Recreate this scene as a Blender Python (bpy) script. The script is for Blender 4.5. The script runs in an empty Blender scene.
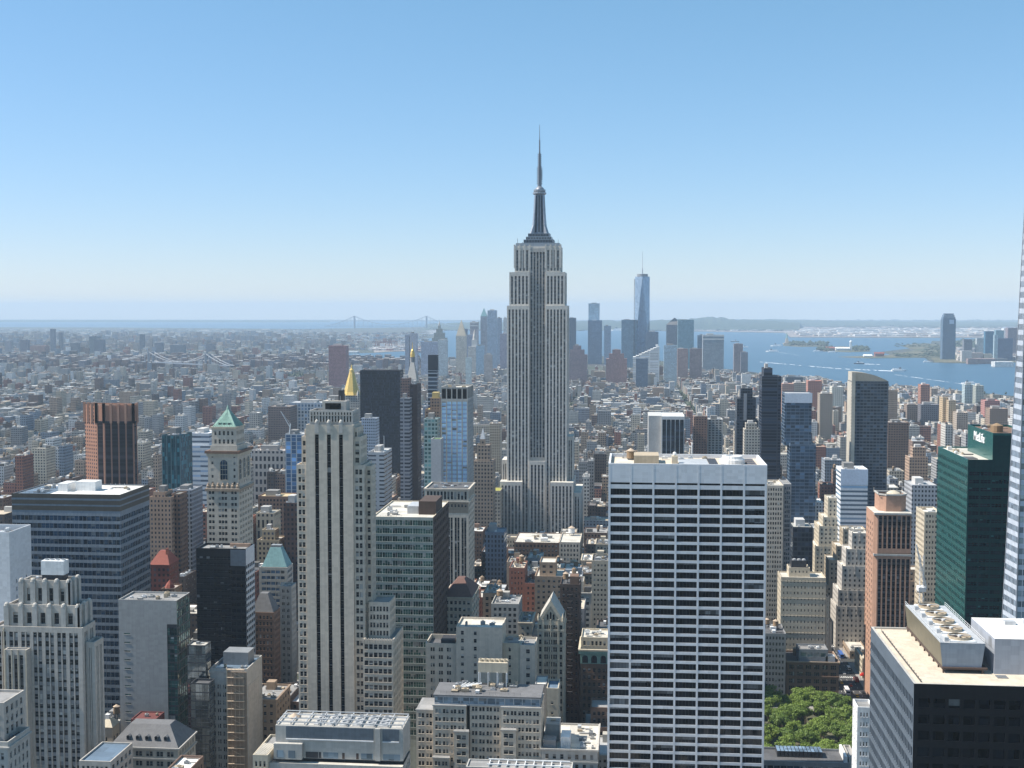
import bpy, math, random
import numpy as np
from math import radians, sin, cos, tan, atan, pi, sqrt
from mathutils import Vector, Matrix

scene = bpy.context.scene
# ------------------------------------------------------------------ camera
EYE = 255.0; FOC = 1258.0; CX, CY = 512.0, 384.0; HZ = 311.0; VPX = 632.0
TH = atan((CY - HZ) / FOC); PS = atan((VPX - CX) / FOC * cos(TH))
cam_d = bpy.data.cameras.new("camera"); cam = bpy.data.objects.new("camera", cam_d)
scene.collection.objects.link(cam); scene.camera = cam
cam_d.sensor_width = 36.0; cam_d.lens = FOC / 1024.0 * 36.0
cam_d.clip_start = 1.0; cam_d.clip_end = 90000.0
cam.location = (0, 0, EYE); cam.rotation_euler = (pi / 2 - TH, 0, PS)

# ------------------------------------------------------------------ sky, sun, exposure
SUN_EL = 50.0; SUN_AZ = -95.0          # azimuth from +Y (view axis of the avenues), negative = to the left
SKY_R, SKY_G, SKY_B = (0.90, 0.99), (0.70, 1.47), (0.86, 1.25)
world = bpy.data.worlds.new("World"); scene.world = world; world.use_nodes = True
nt = world.node_tree; nt.nodes.clear()
sky = nt.nodes.new("ShaderNodeTexSky"); sky.sky_type = 'NISHITA'; sky.sun_disc = False
sky.sun_elevation = radians(SUN_EL); sky.sun_rotation = radians(SUN_AZ)
sky.altitude = 0.0; sky.air_density = 1.0; sky.dust_density = 0.0; sky.ozone_density = 6.0
bg = nt.nodes.new("ShaderNodeBackground"); bg.inputs[1].default_value = 0.099
wo = nt.nodes.new("ShaderNodeOutputWorld")
# a photograph's milder sky: each channel's range from zenith to horizon is compressed a little
sep = nt.nodes.new("ShaderNodeSeparateColor"); com = nt.nodes.new("ShaderNodeCombineColor"); nt.links.new(sky.outputs[0], sep.inputs[0])
for i, (gam, gain) in enumerate(((SKY_R), (SKY_G), (SKY_B))):
    a = nt.nodes.new("ShaderNodeMath"); a.operation = 'POWER'; a.inputs[1].default_value = gam; m_ = nt.nodes.new("ShaderNodeMath"); m_.operation = 'MULTIPLY'; m_.inputs[1].default_value = gain
    nt.links.new(sep.outputs[i], a.inputs[0]); nt.links.new(a.outputs[0], m_.inputs[0]); nt.links.new(m_.outputs[0], com.inputs[i])
nt.links.new(com.outputs[0], bg.inputs[0]); nt.links.new(bg.outputs[0], wo.inputs[0])
sun_d = bpy.data.lights.new("sun", 'SUN'); sun_d.energy = 5.0; sun_d.angle = radians(0.5); sun_d.color = (1.0, 0.93, 0.83)
sun = bpy.data.objects.new("sun", sun_d); scene.collection.objects.link(sun)
_sd = Vector((sin(radians(SUN_AZ)) * cos(radians(SUN_EL)), cos(radians(SUN_AZ)) * cos(radians(SUN_EL)), sin(radians(SUN_EL))))
sun.rotation_euler = (-_sd).to_track_quat('-Z', 'Y').to_euler()
sun.location = _sd * 900
vs = scene.view_settings; vs.view_transform = 'Standard'; vs.look = 'None'; vs.exposure = 0.62; vs.gamma = 1.0; vs.use_curve_mapping = False
scene.cycles.max_bounces = 5; scene.cycles.diffuse_bounces = 2; scene.cycles.glossy_bounces = 2
scene.cycles.transmission_bounces = 2; scene.cycles.volume_bounces = 2; scene.cycles.transparent_max_bounces = 4
scene.cycles.caustics_reflective = False; scene.cycles.caustics_refractive = False
scene.cycles.use_denoising = True

# ------------------------------------------------------------------ where things stand
_f = np.array((-sin(PS) * cos(TH), cos(PS) * cos(TH), -sin(TH))); _r = np.array((cos(PS), sin(PS), 0.0)); _u = np.cross(_r, _f)
def ray(px, py): return _f * FOC + _r * (px - CX) - _u * (py - CY)
def at(px, py, Y):
    """the point of the plane y = Y seen at a pixel -> (X, Z)"""
    d = ray(px, py); t = Y / d[1]; return d[0] * t, EYE + d[2] * t
def ground(px, py, z=0.0):
    d = ray(px, py); t = (z - EYE) / d[2]; return d[0] * t, d[1] * t
def proj(X, Y, Z):
    p = np.array((X, Y, Z - EYE)); w = p @ _f
    return CX + FOC * (p @ _r) / w, CY - FOC * (p @ _u) / w
def atX(X, px, py):
    """the y at which the vertical plane x = X is seen at a pixel"""
    d = ray(px, py); return d[1] * X / d[0]

# ------------------------------------------------------------------ materials
MATS = {}
def _mat(name):
    m = bpy.data.materials.new(name); m.use_nodes = True; MATS[name] = m
    n = m.node_tree.nodes; return m, n, m.node_tree.links, n["Principled BSDF"]
def _math(n, l, op, a, b=None, c=None, clamp=False):
    k = n.new("ShaderNodeMath"); k.operation = op; k.use_clamp = clamp
    for i, v in enumerate((a, b, c)):
        if v is None: continue
        if isinstance(v, (int, float)): k.inputs[i].default_value = v
        else: l.new(v, k.inputs[i])
    return k.outputs[0]
def _mix(n, l, f, a, b, mode='MIX'):
    k = n.new("ShaderNodeMix"); k.data_type = 'RGBA'; k.blend_type = mode
    for s, v in ((k.inputs[0], f), (k.inputs[6], a), (k.inputs[7], b)):
        if isinstance(v, (int, float)): s.default_value = v
        elif isinstance(v, tuple): s.default_value = (*v[:3], 1)
        else: l.new(v, s)
    return k.outputs[2]
def _noise(n, l, vec, scale, detail=3, rough=.55):
    k = n.new("ShaderNodeTexNoise"); k.inputs['Scale'].default_value = scale; k.inputs['Detail'].default_value = detail
    k.inputs['Roughness'].default_value = rough; l.new(vec, k.inputs['Vector']); return k.outputs[0]

def plain(name, rgb, rough=.8, metal=0.0, var=.2, grain=.25, spec=.3, streak=.2, block=.07, cell=2.3):
    """stone, metal, paint, gravel: mottled at two scales, with rain streaks"""
    m, n, l, b = _mat(name)
    g = n.new("ShaderNodeNewGeometry")
    a = _noise(n, l, g.outputs['Position'], grain * .18, 4)
    c = _noise(n, l, g.outputs['Position'], grain * 3, 3)
    mp = n.new("ShaderNodeVectorMath"); mp.operation = 'MULTIPLY'; mp.inputs[1].default_value = (1.2, 1.2, .035)
    l.new(g.outputs['Position'], mp.inputs[0]); s = _noise(n, l, mp.outputs[0], .9, 3)
    f = _math(n, l, 'MULTIPLY_ADD', a, var * 2, 1 - var)
    f = _math(n, l, 'ADD', f, _math(n, l, 'MULTIPLY_ADD', c, var, -var * .5))
    f = _math(n, l, 'ADD', f, _math(n, l, 'MULTIPLY_ADD', s, streak * 2, -streak))
    sn = n.new("ShaderNodeVectorMath"); sn.operation = 'SNAP'; sn.inputs[1].default_value = (cell, cell, cell * .55); l.new(g.outputs['Position'], sn.inputs[0])
    wn = n.new("ShaderNodeTexWhiteNoise"); l.new(sn.outputs[0], wn.inputs['Vector']); f = _math(n, l, 'ADD', f, _math(n, l, 'MULTIPLY_ADD', wn.outputs[0], block * 2, -block))
    k = n.new("ShaderNodeVectorMath"); k.operation = 'SCALE'; k.inputs[0].default_value = rgb; l.new(f, k.inputs['Scale'])
    l.new(k.outputs[0], b.inputs['Base Color'])
    b.inputs['Roughness'].default_value = rough; b.inputs['Metallic'].default_value = metal
    b.inputs['Specular IOR Level'].default_value = spec
    return m

def glassy(name, rgb, metal=.35, rough=.08, tilt=.02, var=.5, cell=2.2, spec=.5):
    """window glass: dark rooms behind, the sky in front, every pane tilted a little its own way"""
    m, n, l, b = _mat(name)
    g = n.new("ShaderNodeNewGeometry")
    sn = n.new("ShaderNodeVectorMath"); sn.operation = 'SNAP'; sn.inputs[1].default_value = (cell, cell, cell * 1.7)
    l.new(g.outputs['Position'], sn.inputs[0])
    w = n.new("ShaderNodeTexWhiteNoise"); w.noise_dimensions = '3D'; l.new(sn.outputs[0], w.inputs['Vector'])
    f = _math(n, l, 'MULTIPLY_ADD', w.outputs[0], var * 2, 1 - var)
    k = n.new("ShaderNodeVectorMath"); k.operation = 'SCALE'; k.inputs[0].default_value = rgb; l.new(f, k.inputs['Scale'])
    l.new(k.outputs[0], b.inputs['Base Color'])
    d = n.new("ShaderNodeVectorMath"); d.operation = 'MULTIPLY_ADD'
    l.new(w.outputs[1], d.inputs[0]); d.inputs[1].default_value = (tilt * 2,) * 3; d.inputs[2].default_value = (-tilt,) * 3
    ad = n.new("ShaderNodeVectorMath"); ad.operation = 'ADD'; l.new(g.outputs['Normal'], ad.inputs[0]); l.new(d.outputs[0], ad.inputs[1])
    no = n.new("ShaderNodeVectorMath"); no.operation = 'NORMALIZE'; l.new(ad.outputs[0], no.inputs[0]); l.new(no.outputs[0], b.inputs['Normal'])
    b.inputs['Roughness'].default_value = rough; b.inputs['Metallic'].default_value = metal; b.inputs['IOR'].default_value = 1.5; b.inputs['Specular IOR Level'].default_value = spec
    return m

def block_material():
    """walls of the many ordinary buildings: colour, floor height, bay width and glass carried by the mesh"""
    m, n, l, b = _mat("block_wall")
    g = n.new("ShaderNodeNewGeometry"); P = n.new("ShaderNodeSeparateXYZ"); l.new(g.outputs['Position'], P.inputs[0])
    N = n.new("ShaderNodeSeparateXYZ"); l.new(g.outputs['True Normal'], N.inputs[0])
    def att(nm):
        a = n.new("ShaderNodeAttribute"); a.attribute_name = nm; return a
    col, par, gla = att("wall_tint"), att("bays"), att("glass_tint")
    pp = n.new("ShaderNodeSeparateColor"); l.new(par.outputs['Color'], pp.inputs[0])
    fh = _math(n, l, 'MULTIPLY', pp.outputs[0], 10.0); pt = _math(n, l, 'MULTIPLY', pp.outputs[1], 10.0)
    wf = pp.outputs[2]; hf = gla.outputs['Alpha']
    xs = _math(n, l, 'GREATER_THAN', _math(n, l, 'ABSOLUTE', N.outputs[0]), _math(n, l, 'ABSOLUTE', N.outputs[1]))
    u = n.new("ShaderNodeMix"); u.data_type = 'FLOAT'; l.new(xs, u.inputs[0]); l.new(P.outputs[0], u.inputs[2]); l.new(P.outputs[1], u.inputs[3])
    uu = _math(n, l, 'DIVIDE', u.outputs[0], pt); vv = _math(n, l, 'DIVIDE', P.outputs[2], fh)
    inu = _math(n, l, 'LESS_THAN', _math(n, l, 'FRACT', uu), wf); inv = _math(n, l, 'LESS_THAN', _math(n, l, 'FRACT', vv), hf)
    wall = _math(n, l, 'LESS_THAN', _math(n, l, 'ABSOLUTE', N.outputs[2]), .3)
    win = _math(n, l, 'MULTIPLY', _math(n, l, 'MULTIPLY', inu, inv), wall)
    cc = n.new("ShaderNodeCombineXYZ"); l.new(_math(n, l, 'FLOOR', uu), cc.inputs[0]); l.new(_math(n, l, 'FLOOR', vv), cc.inputs[1]); l.new(xs, cc.inputs[2])
    w = n.new("ShaderNodeTexWhiteNoise"); w.noise_dimensions = '3D'; l.new(cc.outputs[0], w.inputs['Vector'])
    a = _noise(n, l, g.outputs['Position'], .05, 4); c = _noise(n, l, g.outputs['Position'], .6, 3)
    f = _math(n, l, 'ADD', _math(n, l, 'MULTIPLY_ADD', a, .5, .55), _math(n, l, 'MULTIPLY_ADD', c, .4, .0))
    k = n.new("ShaderNodeVectorMath"); k.operation = 'SCALE'; l.new(col.outputs['Color'], k.inputs[0]); l.new(f, k.inputs['Scale'])
    gs = n.new("ShaderNodeVectorMath"); gs.operation = 'SCALE'; l.new(gla.outputs['Color'], gs.inputs[0])
    l.new(_math(n, l, 'MULTIPLY_ADD', _math(n, l, 'POWER', w.outputs[0], 3.0), 2.2, .6), gs.inputs['Scale'])
    l.new(_mix(n, l, win, k.outputs[0], gs.outputs[0]), b.inputs['Base Color'])
    l.new(_math(n, l, 'MULTIPLY_ADD', win, -.7, .85), b.inputs['Roughness'])
    l.new(_math(n, l, 'MULTIPLY', win, .12), b.inputs['Metallic'])
    b.inputs['Specular IOR Level'].default_value = .22
    return m

# ------------------------------------------------------------------ meshes
class MB:
    """collects faces, builds one mesh object"""
    def __init__(s): s.v = []; s.f = []; s.m = []; s.smooth = False
    def face(s, pts, m=0):
        k = len(s.v); s.v.extend(pts); s.f.append(tuple(range(k, k + len(pts)))); s.m.append(m)
    def box(s, x0, x1, y0, y1, z0, z1, m=0, bottom=False, top=None):
        a, b, c, d = (x0, y0), (x1, y0), (x1, y1), (x0, y1)
        for p, q in ((a, b), (b, c), (c, d), (d, a)): s.face([(*p, z0), (*q, z0), (*q, z1), (*p, z1)], m)
        s.face([(*a, z1), (*b, z1), (*c, z1), (*d, z1)], m if top is None else top)
        if bottom: s.face([(*d, z0), (*c, z0), (*b, z0), (*a, z0)], m)
    def ring(s, x0, x1, y0, y1, z0, z1, t=.4, m=0):
        """a parapet: four walls butted end to end"""
        s.box(x0, x1, y0, y0 + t, z0, z1, m); s.box(x0, x1, y1 - t, y1, z0, z1, m)
        s.box(x0, x0 + t, y0 + t, y1 - t, z0, z1, m); s.box(x1 - t, x1, y0 + t, y1 - t, z0, z1, m)
    def prism(s, poly, z0, z1, m=0, top=None, cap=True):
        k = len(poly)
        for i in range(k):
            p, q = poly[i], poly[(i + 1) % k]; s.face([(*p, z0), (*q, z0), (*q, z1), (*p, z1)], m)
        if cap: s.face([(*p, z1) for p in poly], m if top is None else top)
    def loft(s, p0, z0, p1, z1, m=0, cap=True):
        k = len(p0)
        for i in range(k):
            j = (i + 1) % k; s.face([(*p0[i], z0), (*p0[j], z0), (*p1[j], z1), (*p1[i], z1)], m)
        if cap: s.face([(*p, z1) for p in p1], m)
    def lathe(s, cx, cy, prof, seg=12, m=0):
        """prof: (radius, z) from the bottom up"""
        ring = lambda r: [(cx + r * cos(2 * pi * (i + .5) / seg), cy + r * sin(2 * pi * (i + .5) / seg)) for i in range(seg)]
        for (r0, z0), (r1, z1) in zip(prof, prof[1:]): s.loft(ring(r0), z0, ring(max(r1, .01)), z1, m, cap=False)
        s.face([(*p, prof[-1][1]) for p in ring(max(prof[-1][0], .01))], m)
    def pyramid(s, x0, x1, y0, y1, z0, z1, t=0.0, m=0):
        """hipped roof, t = share of the base left flat at the top"""
        xm, ym = (x0 + x1) / 2, (y0 + y1) / 2
        tx, ty = (t if isinstance(t, tuple) else (t, t))
        hx, hy = (x1 - x0) / 2 * max(tx, .004), (y1 - y0) / 2 * max(ty, .004)
        s.loft([(x0, y0), (x1, y0), (x1, y1), (x0, y1)], z0, [(xm - hx, ym - hy), (xm + hx, ym - hy), (xm + hx, ym + hy), (xm - hx, ym + hy)], z1, m)
    def bar(s, a, b, r, m=0, seg=4):
        a, b = Vector(a), Vector(b); d = (b - a).normalized()
        e = d.cross(Vector((0, 0, 1)) if abs(d.z) < .9 else Vector((1, 0, 0))).normalized(); g = d.cross(e)
        R = [(e * cos(2 * pi * (i + .5) / seg) + g * sin(2 * pi * (i + .5) / seg)) * r for i in range(seg)]
        for i in range(seg):
            j = (i + 1) % seg; s.face([tuple(a + R[i]), tuple(a + R[j]), tuple(b + R[j]), tuple(b + R[i])], m)
        s.face([tuple(b + q) for q in R], m); s.face([tuple(a + q) for q in R][::-1], m)
    def build(s, name, mats, parent=None, origin=(0, 0, 0)):
        if not s.f: return None
        me = bpy.data.meshes.new(name); V = np.array(s.v, dtype=np.float64) - np.array(origin)
        me.from_pydata(V.tolist(), [], s.f)
        for mt in (mats if isinstance(mats, (list, tuple)) else [mats]): me.materials.append(mt)
        if any(s.m): me.polygons.foreach_set("material_index", s.m)
        if s.smooth: me.polygons.foreach_set("use_smooth", [True] * len(s.f))
        o = bpy.data.objects.new(name, me); scene.collection.objects.link(o)
        if parent: o.parent = parent
        else: o.location = origin
        return o

def tag(o, label=None, cat=None, group=None, kind=None):
    for k, v in (("label", label), ("category", cat), ("group", group), ("kind", kind)):
        if v: o[k] = v
    return o
def empty(name, loc, label, cat, group=None):
    o = bpy.data.objects.new(name, None); scene.collection.objects.link(o); o.location = loc; o.empty_display_size = 5
    return tag(o, label, cat, group)

# ------------------------------------------------------------------ a building in full detail
FOOT = []            # footprints and the rows they must stay visible down to: (x0,x1,y0,y1, pxl,pxr, ytop,ybot)
WINMESH = {}
def window_mesh(w, h, var, glass, blind):
    key = (round(w, 2), round(h, 2), var, glass, blind)
    if key in WINMESH: return WINMESH[key]
    sh = (0, 0, .28, .5, .75, 1)[var]; mb = []
    me = bpy.data.meshes.new("window"); zb = h * (1 - sh); V = []; F = []; MI = []
    def q(z0, z1, y, mi):
        if z1 - z0 < .02: return
        k = len(V); V.extend([(0, y, z0), (w, y, z0), (w, y, z1), (0, y, z1)]); F.append((k, k + 1, k + 2, k + 3)); MI.append(mi)
    q(0, zb, 0, 0); q(zb, h, 0, 1)
    if h > 1.2 and w < 2.4: V.extend([(0, -.06, h * .5 - .05), (w, -.06, h * .5 - .05), (w, -.06, h * .5 + .05), (0, -.06, h * .5 + .05)]); k = len(V) - 4; F.append((k, k + 1, k + 2, k + 3)); MI.append(1)
    me.from_pydata(V, [], F); me.materials.append(MATS[glass]); me.materials.append(MATS[blind]); me.polygons.foreach_set("material_index", MI)
    WINMESH[key] = (me, V, F, MI); return WINMESH[key]

class Bld:
    def __init__(s, name, label, cat, base, seed=1, glass='glass_dark', blind='blind', blinds=.35, group=None):
        s.name, s.label, s.cat, s.base, s.group = name, label, cat, base, group
        s.p = {}; s.extra = []; s.win = []; s.rnd = random.Random(seed); s.glass, s.blind, s.blinds = glass, blind, blinds
    def part(s, name, mat):
        """one part per (name, material)"""
        k = (name, mat)
        if k not in s.p: s.p[k] = MB()
        return s.p[k]
    def single(s, name, mats):
        """a part of its own, however many share the name"""
        mb = MB(); s.extra.append((name, mats, mb)); return mb
    def facade(s, o, face, W, rows, cols, z0, z1, wall, depth=.35, strip=None, glass=None, blinds=None, wpart='wall'):
        """a wall with real openings.  o: (x, y) of its start; face N: runs +x, faces -y; W: runs +y, faces +x; E: runs +y, faces -x"""
        ux, uy, nx, ny = {'N': (1, 0, 0, -1), 'W': (0, 1, 1, 0), 'E': (0, 1, -1, 0)}[face]
        mb = s.part(wpart, (wall, strip) if strip else wall); rz = {'N': 0.0, 'W': pi / 2, 'E': -pi / 2}[face]
        def P(a, z, d=0.0): return (o[0] + ux * a - nx * d, o[1] + uy * a - ny * d, z)
        def Q(a0, a1, za, zb, d=0.0, m_=0):
            if a1 - a0 > 1e-3 and zb - za > 1e-3: mb.face([P(a0, za, d), P(a1, za, d), P(a1, zb, d), P(a0, zb, d)], m_)
        rows = sorted(r for r in rows if r[0] >= z0 - 1e-6 and r[1] <= z1 + 1e-6); cols = sorted(cols)
        if not rows or not cols: Q(0, W, z0, z1); return
        if strip:
            zl, zh = rows[0][0], rows[-1][1]; a = 0
            Q(0, W, z0, zl); Q(0, W, zh, z1)
            for c0, c1 in cols:
                Q(a, c0, zl, zh); a = c1
                for e in (c0, c1): mb.face([P(e, zl), P(e, zh), P(e, zh, depth), P(e, zl, depth)])
                mb.face([P(c0, zh), P(c1, zh), P(c1, zh, depth), P(c0, zh, depth)])
                zz = zl
                for r0, r1 in rows: Q(c0, c1, zz, r0, depth * .75, 1); zz = r1
            Q(a, W, zl, zh)
        else:
            z = z0
            sill = o[1] < 760 and wall not in ('teal_panel', 'teal_dark', 'travertine', 'granite_black', 'spandrel_blue', 'spandrel_dark')
            for r0, r1 in rows:
                Q(0, W, z, r0); a = 0
                for c0, c1 in cols:
                    Q(a, c0, r0, r1); a = c1
                    if sill and c1 - c0 < 6:
                        p = [P(c0 - .12, r0 - .22, -.16), P(c1 + .12, r0 - .22, -.16), P(c1 + .12, r0 - .02, -.16), P(c0 - .12, r0 - .02, -.16)]; mb.face(p); mb.face([p[3], p[2], P(c1 + .12, r0 - .02), P(c0 - .12, r0 - .02)]); mb.face([p[0], p[1], P(c1 + .12, r0 - .22), P(c0 - .12, r0 - .22)])
                    for e in (c0, c1): mb.face([P(e, r0), P(e, r1), P(e, r1, depth), P(e, r0, depth)])
                    for e in (r0, r1): mb.face([P(c0, e), P(c1, e), P(c1, e, depth), P(c0, e, depth)])
                Q(a, W, r0, r1); z = r1
            Q(0, W, z, z1)
        bl = s.blinds if blinds is None else blinds
        for r0, r1 in rows:
            for c0, c1 in cols:
                var = s.rnd.choice((2, 2, 3, 3, 4, 5)) if s.rnd.random() < bl else 0
                s.win.append((P(c1 if face == 'E' else c0, r0, depth), rz, c1 - c0, r1 - r0, var, glass or s.glass))
    def box(s, part, mat, *a, **k): s.part(part, mat).box(*a, **k)
    def roof(s, x0, x1, y0, y1, z, wall, roof='roof_grey', par=1.0, t=.45):
        s.part('roof', roof).face([(x0 + t, y0 + t, z - par), (x1 - t, y0 + t, z - par), (x1 - t, y1 - t, z - par), (x0 + t, y1 - t, z - par)])
        m = s.part('parapet', wall)
        for (a, b, c, d) in ((x0, x1, y0, y0 + t), (x0, x1, y1 - t, y1), (x0, x0 + t, y0 + t, y1 - t), (x1 - t, x1, y0 + t, y1 - t)):
            m.face([(a, c, z), (b, c, z), (b, d, z), (a, d, z)])
        for (a, b) in (((x0 + t, y0 + t), (x1 - t, y0 + t)), ((x1 - t, y0 + t), (x1 - t, y1 - t)), ((x1 - t, y1 - t), (x0 + t, y1 - t)), ((x0 + t, y1 - t), (x0 + t, y0 + t))):
            m.face([(*a, z - par - .05), (*b, z - par - .05), (*b, z), (*a, z)])
    def clutter(s, x0, x1, y0, y1, z, n=8, big=1.0):
        """plant on a roof: housings, ducts, fans, each a part of its own"""
        r = s.rnd; taken = []
        for i in range(n):
            w = r.uniform(1.2, 4.5) * big; d = r.uniform(1.2, 4.0) * big; h = r.uniform(.8, 2.6) * big
            if x1 - x0 < w + 1.5 or y1 - y0 < d + 1.5: continue
            x = r.uniform(x0 + .7, x1 - w - .7); y = r.uniform(y0 + .7, y1 - d - .7)
            if any(x < t[1] and x + w > t[0] and y < t[3] and y + d > t[2] for t in taken): continue
            taken.append((x - .3, x + w + .3, y - .3, y + d + .3))
            kind = r.choice(('ac_unit', 'ac_unit', 'roof_housing', 'duct', 'ac_unit'))
            mb = s.single(kind, MATS[r.choice(('metal_white', 'metal_light', 'concrete', 'metal_grey', 'stone_tan'))])
            mb.box(x, x + w, y, y + d, z + .25, z + h)
            if kind == 'ac_unit':
                mb.lathe(x + w / 2, y + d / 2, [(min(w, d) * .38, z + h), (min(w, d) * .38, z + h + .35), (min(w, d) * .3, z + h + .36), (min(w, d) * .3, z + h + .1)], 10)
            for fx in (x + .1, x + w - .25): mb.box(fx, fx + .15, y + .1, y + d - .1, z, z + .25)
        for k in range(n // 4):
            y = r.uniform(y0 + .6, y1 - .6); xa = r.uniform(x0 + .4, x0 + (x1 - x0) * .5); xb = min(x1 - .4, xa + r.uniform(3, 10)); rr = r.choice((.1, .16, .28)); s.single('pipe', MATS[r.choice(('metal_light', 'metal_grey', 'metal_dark'))]).bar((xa, y, z + rr + .15), (xb, y, z + rr + .15), rr, 0, 6)
        if n >= 8:
            h = s.single('handrail', MATS['metal_dark']); m = max(2, int((x1 - x0) / 2.5))
            h.bar((x0, y0, z + 1.1), (x1, y0, z + 1.1), .04); h.bar((x0, y0, z + .6), (x1, y0, z + .6), .03)
            for k in range(m + 1): h.bar((x0 + (x1 - x0) * k / m, y0, z), (x0 + (x1 - x0) * k / m, y0, z + 1.12), .04)
        return taken
    def tank(s, x, y, z, r=2.0, h=4.2, leg=2.6, mat='wood_tank'):
        mb = s.single('water_tank', [MATS[mat], MATS['metal_dark'], MATS['tank_roof']])
        for dx, dy in ((-1, -1), (1, -1), (1, 1), (-1, 1)): mb.bar((x + dx * r * .6, y + dy * r * .6, z), (x + dx * r * .6, y + dy * r * .6, z + leg), .14, 1)
        mb.box(x - r * .85, x + r * .85, y - r * .85, y + r * .85, z + leg, z + leg + .25, 1, bottom=True)
        mb.lathe(x, y, [(r, z + leg + .25), (r * .96, z + leg + h)], 14, 0); mb.lathe(x, y, [(r * 1.08, z + leg + h), (.1, z + leg + h + r * .62)], 14, 2)
    def finish(s):
        e = empty(s.name, (*s.base, 0), s.label, s.cat, s.group); L = (*s.base, 0)
        for (nm, mat), mb in s.p.items(): mb.build(nm, [MATS[q] for q in mat] if isinstance(mat, tuple) else MATS[mat], e, L)
        for nm, mats, mb in s.extra: mb.build(nm, mats, e, L)
        s.win.sort(key=lambda w: (w[0][0] ** 2 + w[0][1] ** 2 + (w[0][2] - EYE) ** 2) / max(.2, w[2] * w[3]) ** .5)
        for k, (pos, rz, w, h, var, gl) in enumerate(s.win[:100]):
            o = bpy.data.objects.new("window", window_mesh(w, h, var, gl, s.blind)[0]); scene.collection.objects.link(o)
            o.parent = e; o.location = (pos[0] - L[0], pos[1] - L[1], pos[2]); o.rotation_euler = (0, 0, rz)
        rest = s.win[100:]
        if rest:
            by = {}
            for w in rest: by.setdefault(w[5], []).append(w)
            V = []; F = []; MI = []; gl_l = list(by)
            for gi, g_ in enumerate(gl_l):
                for pos, rz, w, h, var, gl in by[g_]:
                    _, v, f, mi = window_mesh(w, h, var, gl, s.blind); k = len(V); c, sn = round(cos(rz)), round(sin(rz))
                    V.extend((pos[0] - L[0] + c * a - sn * b, pos[1] - L[1] + sn * a + c * b, pos[2] + z) for a, b, z in v)
                    F.extend(tuple(i + k for i in q) for q in f); MI.extend(gi if q == 0 else len(gl_l) for q in mi)
            me = bpy.data.meshes.new("window"); me.from_pydata(V, [], F)
            for g_ in gl_l: me.materials.append(MATS[g_])
            me.materials.append(MATS[s.blind]); me.polygons.foreach_set("material_index", MI)
            o = bpy.data.objects.new("window", me); scene.collection.objects.link(o); o.parent = e; o["kind"] = "stuff"
        return e

def cols(W, n, wf, margin=0.0, group=1, gap=.25):
    """n bays across W, wf of each bay open; group splits a bay's opening into that many windows"""
    out = []; bw = (W - 2 * margin) / n
    for i in range(n):
        a = margin + bw * (i + .5 - wf / 2); w = bw * wf; k = (w - gap * (group - 1)) / group
        out += [(a + j * (k + gap), a + j * (k + gap) + k) for j in range(group)]
    return out
def rows(ztop, zbot, fh, hf, off=.25):
    """floors from the top down"""
    out = []; z = ztop
    while z - fh > zbot: out.append((z - fh * off - fh * hf, z - fh * off)); z -= fh
    return out
def keep(x0, x1, y0, y1, pxl, pxr, ytop, ybot): FOOT.append((x0, x1, y0, y1, pxl, pxr, ytop, ybot))
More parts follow.
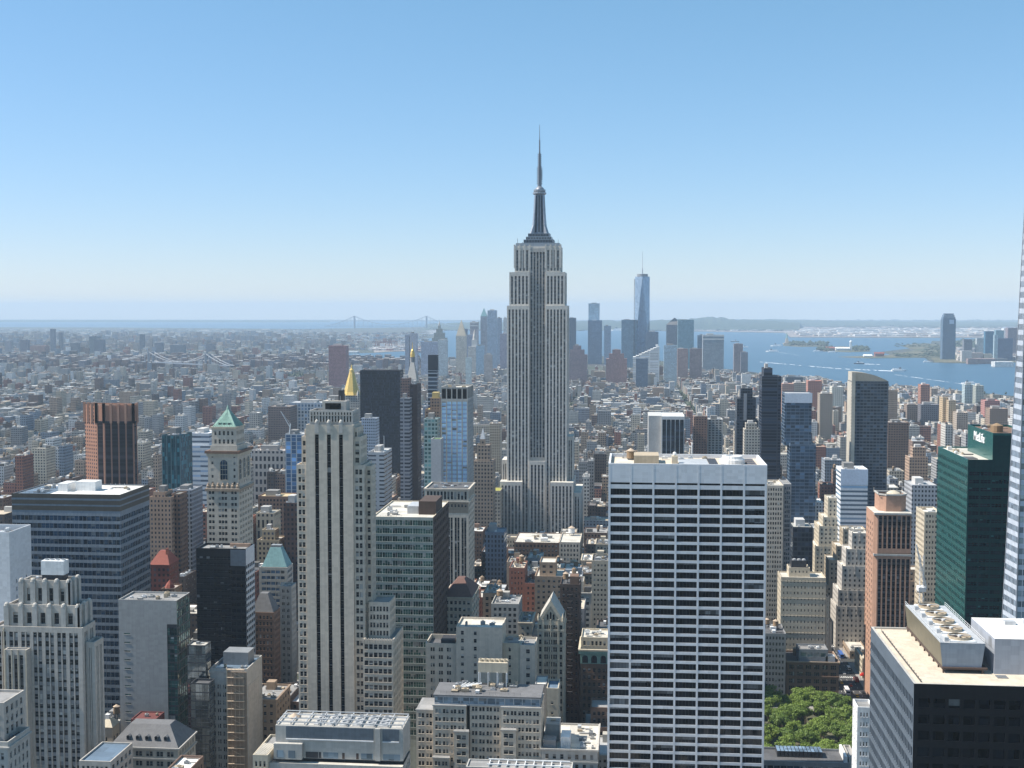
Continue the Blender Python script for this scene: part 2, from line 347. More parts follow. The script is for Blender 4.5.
# ------------------------------------------------------------------ palette (surface colours, a few with shade or sky reflection painted in)
for nm, rgb, kw in (
    ('limestone', (.46, .425, .38), {}), ('limestone_warm', (.55, .485, .40), {}), ('stone_tan', (.40, .33, .24), {}), ('stone_cream', (.52, .455, .35), {}),
    ('stone_grey', (.26, .26, .26), {}), ('stone_pale', (.45, .43, .395), {}), ('concrete', (.34, .34, .33), {}), ('travertine', (.64, .655, .68), dict(var=.06, streak=.05)),
    ('brick_tan', (.34, .26, .19), {}), ('brick_brown', (.19, .12, .085), {}), ('brick_red', (.28, .11, .075), {}), ('brick_dark', (.085, .06, .05), {}),
    ('granite_salmon', (.42, .25, .175), dict(var=.08)), ('granite_black', (.014, .015, .018), dict(rough=.4, var=.1, spec=.15)), ('steel_blue', (.23, .26, .30), dict(rough=.4, metal=.3)),
    ('spandrel_grey', (.13, .14, .155), dict(rough=.5)), ('spandrel_blue', (.19, .225, .265), dict(rough=.45)), ('mullion_shade', (.105, .13, .16), dict(rough=.5)), ('cool_front_shade', (.24, .285, .34), dict(rough=.5, var=.1)), ('cool_side_shade', (.15, .135, .095), dict(rough=.5)), ('box_shade', (.33, .355, .40), dict(var=.08)), ('band_pale', (.50, .55, .62), dict(var=.06, rough=.4)), ('stone_green', (.36, .40, .375), dict(rough=.5)), ('esb_stone', (.64, .59, .525), {}), ('rib_blue', (.38, .52, .72), dict(rough=.4)), ('spandrel_dark', (.06, .062, .066), dict(rough=.4)), ('white_panel', (.68, .69, .70), dict(var=.06, rough=.5, streak=.05)),  # mullion, cooling-tower and plant-box tones have shade painted in
    ('metal_white', (.74, .74, .73), dict(rough=.5)), ('metal_light', (.5, .51, .52), dict(rough=.45, metal=.2)), ('metal_grey', (.24, .25, .26), dict(rough=.5)), ('metal_dark', (.05, .05, .055), dict(rough=.5)),
    ('roof_pale', (.55, .52, .46), dict(block=.16, cell=5.3, grain=.5, streak=.2)), ('roof_white', (.74, .72, .68), dict(block=.16, cell=5.3, grain=.5)), ('roof_grey', (.27, .265, .26), dict(block=.16, cell=5.3, grain=.5, var=.25)), ('roof_dark', (.10, .10, .105), dict(block=.16, cell=5.3, grain=.5, var=.25)),
    ('roof_blue', (.11, .16, .22), dict(block=.16, cell=5.3, grain=.5)), ('gravel', (.58, .50, .40), dict(grain=1.5, streak=.22)), ('copper_green', (.24, .38, .32), dict(grain=.6)), ('copper_teal', (.20, .36, .38), dict(grain=.6)),
    ('gold', (.72, .50, .16), dict(rough=.4, metal=.35)), ('slate', (.155, .155, .16), dict(grain=.6)), ('tile_red', (.24, .075, .055), dict(grain=.6)), ('roof_brown', (.15, .085, .07), dict(grain=.6)),
    ('wood_tank', (.26, .18, .11), {}), ('tank_roof', (.46, .36, .27), {}), ('louver_blue', (.13, .16, .195), dict(rough=.4, metal=.3, streak=.2)), ('louver_brown', (.075, .068, .055), dict(rough=.5)),
    ('teal_panel', (.022, .125, .12), dict(rough=.22, metal=.35, var=.06)), ('teal_dark', (.012, .05, .05), dict(rough=.2, metal=.35)), ('sign_white', (.85, .85, .85), dict(var=.02)),
    ('box_red', (.15, .05, .045), {}), ('salmon_box', (.42, .28, .2), {}), ('scaffold', (.5, .4, .3), {}), ('mast_steel', (.20, .225, .26), dict(rough=.4, metal=.4)), ('nickel', (.34, .36, .39), dict(rough=.35, metal=.5)),
): plain(nm, rgb, **kw)
for nm, rgb, kw in (
    ('glass_dark', (.03, .035, .042), {}), ('glass_blue', (.12, .20, .31), dict(metal=.4)), ('glass_sky', (.60, .82, 1.0), dict(metal=.05, var=.12)), ('glass_green', (.06, .135, .12), dict(metal=.35, var=.7)),  # the blues have the sky's reflection painted in as base colour
    ('glass_black', (.010, .012, .016), dict(metal=.05, var=.7, spec=.22)), ('glass_teal', (.03, .15, .15), dict(metal=.5)), ('glass_pale', (.26, .33, .40), dict(metal=.4)), ('glass_navy', (.035, .066, .105), dict(metal=.35, var=.7)),
    ('glass_mirror', (.42, .46, .46), dict(metal=.9, tilt=.05, cell=3.2)),
): glassy(nm, rgb, **kw)
glassy('blind', (.30, .295, .28), metal=0, rough=.5, var=.75); glassy('blind_dark', (.10, .11, .12), metal=.1, rough=.3, var=.8)
BLOCK = block_material()
# ------------------------------------------------------------------ ordinary and distant buildings
class TB:
    """faces that carry a wall colour, bay sizes and a glass colour"""
    def __init__(s): s.v = []; s.f = []; s.c = []; s.b = []; s.g = []
    def face(s, pts, st):
        k = len(s.v); s.v.extend(pts); s.f.append(tuple(range(k, k + len(pts)))); s.c.append(st[0]); s.b.append(st[1]); s.g.append(st[2])
    box = MB.box; prism = MB.prism; loft = MB.loft; lathe = MB.lathe; pyramid = MB.pyramid; bar = MB.bar; ring = MB.ring
    def build(s, name, parent=None, origin=(0, 0, 0)):
        if not s.f: return None
        me = bpy.data.meshes.new(name); me.from_pydata((np.array(s.v) - np.array(origin)).tolist(), [], s.f)
        for nm, dat in (("wall_tint", s.c), ("bays", s.b), ("glass_tint", s.g)):
            a = me.attributes.new(nm, 'FLOAT_COLOR', 'FACE'); a.data.foreach_set("color", np.array(dat, dtype=np.float32).ravel())
        me.materials.append(BLOCK); o = bpy.data.objects.new(name, me); scene.collection.objects.link(o)
        if parent: o.parent = parent
        else: o.location = origin
        return o
def style(wall, fh=3.6, pitch=3.0, wf=.5, hf=.5, glass=(.03, .035, .045)):
    return ((*wall, 1), (fh / 10, pitch / 10, wf, 1), (*glass, hf))
def blank(c): return ((*c, 1), (.36, .3, 0.0, 1), (.03, .03, .04, 0.0))

def mid(name, label, tiers, wall, roof=(.3, .3, .3), cat='building', group=None, fh=3.6, pitch=3.0, wf=.5, hf=.5, glass=(.03, .035, .045), side=None, top=None, z0=0.0, pent=True, ybot=None, seed=None):
    """tiers from the top down: (px left, px right, row of the front roof edge, Y of the front, depth).  top(parts, box): extra parts"""
    st = style(wall, fh, pitch, wf, hf, glass); sst = side or st; rst = blank(roof); W = TB(); R = TB(); prev = None; boxes = []
    rnd = random.Random(seed if seed is not None else int(tiers[0][0] * 7 + tiers[0][2]))
    for (a, b, yt, Y, d) in tiers:
        x0, z = at(a, yt, Y); x1, _ = at(b, yt, Y); boxes.append((x0, x1, Y, Y + d, z))
    for i, (x0, x1, y0, y1, z) in enumerate(boxes):
        zl = boxes[i + 1][4] - 1.2 if i + 1 < len(boxes) else z0
        pts = ((x0, y0), (x1, y0), (x1, y1), (x0, y1))
        for k in range(4):
            p, q = pts[k], pts[(k + 1) % 4]; W.face([(*p, zl), (*q, zl), (*q, z), (*p, z)], st if k % 2 == 0 else sst)
        t = .5; W.ring(x0, x1, y0, y1, z, z + .9, t, blank(wall))
        R.face([(x0 + t, y0 + t, z + .1), (x1 - t, y0 + t, z + .1), (x1 - t, y1 - t, z + .1), (x0 + t, y1 - t, z + .1)], rst)
    bx = boxes[0]; bb = boxes[-1]
    e = empty(name, ((bb[0] + bb[1]) / 2, (bb[2] + bb[3]) / 2, z0), label, cat, group); L = e.location[:]
    W.build("wall", e, L); R.build("roof", e, L)
    if pent and bx[1] - bx[0] > 8:
        w, d = bx[1] - bx[0], bx[3] - bx[2]; P = TB(); g = rnd.uniform(.2, .55); xa = bx[0] + w * rnd.uniform(.12, .3)
        P.box(xa, xa + w * rnd.uniform(.3, .5), bx[2] + d * .3, bx[2] + d * .75, bx[4], bx[4] + rnd.uniform(3, 6), blank((g, g * .97, g * .93))); P.build("penthouse", e, L)
        if Y < 2500:
            for k in range(rnd.randint(1, 3)):
                A = TB(); xa = bx[0] + w * rnd.uniform(.08, .8); ya = bx[2] + d * rnd.uniform(.05, .2); g = rnd.uniform(.3, .7); q = min(3.0, w * .1)
                A.box(xa, xa + q, ya, ya + q, bx[4], bx[4] + 1.8, blank((g, g, g))); A.build("ac_unit", e, L)
    if top: top(e, bx, L)
    a, b, yt, Yb, d = tiers[-1]; keep(bb[0], bb[1], bb[2], bb[3], min(t[0] for t in tiers), max(t[1] for t in tiers), tiers[0][2], ybot if ybot else proj(bb[0], bb[2], 0)[1] - 6)
    return e
# ------------------------------------------------------------------ ground, water, far land
def land_material(name, base, patch, scale, bright=0.0):
    m, n, l, b = _mat(name); g = n.new("ShaderNodeNewGeometry")
    a = _noise(n, l, g.outputs['Position'], scale, 5, .65); c = _noise(n, l, g.outputs['Position'], scale * 9, 4, .7)
    r = n.new("ShaderNodeValToRGB"); r.color_ramp.elements[0].position = .42; r.color_ramp.elements[1].position = .6; l.new(a, r.inputs[0])
    col = _mix(n, l, r.outputs[0], base, patch)
    if bright:
        v = n.new("ShaderNodeTexVoronoi"); v.inputs['Scale'].default_value = scale * 14; l.new(g.outputs['Position'], v.inputs['Vector'])
        h = _math(n, l, 'LESS_THAN', v.outputs[0], .2); col = _mix(n, l, _math(n, l, 'MULTIPLY', h, bright), col, (.6, .58, .54))
    k = n.new("ShaderNodeVectorMath"); k.operation = 'SCALE'; l.new(col, k.inputs[0]); l.new(_math(n, l, 'MULTIPLY_ADD', c, 1.2, .4), k.inputs['Scale'])
    l.new(k.outputs[0], b.inputs['Base Color']); b.inputs['Roughness'].default_value = .9; b.inputs['Specular IOR Level'].default_value = .2
    return m
land_material('ground_mat', (.075, .075, .075), (.055, .07, .045), .004, .5)
land_material('woods_mat', (.035, .055, .028), (.06, .075, .045), .002, .12)
land_material('marsh_mat', (.085, .095, .06), (.15, .135, .09), .004)
land_material('port_mat', (.30, .27, .25), (.16, .12, .10), .006, .9)
def water_material():
    m, n, l, b = _mat('water_mat'); g = n.new("ShaderNodeNewGeometry")
    mp = n.new("ShaderNodeVectorMath"); mp.operation = 'MULTIPLY'; mp.inputs[1].default_value = (.0006, .0022, 1); l.new(g.outputs['Position'], mp.inputs[0])
    a = _noise(n, l, mp.outputs[0], 1.0, 4)
    l.new(_mix(n, l, a, (.035, .085, .14), (.055, .125, .19)), b.inputs['Base Color'])
    b.inputs['Roughness'].default_value = .38; b.inputs['IOR'].default_value = 1.33
    w = _noise(n, l, g.outputs['Position'], .06, 4); bp = n.new("ShaderNodeBump"); bp.inputs['Strength'].default_value = .5; bp.inputs['Distance'].default_value = 3
    l.new(w, bp.inputs['Height']); l.new(bp.outputs[0], b.inputs['Normal'])
water_material()
plain('asphalt', (.052, .052, .055), var=.25); plain('pavement', (.27, .26, .25)); plain('marking', (.72, .72, .70)); plain('foam', (.75, .78, .8), streak=0)

FAR = 36000.0
def sheet(name, poly, z, mat, kind='structure', label=None, cat=None):
    mb = MB(); mb.face([(x, y, z) for x, y in poly]); o = mb.build(name, MATS[mat]); return tag(o, label, cat, None, kind)
def pxpoly(pts, z): return [ground(px, py, z) for px, py in pts]
gm = MB()
N_ = 24
for i in range(N_):
    for j in range(N_):
        X = [-30000 + 60000 * k / N_ for k in (i, i + 1)]; Yq = [-600 + (FAR + 600) * k / N_ for k in (j, j + 1)]
        gm.face([(X[0], Yq[0], 0), (X[1], Yq[0], 0), (X[1], Yq[1], 0), (X[0], Yq[1], 0)])
tag(gm.build('ground', MATS['ground_mat']), 'grey and green city ground reaching to the horizon', 'ground', None, 'structure')
LBL = 'blue harbour water beyond the city'
# upper bay and river: near shore from left to right, then the far shore back
sheet('water', pxpoly([(415, 352), (470, 361), (560, 354), (640, 358), (700, 366), (745, 371), (790, 377), (850, 384.5), (940, 389), (1024, 397), (1300, 430), (1300, 362), (1010, 362), (985, 364), (930, 362.5), (925, 358), (900, 357.5),
     (880, 352), (930, 346), (932, 341), (1010, 340), (1010, 338), (900, 338), (790, 337.5), (785, 333), (690, 331.5), (560, 330), (520, 329), (470, 325), (430, 323), (430, 330), (444, 334), (436, 338), (384, 341), (384, 343), (430, 344)], .6), .6, 'water_mat', label='wide blue bay beyond the downtown towers with islands in it', cat='water')
sheet('water', pxpoly([(343, 362), (430, 362), (430, 351), (400, 351.5), (372, 353), (345, 353.5)], .6), .6, 'water_mat', label='strip of blue river behind the brown slab tower and gold roof', cat='water')
sheet('water', pxpoly([(-300, 326.5), (-300, 321.5), (480, 321.5), (440, 323.5), (428, 327), (300, 329), (120, 327.5)], .6), .6, 'water_mat', label='pale ocean band along the skyline', cat='water')
# far hills and woods
def ridge(name, px0, px1, Y0, Y1, prof, label, seed):
    r = random.Random(seed); mb = MB(); n = 90; m = 7; G = []
    for j in range(m + 1):
        Y = Y0 + (Y1 - Y0) * j / m; row = []
        for i in range(n + 1):
            t = i / n; px = px0 + (px1 - px0) * t
            h = np.interp(t, [p[0] for p in prof], [p[1] for p in prof]) * sin(pi * min(1, j / m * .9 + .0)) ** .8
            h *= .82 + .18 * sin(t * 31 + seed) * sin(t * 13 + j) + .1 * r.uniform(-1, 1)
            x, _ = at(px, 325, Y); row.append((x, Y, max(.5, h) if 0 < j else -2.0))
        G.append(row)
    for j in range(m):
        for i in range(n): mb.face([G[j][i], G[j][i + 1], G[j + 1][i + 1], G[j + 1][i]])
    mb.smooth = True; tag(mb.build(name, MATS['woods_mat']), label, 'hills', None, 'structure')
ridge('hills', 425, 800, 16500, 24000, [(0, 10), (.1, 75), (.35, 90), (.6, 120), (.75, 165), (.9, 120), (1, 90)], 'low wooded hills on the far side of the bay', 3)
ridge('hills', 690, 1400, 21000, 30000, [(0, 70), (.12, 100), (.3, 40), (.6, 30), (1, 40)], 'long flat wooded shore beyond the white port sheds', 5)
ridge('hills', -420, 330, 27500, 33000, [(0, 40), (.5, 30), (.8, 25), (1, 5)], 'faint low coast on the skyline beyond the borough', 8)
sheet('land', pxpoly([(940, 345), (925, 343), (900, 345.5), (915, 350), (880, 356.5), (890, 358.2), (930, 356), (935, 362.5), (1024, 362.5), (1024, 341), (945, 341)], 1.2), 1.2, 'marsh_mat', label='green marshy point beside the far shore towers', cat='land')
sheet('land', pxpoly([(690, 331), (784, 332.5), (790, 337), (1024, 337.5), (1024, 327), (860, 326), (780, 327)], 1.2), 1.2, 'port_mat', label='pale port land across the bay', cat='land')
sheet('land', pxpoly([(372, 344), (428, 344), (426, 351), (400, 351), (374, 352.5)], 1.2), 1.2, 'port_mat', label='port pier with red cranes behind the gold clock tower', cat='land')
# ------------------------------------------------------------------ the spired skyscraper
def empire():
    Y = 1270.0; c = Y / FOC
    xc = (at(506.9, 400, Y)[0] + at(566.8, 400, Y)[0]) / 2
    Zr = lambda y: at(537, y, Y)[1]
    b = Bld('skyscraper', 'tallest grey limestone skyscraper with stepped shoulders and a long needle spire', 'skyscraper', (xc, Y + 25), 11, glass='glass_dark', blinds=.25)
    W = 'esb_stone'; X = lambda px: at(px, 400, Y)[0]
    ztop = Zr(246); z_a = Zr(272); z_b = Zr(305.6); z_low = Zr(461); z_base = Zr(481); zb = 20
    D = 44.0
    def block(x0, x1, y0, y1, z0, z1, n, front_cols=None, sides=True, W=W):
        w = x1 - x0
        b.facade((x0, y0), 'N', w, rows(z1 - 3, z0, 3.75, .55), front_cols or cols(w, max(2, round(w / 3.9)), .52, .9), z0, z1, W, .6, strip='spandrel_grey')
        for f, x in (('W', x1), ('E', x0)):
            d = y1 - y0
            if sides and d > 3: b.facade((x, y0), f, d, rows(z1 - 3, z0, 3.75, .5), cols(d, max(1, int(d / 6.5)), .6, 1.2, 2, .5), z0, z1, W, .5, strip='spandrel_grey')
            else: b.part('wall', W).face([(x, y0, z0), (x, y1, z0), (x, y1, z1), (x, y0, z1)])
        b.part('wall', W).face([(x0, y1, z0), (x1, y1, z0), (x1, y1, z1), (x0, y1, z1)])
        b.single('roof', MATS['roof_pale']).face([(x0, y0, z1), (x1, y0, z1), (x1, y1, z1), (x0, y1, z1)])
    xl, xr = X(529.3), X(545.2)
    # flanking bays of the shaft, stepped inward at the two shoulders
    for s in (0, 1):
        def pair(a_, b_): return (X(a_), xl) if s == 0 else (xr, X(b_))
        a0, a1 = pair(506.9, 566.9); block(a0, a1, Y, Y + D, zb, z_b, 4)
        a0, a1 = pair(509.2, 564.4); block(a0, a1, Y + 1.2, Y + D - 1.2, z_b, z_a, 4)
        a0, a1 = pair(514.4, 560.0); block(a0, a1, Y + 3, Y + D - 3, z_a, ztop, 3)
        # tall finials between the top windows
        for k in range(4):
            fx = a0 + (a1 - a0) * k / 3.0; b.box('wall', W, fx - .9, fx + .9, Y + 2.4, Y + 3.02, ztop - 22, ztop + 1.6)
    # recessed centre, its shade put into a darker stone, filled flush lower down
    block(xl + .02, xr - .02, Y + 2.6, Y + D - 5, z_low, ztop - 2, 3, cols(xr - xl - .04, 5, .58, .3), sides=False, W='limestone')
    block(xl + .02, xr - .02, Y - 1.0, Y + D - 5, zb, z_low, 3, sides=False)
    b.box('wall', W, xl - 1, xr + 1, Y + 3.2, Y + 5, ztop - 9, ztop)
    # lower wings
    block(X(500.6), X(522.7), Y - 8, Y + D + 6, 0, z_base, 3); block(X(551), X(573.8), Y - 8, Y + D + 6, 0, z_base, 3)
    block(X(522.72), X(550.98), Y - 6, Y, 0, Zr(532), 4, sides=False)
    block(X(567.0), X(573.0), Y + 8, Y + 36, zb, Zr(437), 1)
    block(X(501), X(506.8), Y + 8, Y + 36, zb, Zr(461), 1)
    block(X(573.9), X(581), Y - 2, Y + D + 20, 0, Zr(492), 1)
    # observation deck, tiers under the mast
    xm = (X(521) + X(554.5)) / 2; ym = Y + D / 2
    b.part('deck_fence', 'nickel').ring(X(515.5), X(559), Y + 3.6, Y + D - 3.6, ztop, ztop + 3.2, .3)
    for (hw, d, y0, y1, mt) in ((16.8, 15, 246, 242.5, 'nickel'), (15.2, 13.5, 242.5, 239, 'mast_steel'), (13.0, 11.5, 239, 236, 'nickel'), (11, 10, 236, 232.6, 'mast_steel')):
        m_ = b.single('mast_base', MATS[mt]); m_.box(xm - hw, xm + hw, ym - d, ym + d, Zr(y0), Zr(y1))
        n_ = int(hw * 2 / 1.6)
        for k in range(n_): b.part('mast_window', 'glass_dark').box(xm - hw + .3 + k * 1.6, xm - hw + 1.2 + k * 1.6, ym - d - .08, ym - d, Zr(y0) + .6, Zr(y1) - .6)
    # mast with winged buttresses
    m_ = b.part('mast', 'mast_steel')
    prof = [(Zr(232.6), 7.2), (Zr(222), 6.2), (Zr(205), 5.6), (Zr(191), 5.3)]
    for (z0, r0), (z1, r1) in zip(prof, prof[1:]):
        R = lambda r: [(xm + r * cos(2 * pi * (i + .5) / 12), ym + r * sin(2 * pi * (i + .5) / 12)) for i in range(12)]
        m_.loft(R(r0), z0, R(r1), z1, cap=False)
    for i in range(4):
        an = pi / 4 + i * pi / 2; wb = b.single('buttress', MATS['nickel']); dx, dy = cos(an), sin(an); px_, py_ = -dy, dx
        for (z0, r0, z1, r1) in ((Zr(232.6), 12.4, Zr(224), 8.9), (Zr(224), 8.9, Zr(208), 7.2), (Zr(208), 7.2, Zr(193), 6.2)):
            wb.loft([(xm + dx * 4 + px_ * t, ym + dy * 4 + py_ * t) for t in (-1.3, 1.3)] + [(xm + dx * r0 + px_ * t, ym + dy * r0 + py_ * t) for t in (1.0, -1.0)], z0,
                    [(xm + dx * 4 + px_ * t, ym + dy * 4 + py_ * t) for t in (-1.1, 1.1)] + [(xm + dx * r1 + px_ * t, ym + dy * r1 + py_ * t) for t in (.8, -.8)], z1)
    for k in range(12):
        an = 2 * pi * k / 12; g_ = b.part('mast_window', 'glass_dark'); c_, s_ = cos(an), sin(an)
        q = lambda r, t, z: (xm + c_ * r - s_ * t, ym + s_ * r + c_ * t, z)
        g_.face([q(6.95, -.7, Zr(231)), q(6.95, .7, Zr(231)), q(5.62, .6, Zr(194)), q(5.62, -.6, Zr(194))])
    b.single('mast_ring', MATS['nickel']).lathe(xm, ym, [(5.4, Zr(193)), (7.0, Zr(192)), (7.0, Zr(190.5)), (5.6, Zr(190.4)), (6.2, Zr(189)), (6.2, Zr(187.6)), (4.6, Zr(187.5))], 16)
    b.single('dome', MATS['nickel']).lathe(xm, ym, [(4.8, Zr(187.6)), (4.2, Zr(186)), (2.8, Zr(184.8)), (1.6, Zr(184))], 16)
    an_ = b.single('antenna', [MATS['mast_steel'], MATS['metal_dark']])
    an_.lathe(xm, ym, [(2.2, Zr(184.5)), (2.0, Zr(164)), (1.5, Zr(163.8)), (1.3, Zr(151)), (.85, Zr(150.8)), (.7, Zr(137)), (.4, Zr(136.8)), (.2, Zr(121.5))], 8)
    for k in range(16):
        z = Zr(182) + (Zr(152) - Zr(182)) * k / 15; r_ = 2.9 if k < 9 else 2.0
        an_.box(xm - r_, xm + r_, ym - .35, ym + .35, z, z + .7, 1, bottom=True); an_.box(xm - .35, xm + .35, ym - r_, ym + r_, z + 1.0, z + 1.6, 1, bottom=True)
    for (dx, y0, y1) in ((2.6, 178, 167), (-3.5, 246, 238)):
        b.single('aerial', MATS['metal_dark']).bar((xm + dx, ym - 1, Zr(y0)), (xm + dx, ym - 1, Zr(y1)), .3)
    for px in (517, 522, 526.5, 549, 553, 557.5): b.single('roof_aerial', MATS['metal_dark']).bar((X(px), Y + 6, ztop), (X(px), Y + 6, ztop + random.Random(px).uniform(4, 9)), .22)
    keep(X(500), X(582), Y - 8, Y + 70, 500, 582, 130, 528)
    return b.finish()
empire()

# ------------------------------------------------------------------ the white grid slab
def white_grid():
    Y = 520.0; x0, z = at(608.5, 463.3, Y); x1, _ = at(767.3, 463.3, Y); W = x1 - x0; D = 37.0
    b = Bld('office_tower', 'white stone grid slab tower with black ribbon windows and blank top band', 'skyscraper', ((x0 + x1) / 2, Y + D / 2), 5, glass='glass_black', blinds=.16); b.blind = 'blind_dark'
    zt = lambda y: at(690, y, Y)[1]
    fh = (zt(489.5) - zt(764)) / 30.0
    rw = [(zt(489.5) - fh * i - fh * .69, zt(489.5) - fh * i) for i in range(34)]
    rw.append((zt(485.3), zt(483.2)))
    pit = W / 7.0; cs = []
    for i in range(7): cs += [(pit * i + pit * .045, pit * (i + 1) - pit * .045)]
    b.facade((x0, Y), 'N', W, rw, cs, 0, z, 'travertine', .4)
    # each ribbon is divided by thin mullions; piers stand proud of the panels
    for i in range(8):
        px = min(max(x0 + pit * i, x0 + .5), x1 - .5); b.single('pier', MATS['travertine']).box(px - .42, px + .42, Y - .05, Y - .003, 0, z - .4)
    mu = b.part('mullion', 'metal_dark')
    for (r0, r1) in rw[:-1]:
        for (c0, c1) in cs:
            for k in range(1, 6):
                xx = x0 + c0 + (c1 - c0) * k / 6; mu.face([(xx - .06, Y + .36, r0), (xx + .06, Y + .36, r0), (xx + .06, Y + .36, r1), (xx - .06, Y + .36, r1)])
    for (f, x) in (('W', x1), ('E', x0)): b.facade((x, Y), f, D, rw[:-1], cols(D, 3, .86), 0, z, 'travertine', .6)
    b.box('wall', 'travertine', x0 + .01, x1 - .01, Y + D - .3, Y + D, 0, z - .01)
    b.roof(x0, x1, Y, Y + D, z, 'travertine', 'gravel', 1.6, .8)
    zr = z - 1.6; P = lambda px, py: ground(px, py, zr)
    def bx(name, pa, pb, ya, yb, h, mt):
        xa = P(pa, ya)[0]; xb = P(pb, ya)[0]; y_a = P(pa, ya)[1]; y_b = P(pa, yb)[1]; b.single(name, MATS[mt]).box(xa, xb, y_a, y_b, zr, zr + h); return (xa, xb, y_a, y_b)
    b.single('roof_deck', MATS['roof_pale']).box(x0 + 3, x0 + 22, Y + 4, Y + 30, zr, zr + .15)
    b.single('roof_deck', MATS['metal_light']).box(x0 + 29.5, x0 + 42, Y + 3, Y + 32, zr, zr + .18)
    b.single('plant_room', MATS['stone_tan']).box(x0 + 10.5, x0 + 21, Y + 12, Y + 26, zr, zr + 3.6)
    b.tank(x0 + 9.2, Y + 26, zr, 1.9, 3.4, .6)
    b.single('roof_housing', MATS['stone_cream']).box(x0 + 26.5, x0 + 29, Y + 14, Y + 18, zr, zr + 3.2)
    b.single('vent_ball', MATS['metal_white']).lathe(x0 + 27.7, Y + 16, [(.3, zr + 3.2), (.8, zr + 3.7), (.8, zr + 4.4), (.3, zr + 4.9)], 10)
    pit_ = b.single('roof_pit', MATS['metal_dark']); pit_.box(x0 + 42.2, x0 + 45.8, Y + 4, Y + 33, zr + .02, zr + .3)
    d_ = b.single('cooling_drum', MATS['metal_white']); d_.lathe(x0 + 52, Y + 17, [(5.4, zr + .2), (5.2, zr + 2.0), (4.4, zr + 2.2), (4.2, zr + 3.4), (3.0, zr + 3.5), (2.9, zr + 2.6)], 24)
    b.single('roof_pit', MATS['brick_dark']).box(x0 + 57.6, x1 - 3, Y + 6, Y + 33, zr + .02, zr + .25)
    for k in range(4): b.single('roof_beam', MATS['metal_light']).box(x0 + 58, x1 - 3.2, Y + 8 + k * 7, Y + 8.5 + k * 7, zr + .26, zr + .7)
    b.single('davit', MATS['metal_white']).bar((x0 + 50, Y + 8, zr), (x0 + 50, Y + 8, zr + 5.5), .15)
    for k in range(9): b.clutter(x0 + 2 + k * 6, x0 + 9 + k * 6, Y + 28, Y + 35.5, zr, 1, .6)
    keep(x0, x1, Y, Y + D, 608, 768, 453, 768)
    b.finish()
white_grid()
# ------------------------------------------------------------------ near buildings in full detail
def start(name, label, px0, px1, Y, d=20, cat='building', **k):
    x0, _ = at(px0, 500, Y); x1, _ = at(px1, 500, Y); return Bld(name, label, cat, ((x0 + x1) / 2, Y + d / 2), int(px0 * 3 + Y), **k)
def tier(b, px0, px1, ytop, Y, d, zb, wall, fh=3.7, n=8, wf=.5, hf=.5, group=1, margin=.8, off=.28, top=1.0, dep=.35, strip=None, ns=None, roof='roof_grey', par=1.0, x=None, z=None, sides='auto', glass=None, side_wf=None, side_hf=None, blinds=None, yref=None):
    """one block with real windows; returns (x0, x1, y0, y1, ztop)"""
    ym = yref or ytop
    x0, zt = at(px0, ytop, Y); x1, _ = at(px1, ytop, Y)
    if x: x0, x1 = x
    if z is not None: zt = z
    W = x1 - x0; rw = rows(zt - top, max(zb, 0), fh, hf, off)
    cN = n if isinstance(n, list) else cols(W, n, wf, margin, group)
    b.facade((x0, Y), 'N', W, rw, cN, zb, zt, wall, dep, strip, glass, blinds)
    ns = ns if ns is not None else max(1, round(d / (W / max(1, len(cN) / group))))
    vis = 'W' if (x0 + x1) / 2 < 0 else 'E'
    for f, xx in (('W', x1), ('E', x0)):
        if ns and (f == vis or sides == 'both'):
            cS = ns if isinstance(ns, list) else cols(d, ns, side_wf or wf, margin, group)
            rs = rows(zt - top, max(zb, 0), fh, side_hf or hf, off)
            b.facade((xx, Y), f, d, rs, cS, zb, zt, wall, dep, strip, glass, blinds)
        else: b.part('wall', wall).face([(xx, Y, zb), (xx, Y + d, zb), (xx, Y + d, zt), (xx, Y, zt)])
    b.part('wall', wall).face([(x0, Y + d, zb), (x1, Y + d, zb), (x1, Y + d, zt), (x0, Y + d, zt)])
    if roof: b.roof(x0, x1, Y, Y + d, zt, wall, roof, par)
    return x0, x1, Y, Y + d, zt
def band(b, mat, x0, x1, y0, y1, z0, z1, out=.5, name='cornice'):
    m = b.single(name, MATS[mat])
    m.box(x0 - out, x1 + out, y0 - out, y0 - .004, z0, z1, bottom=True); m.box(x0 - out, x0 - .004, y0 - .004, y1 + out, z0, z1, bottom=True); m.box(x1 + .004, x1 + out, y0 - .004, y1 + out, z0, z1, bottom=True)

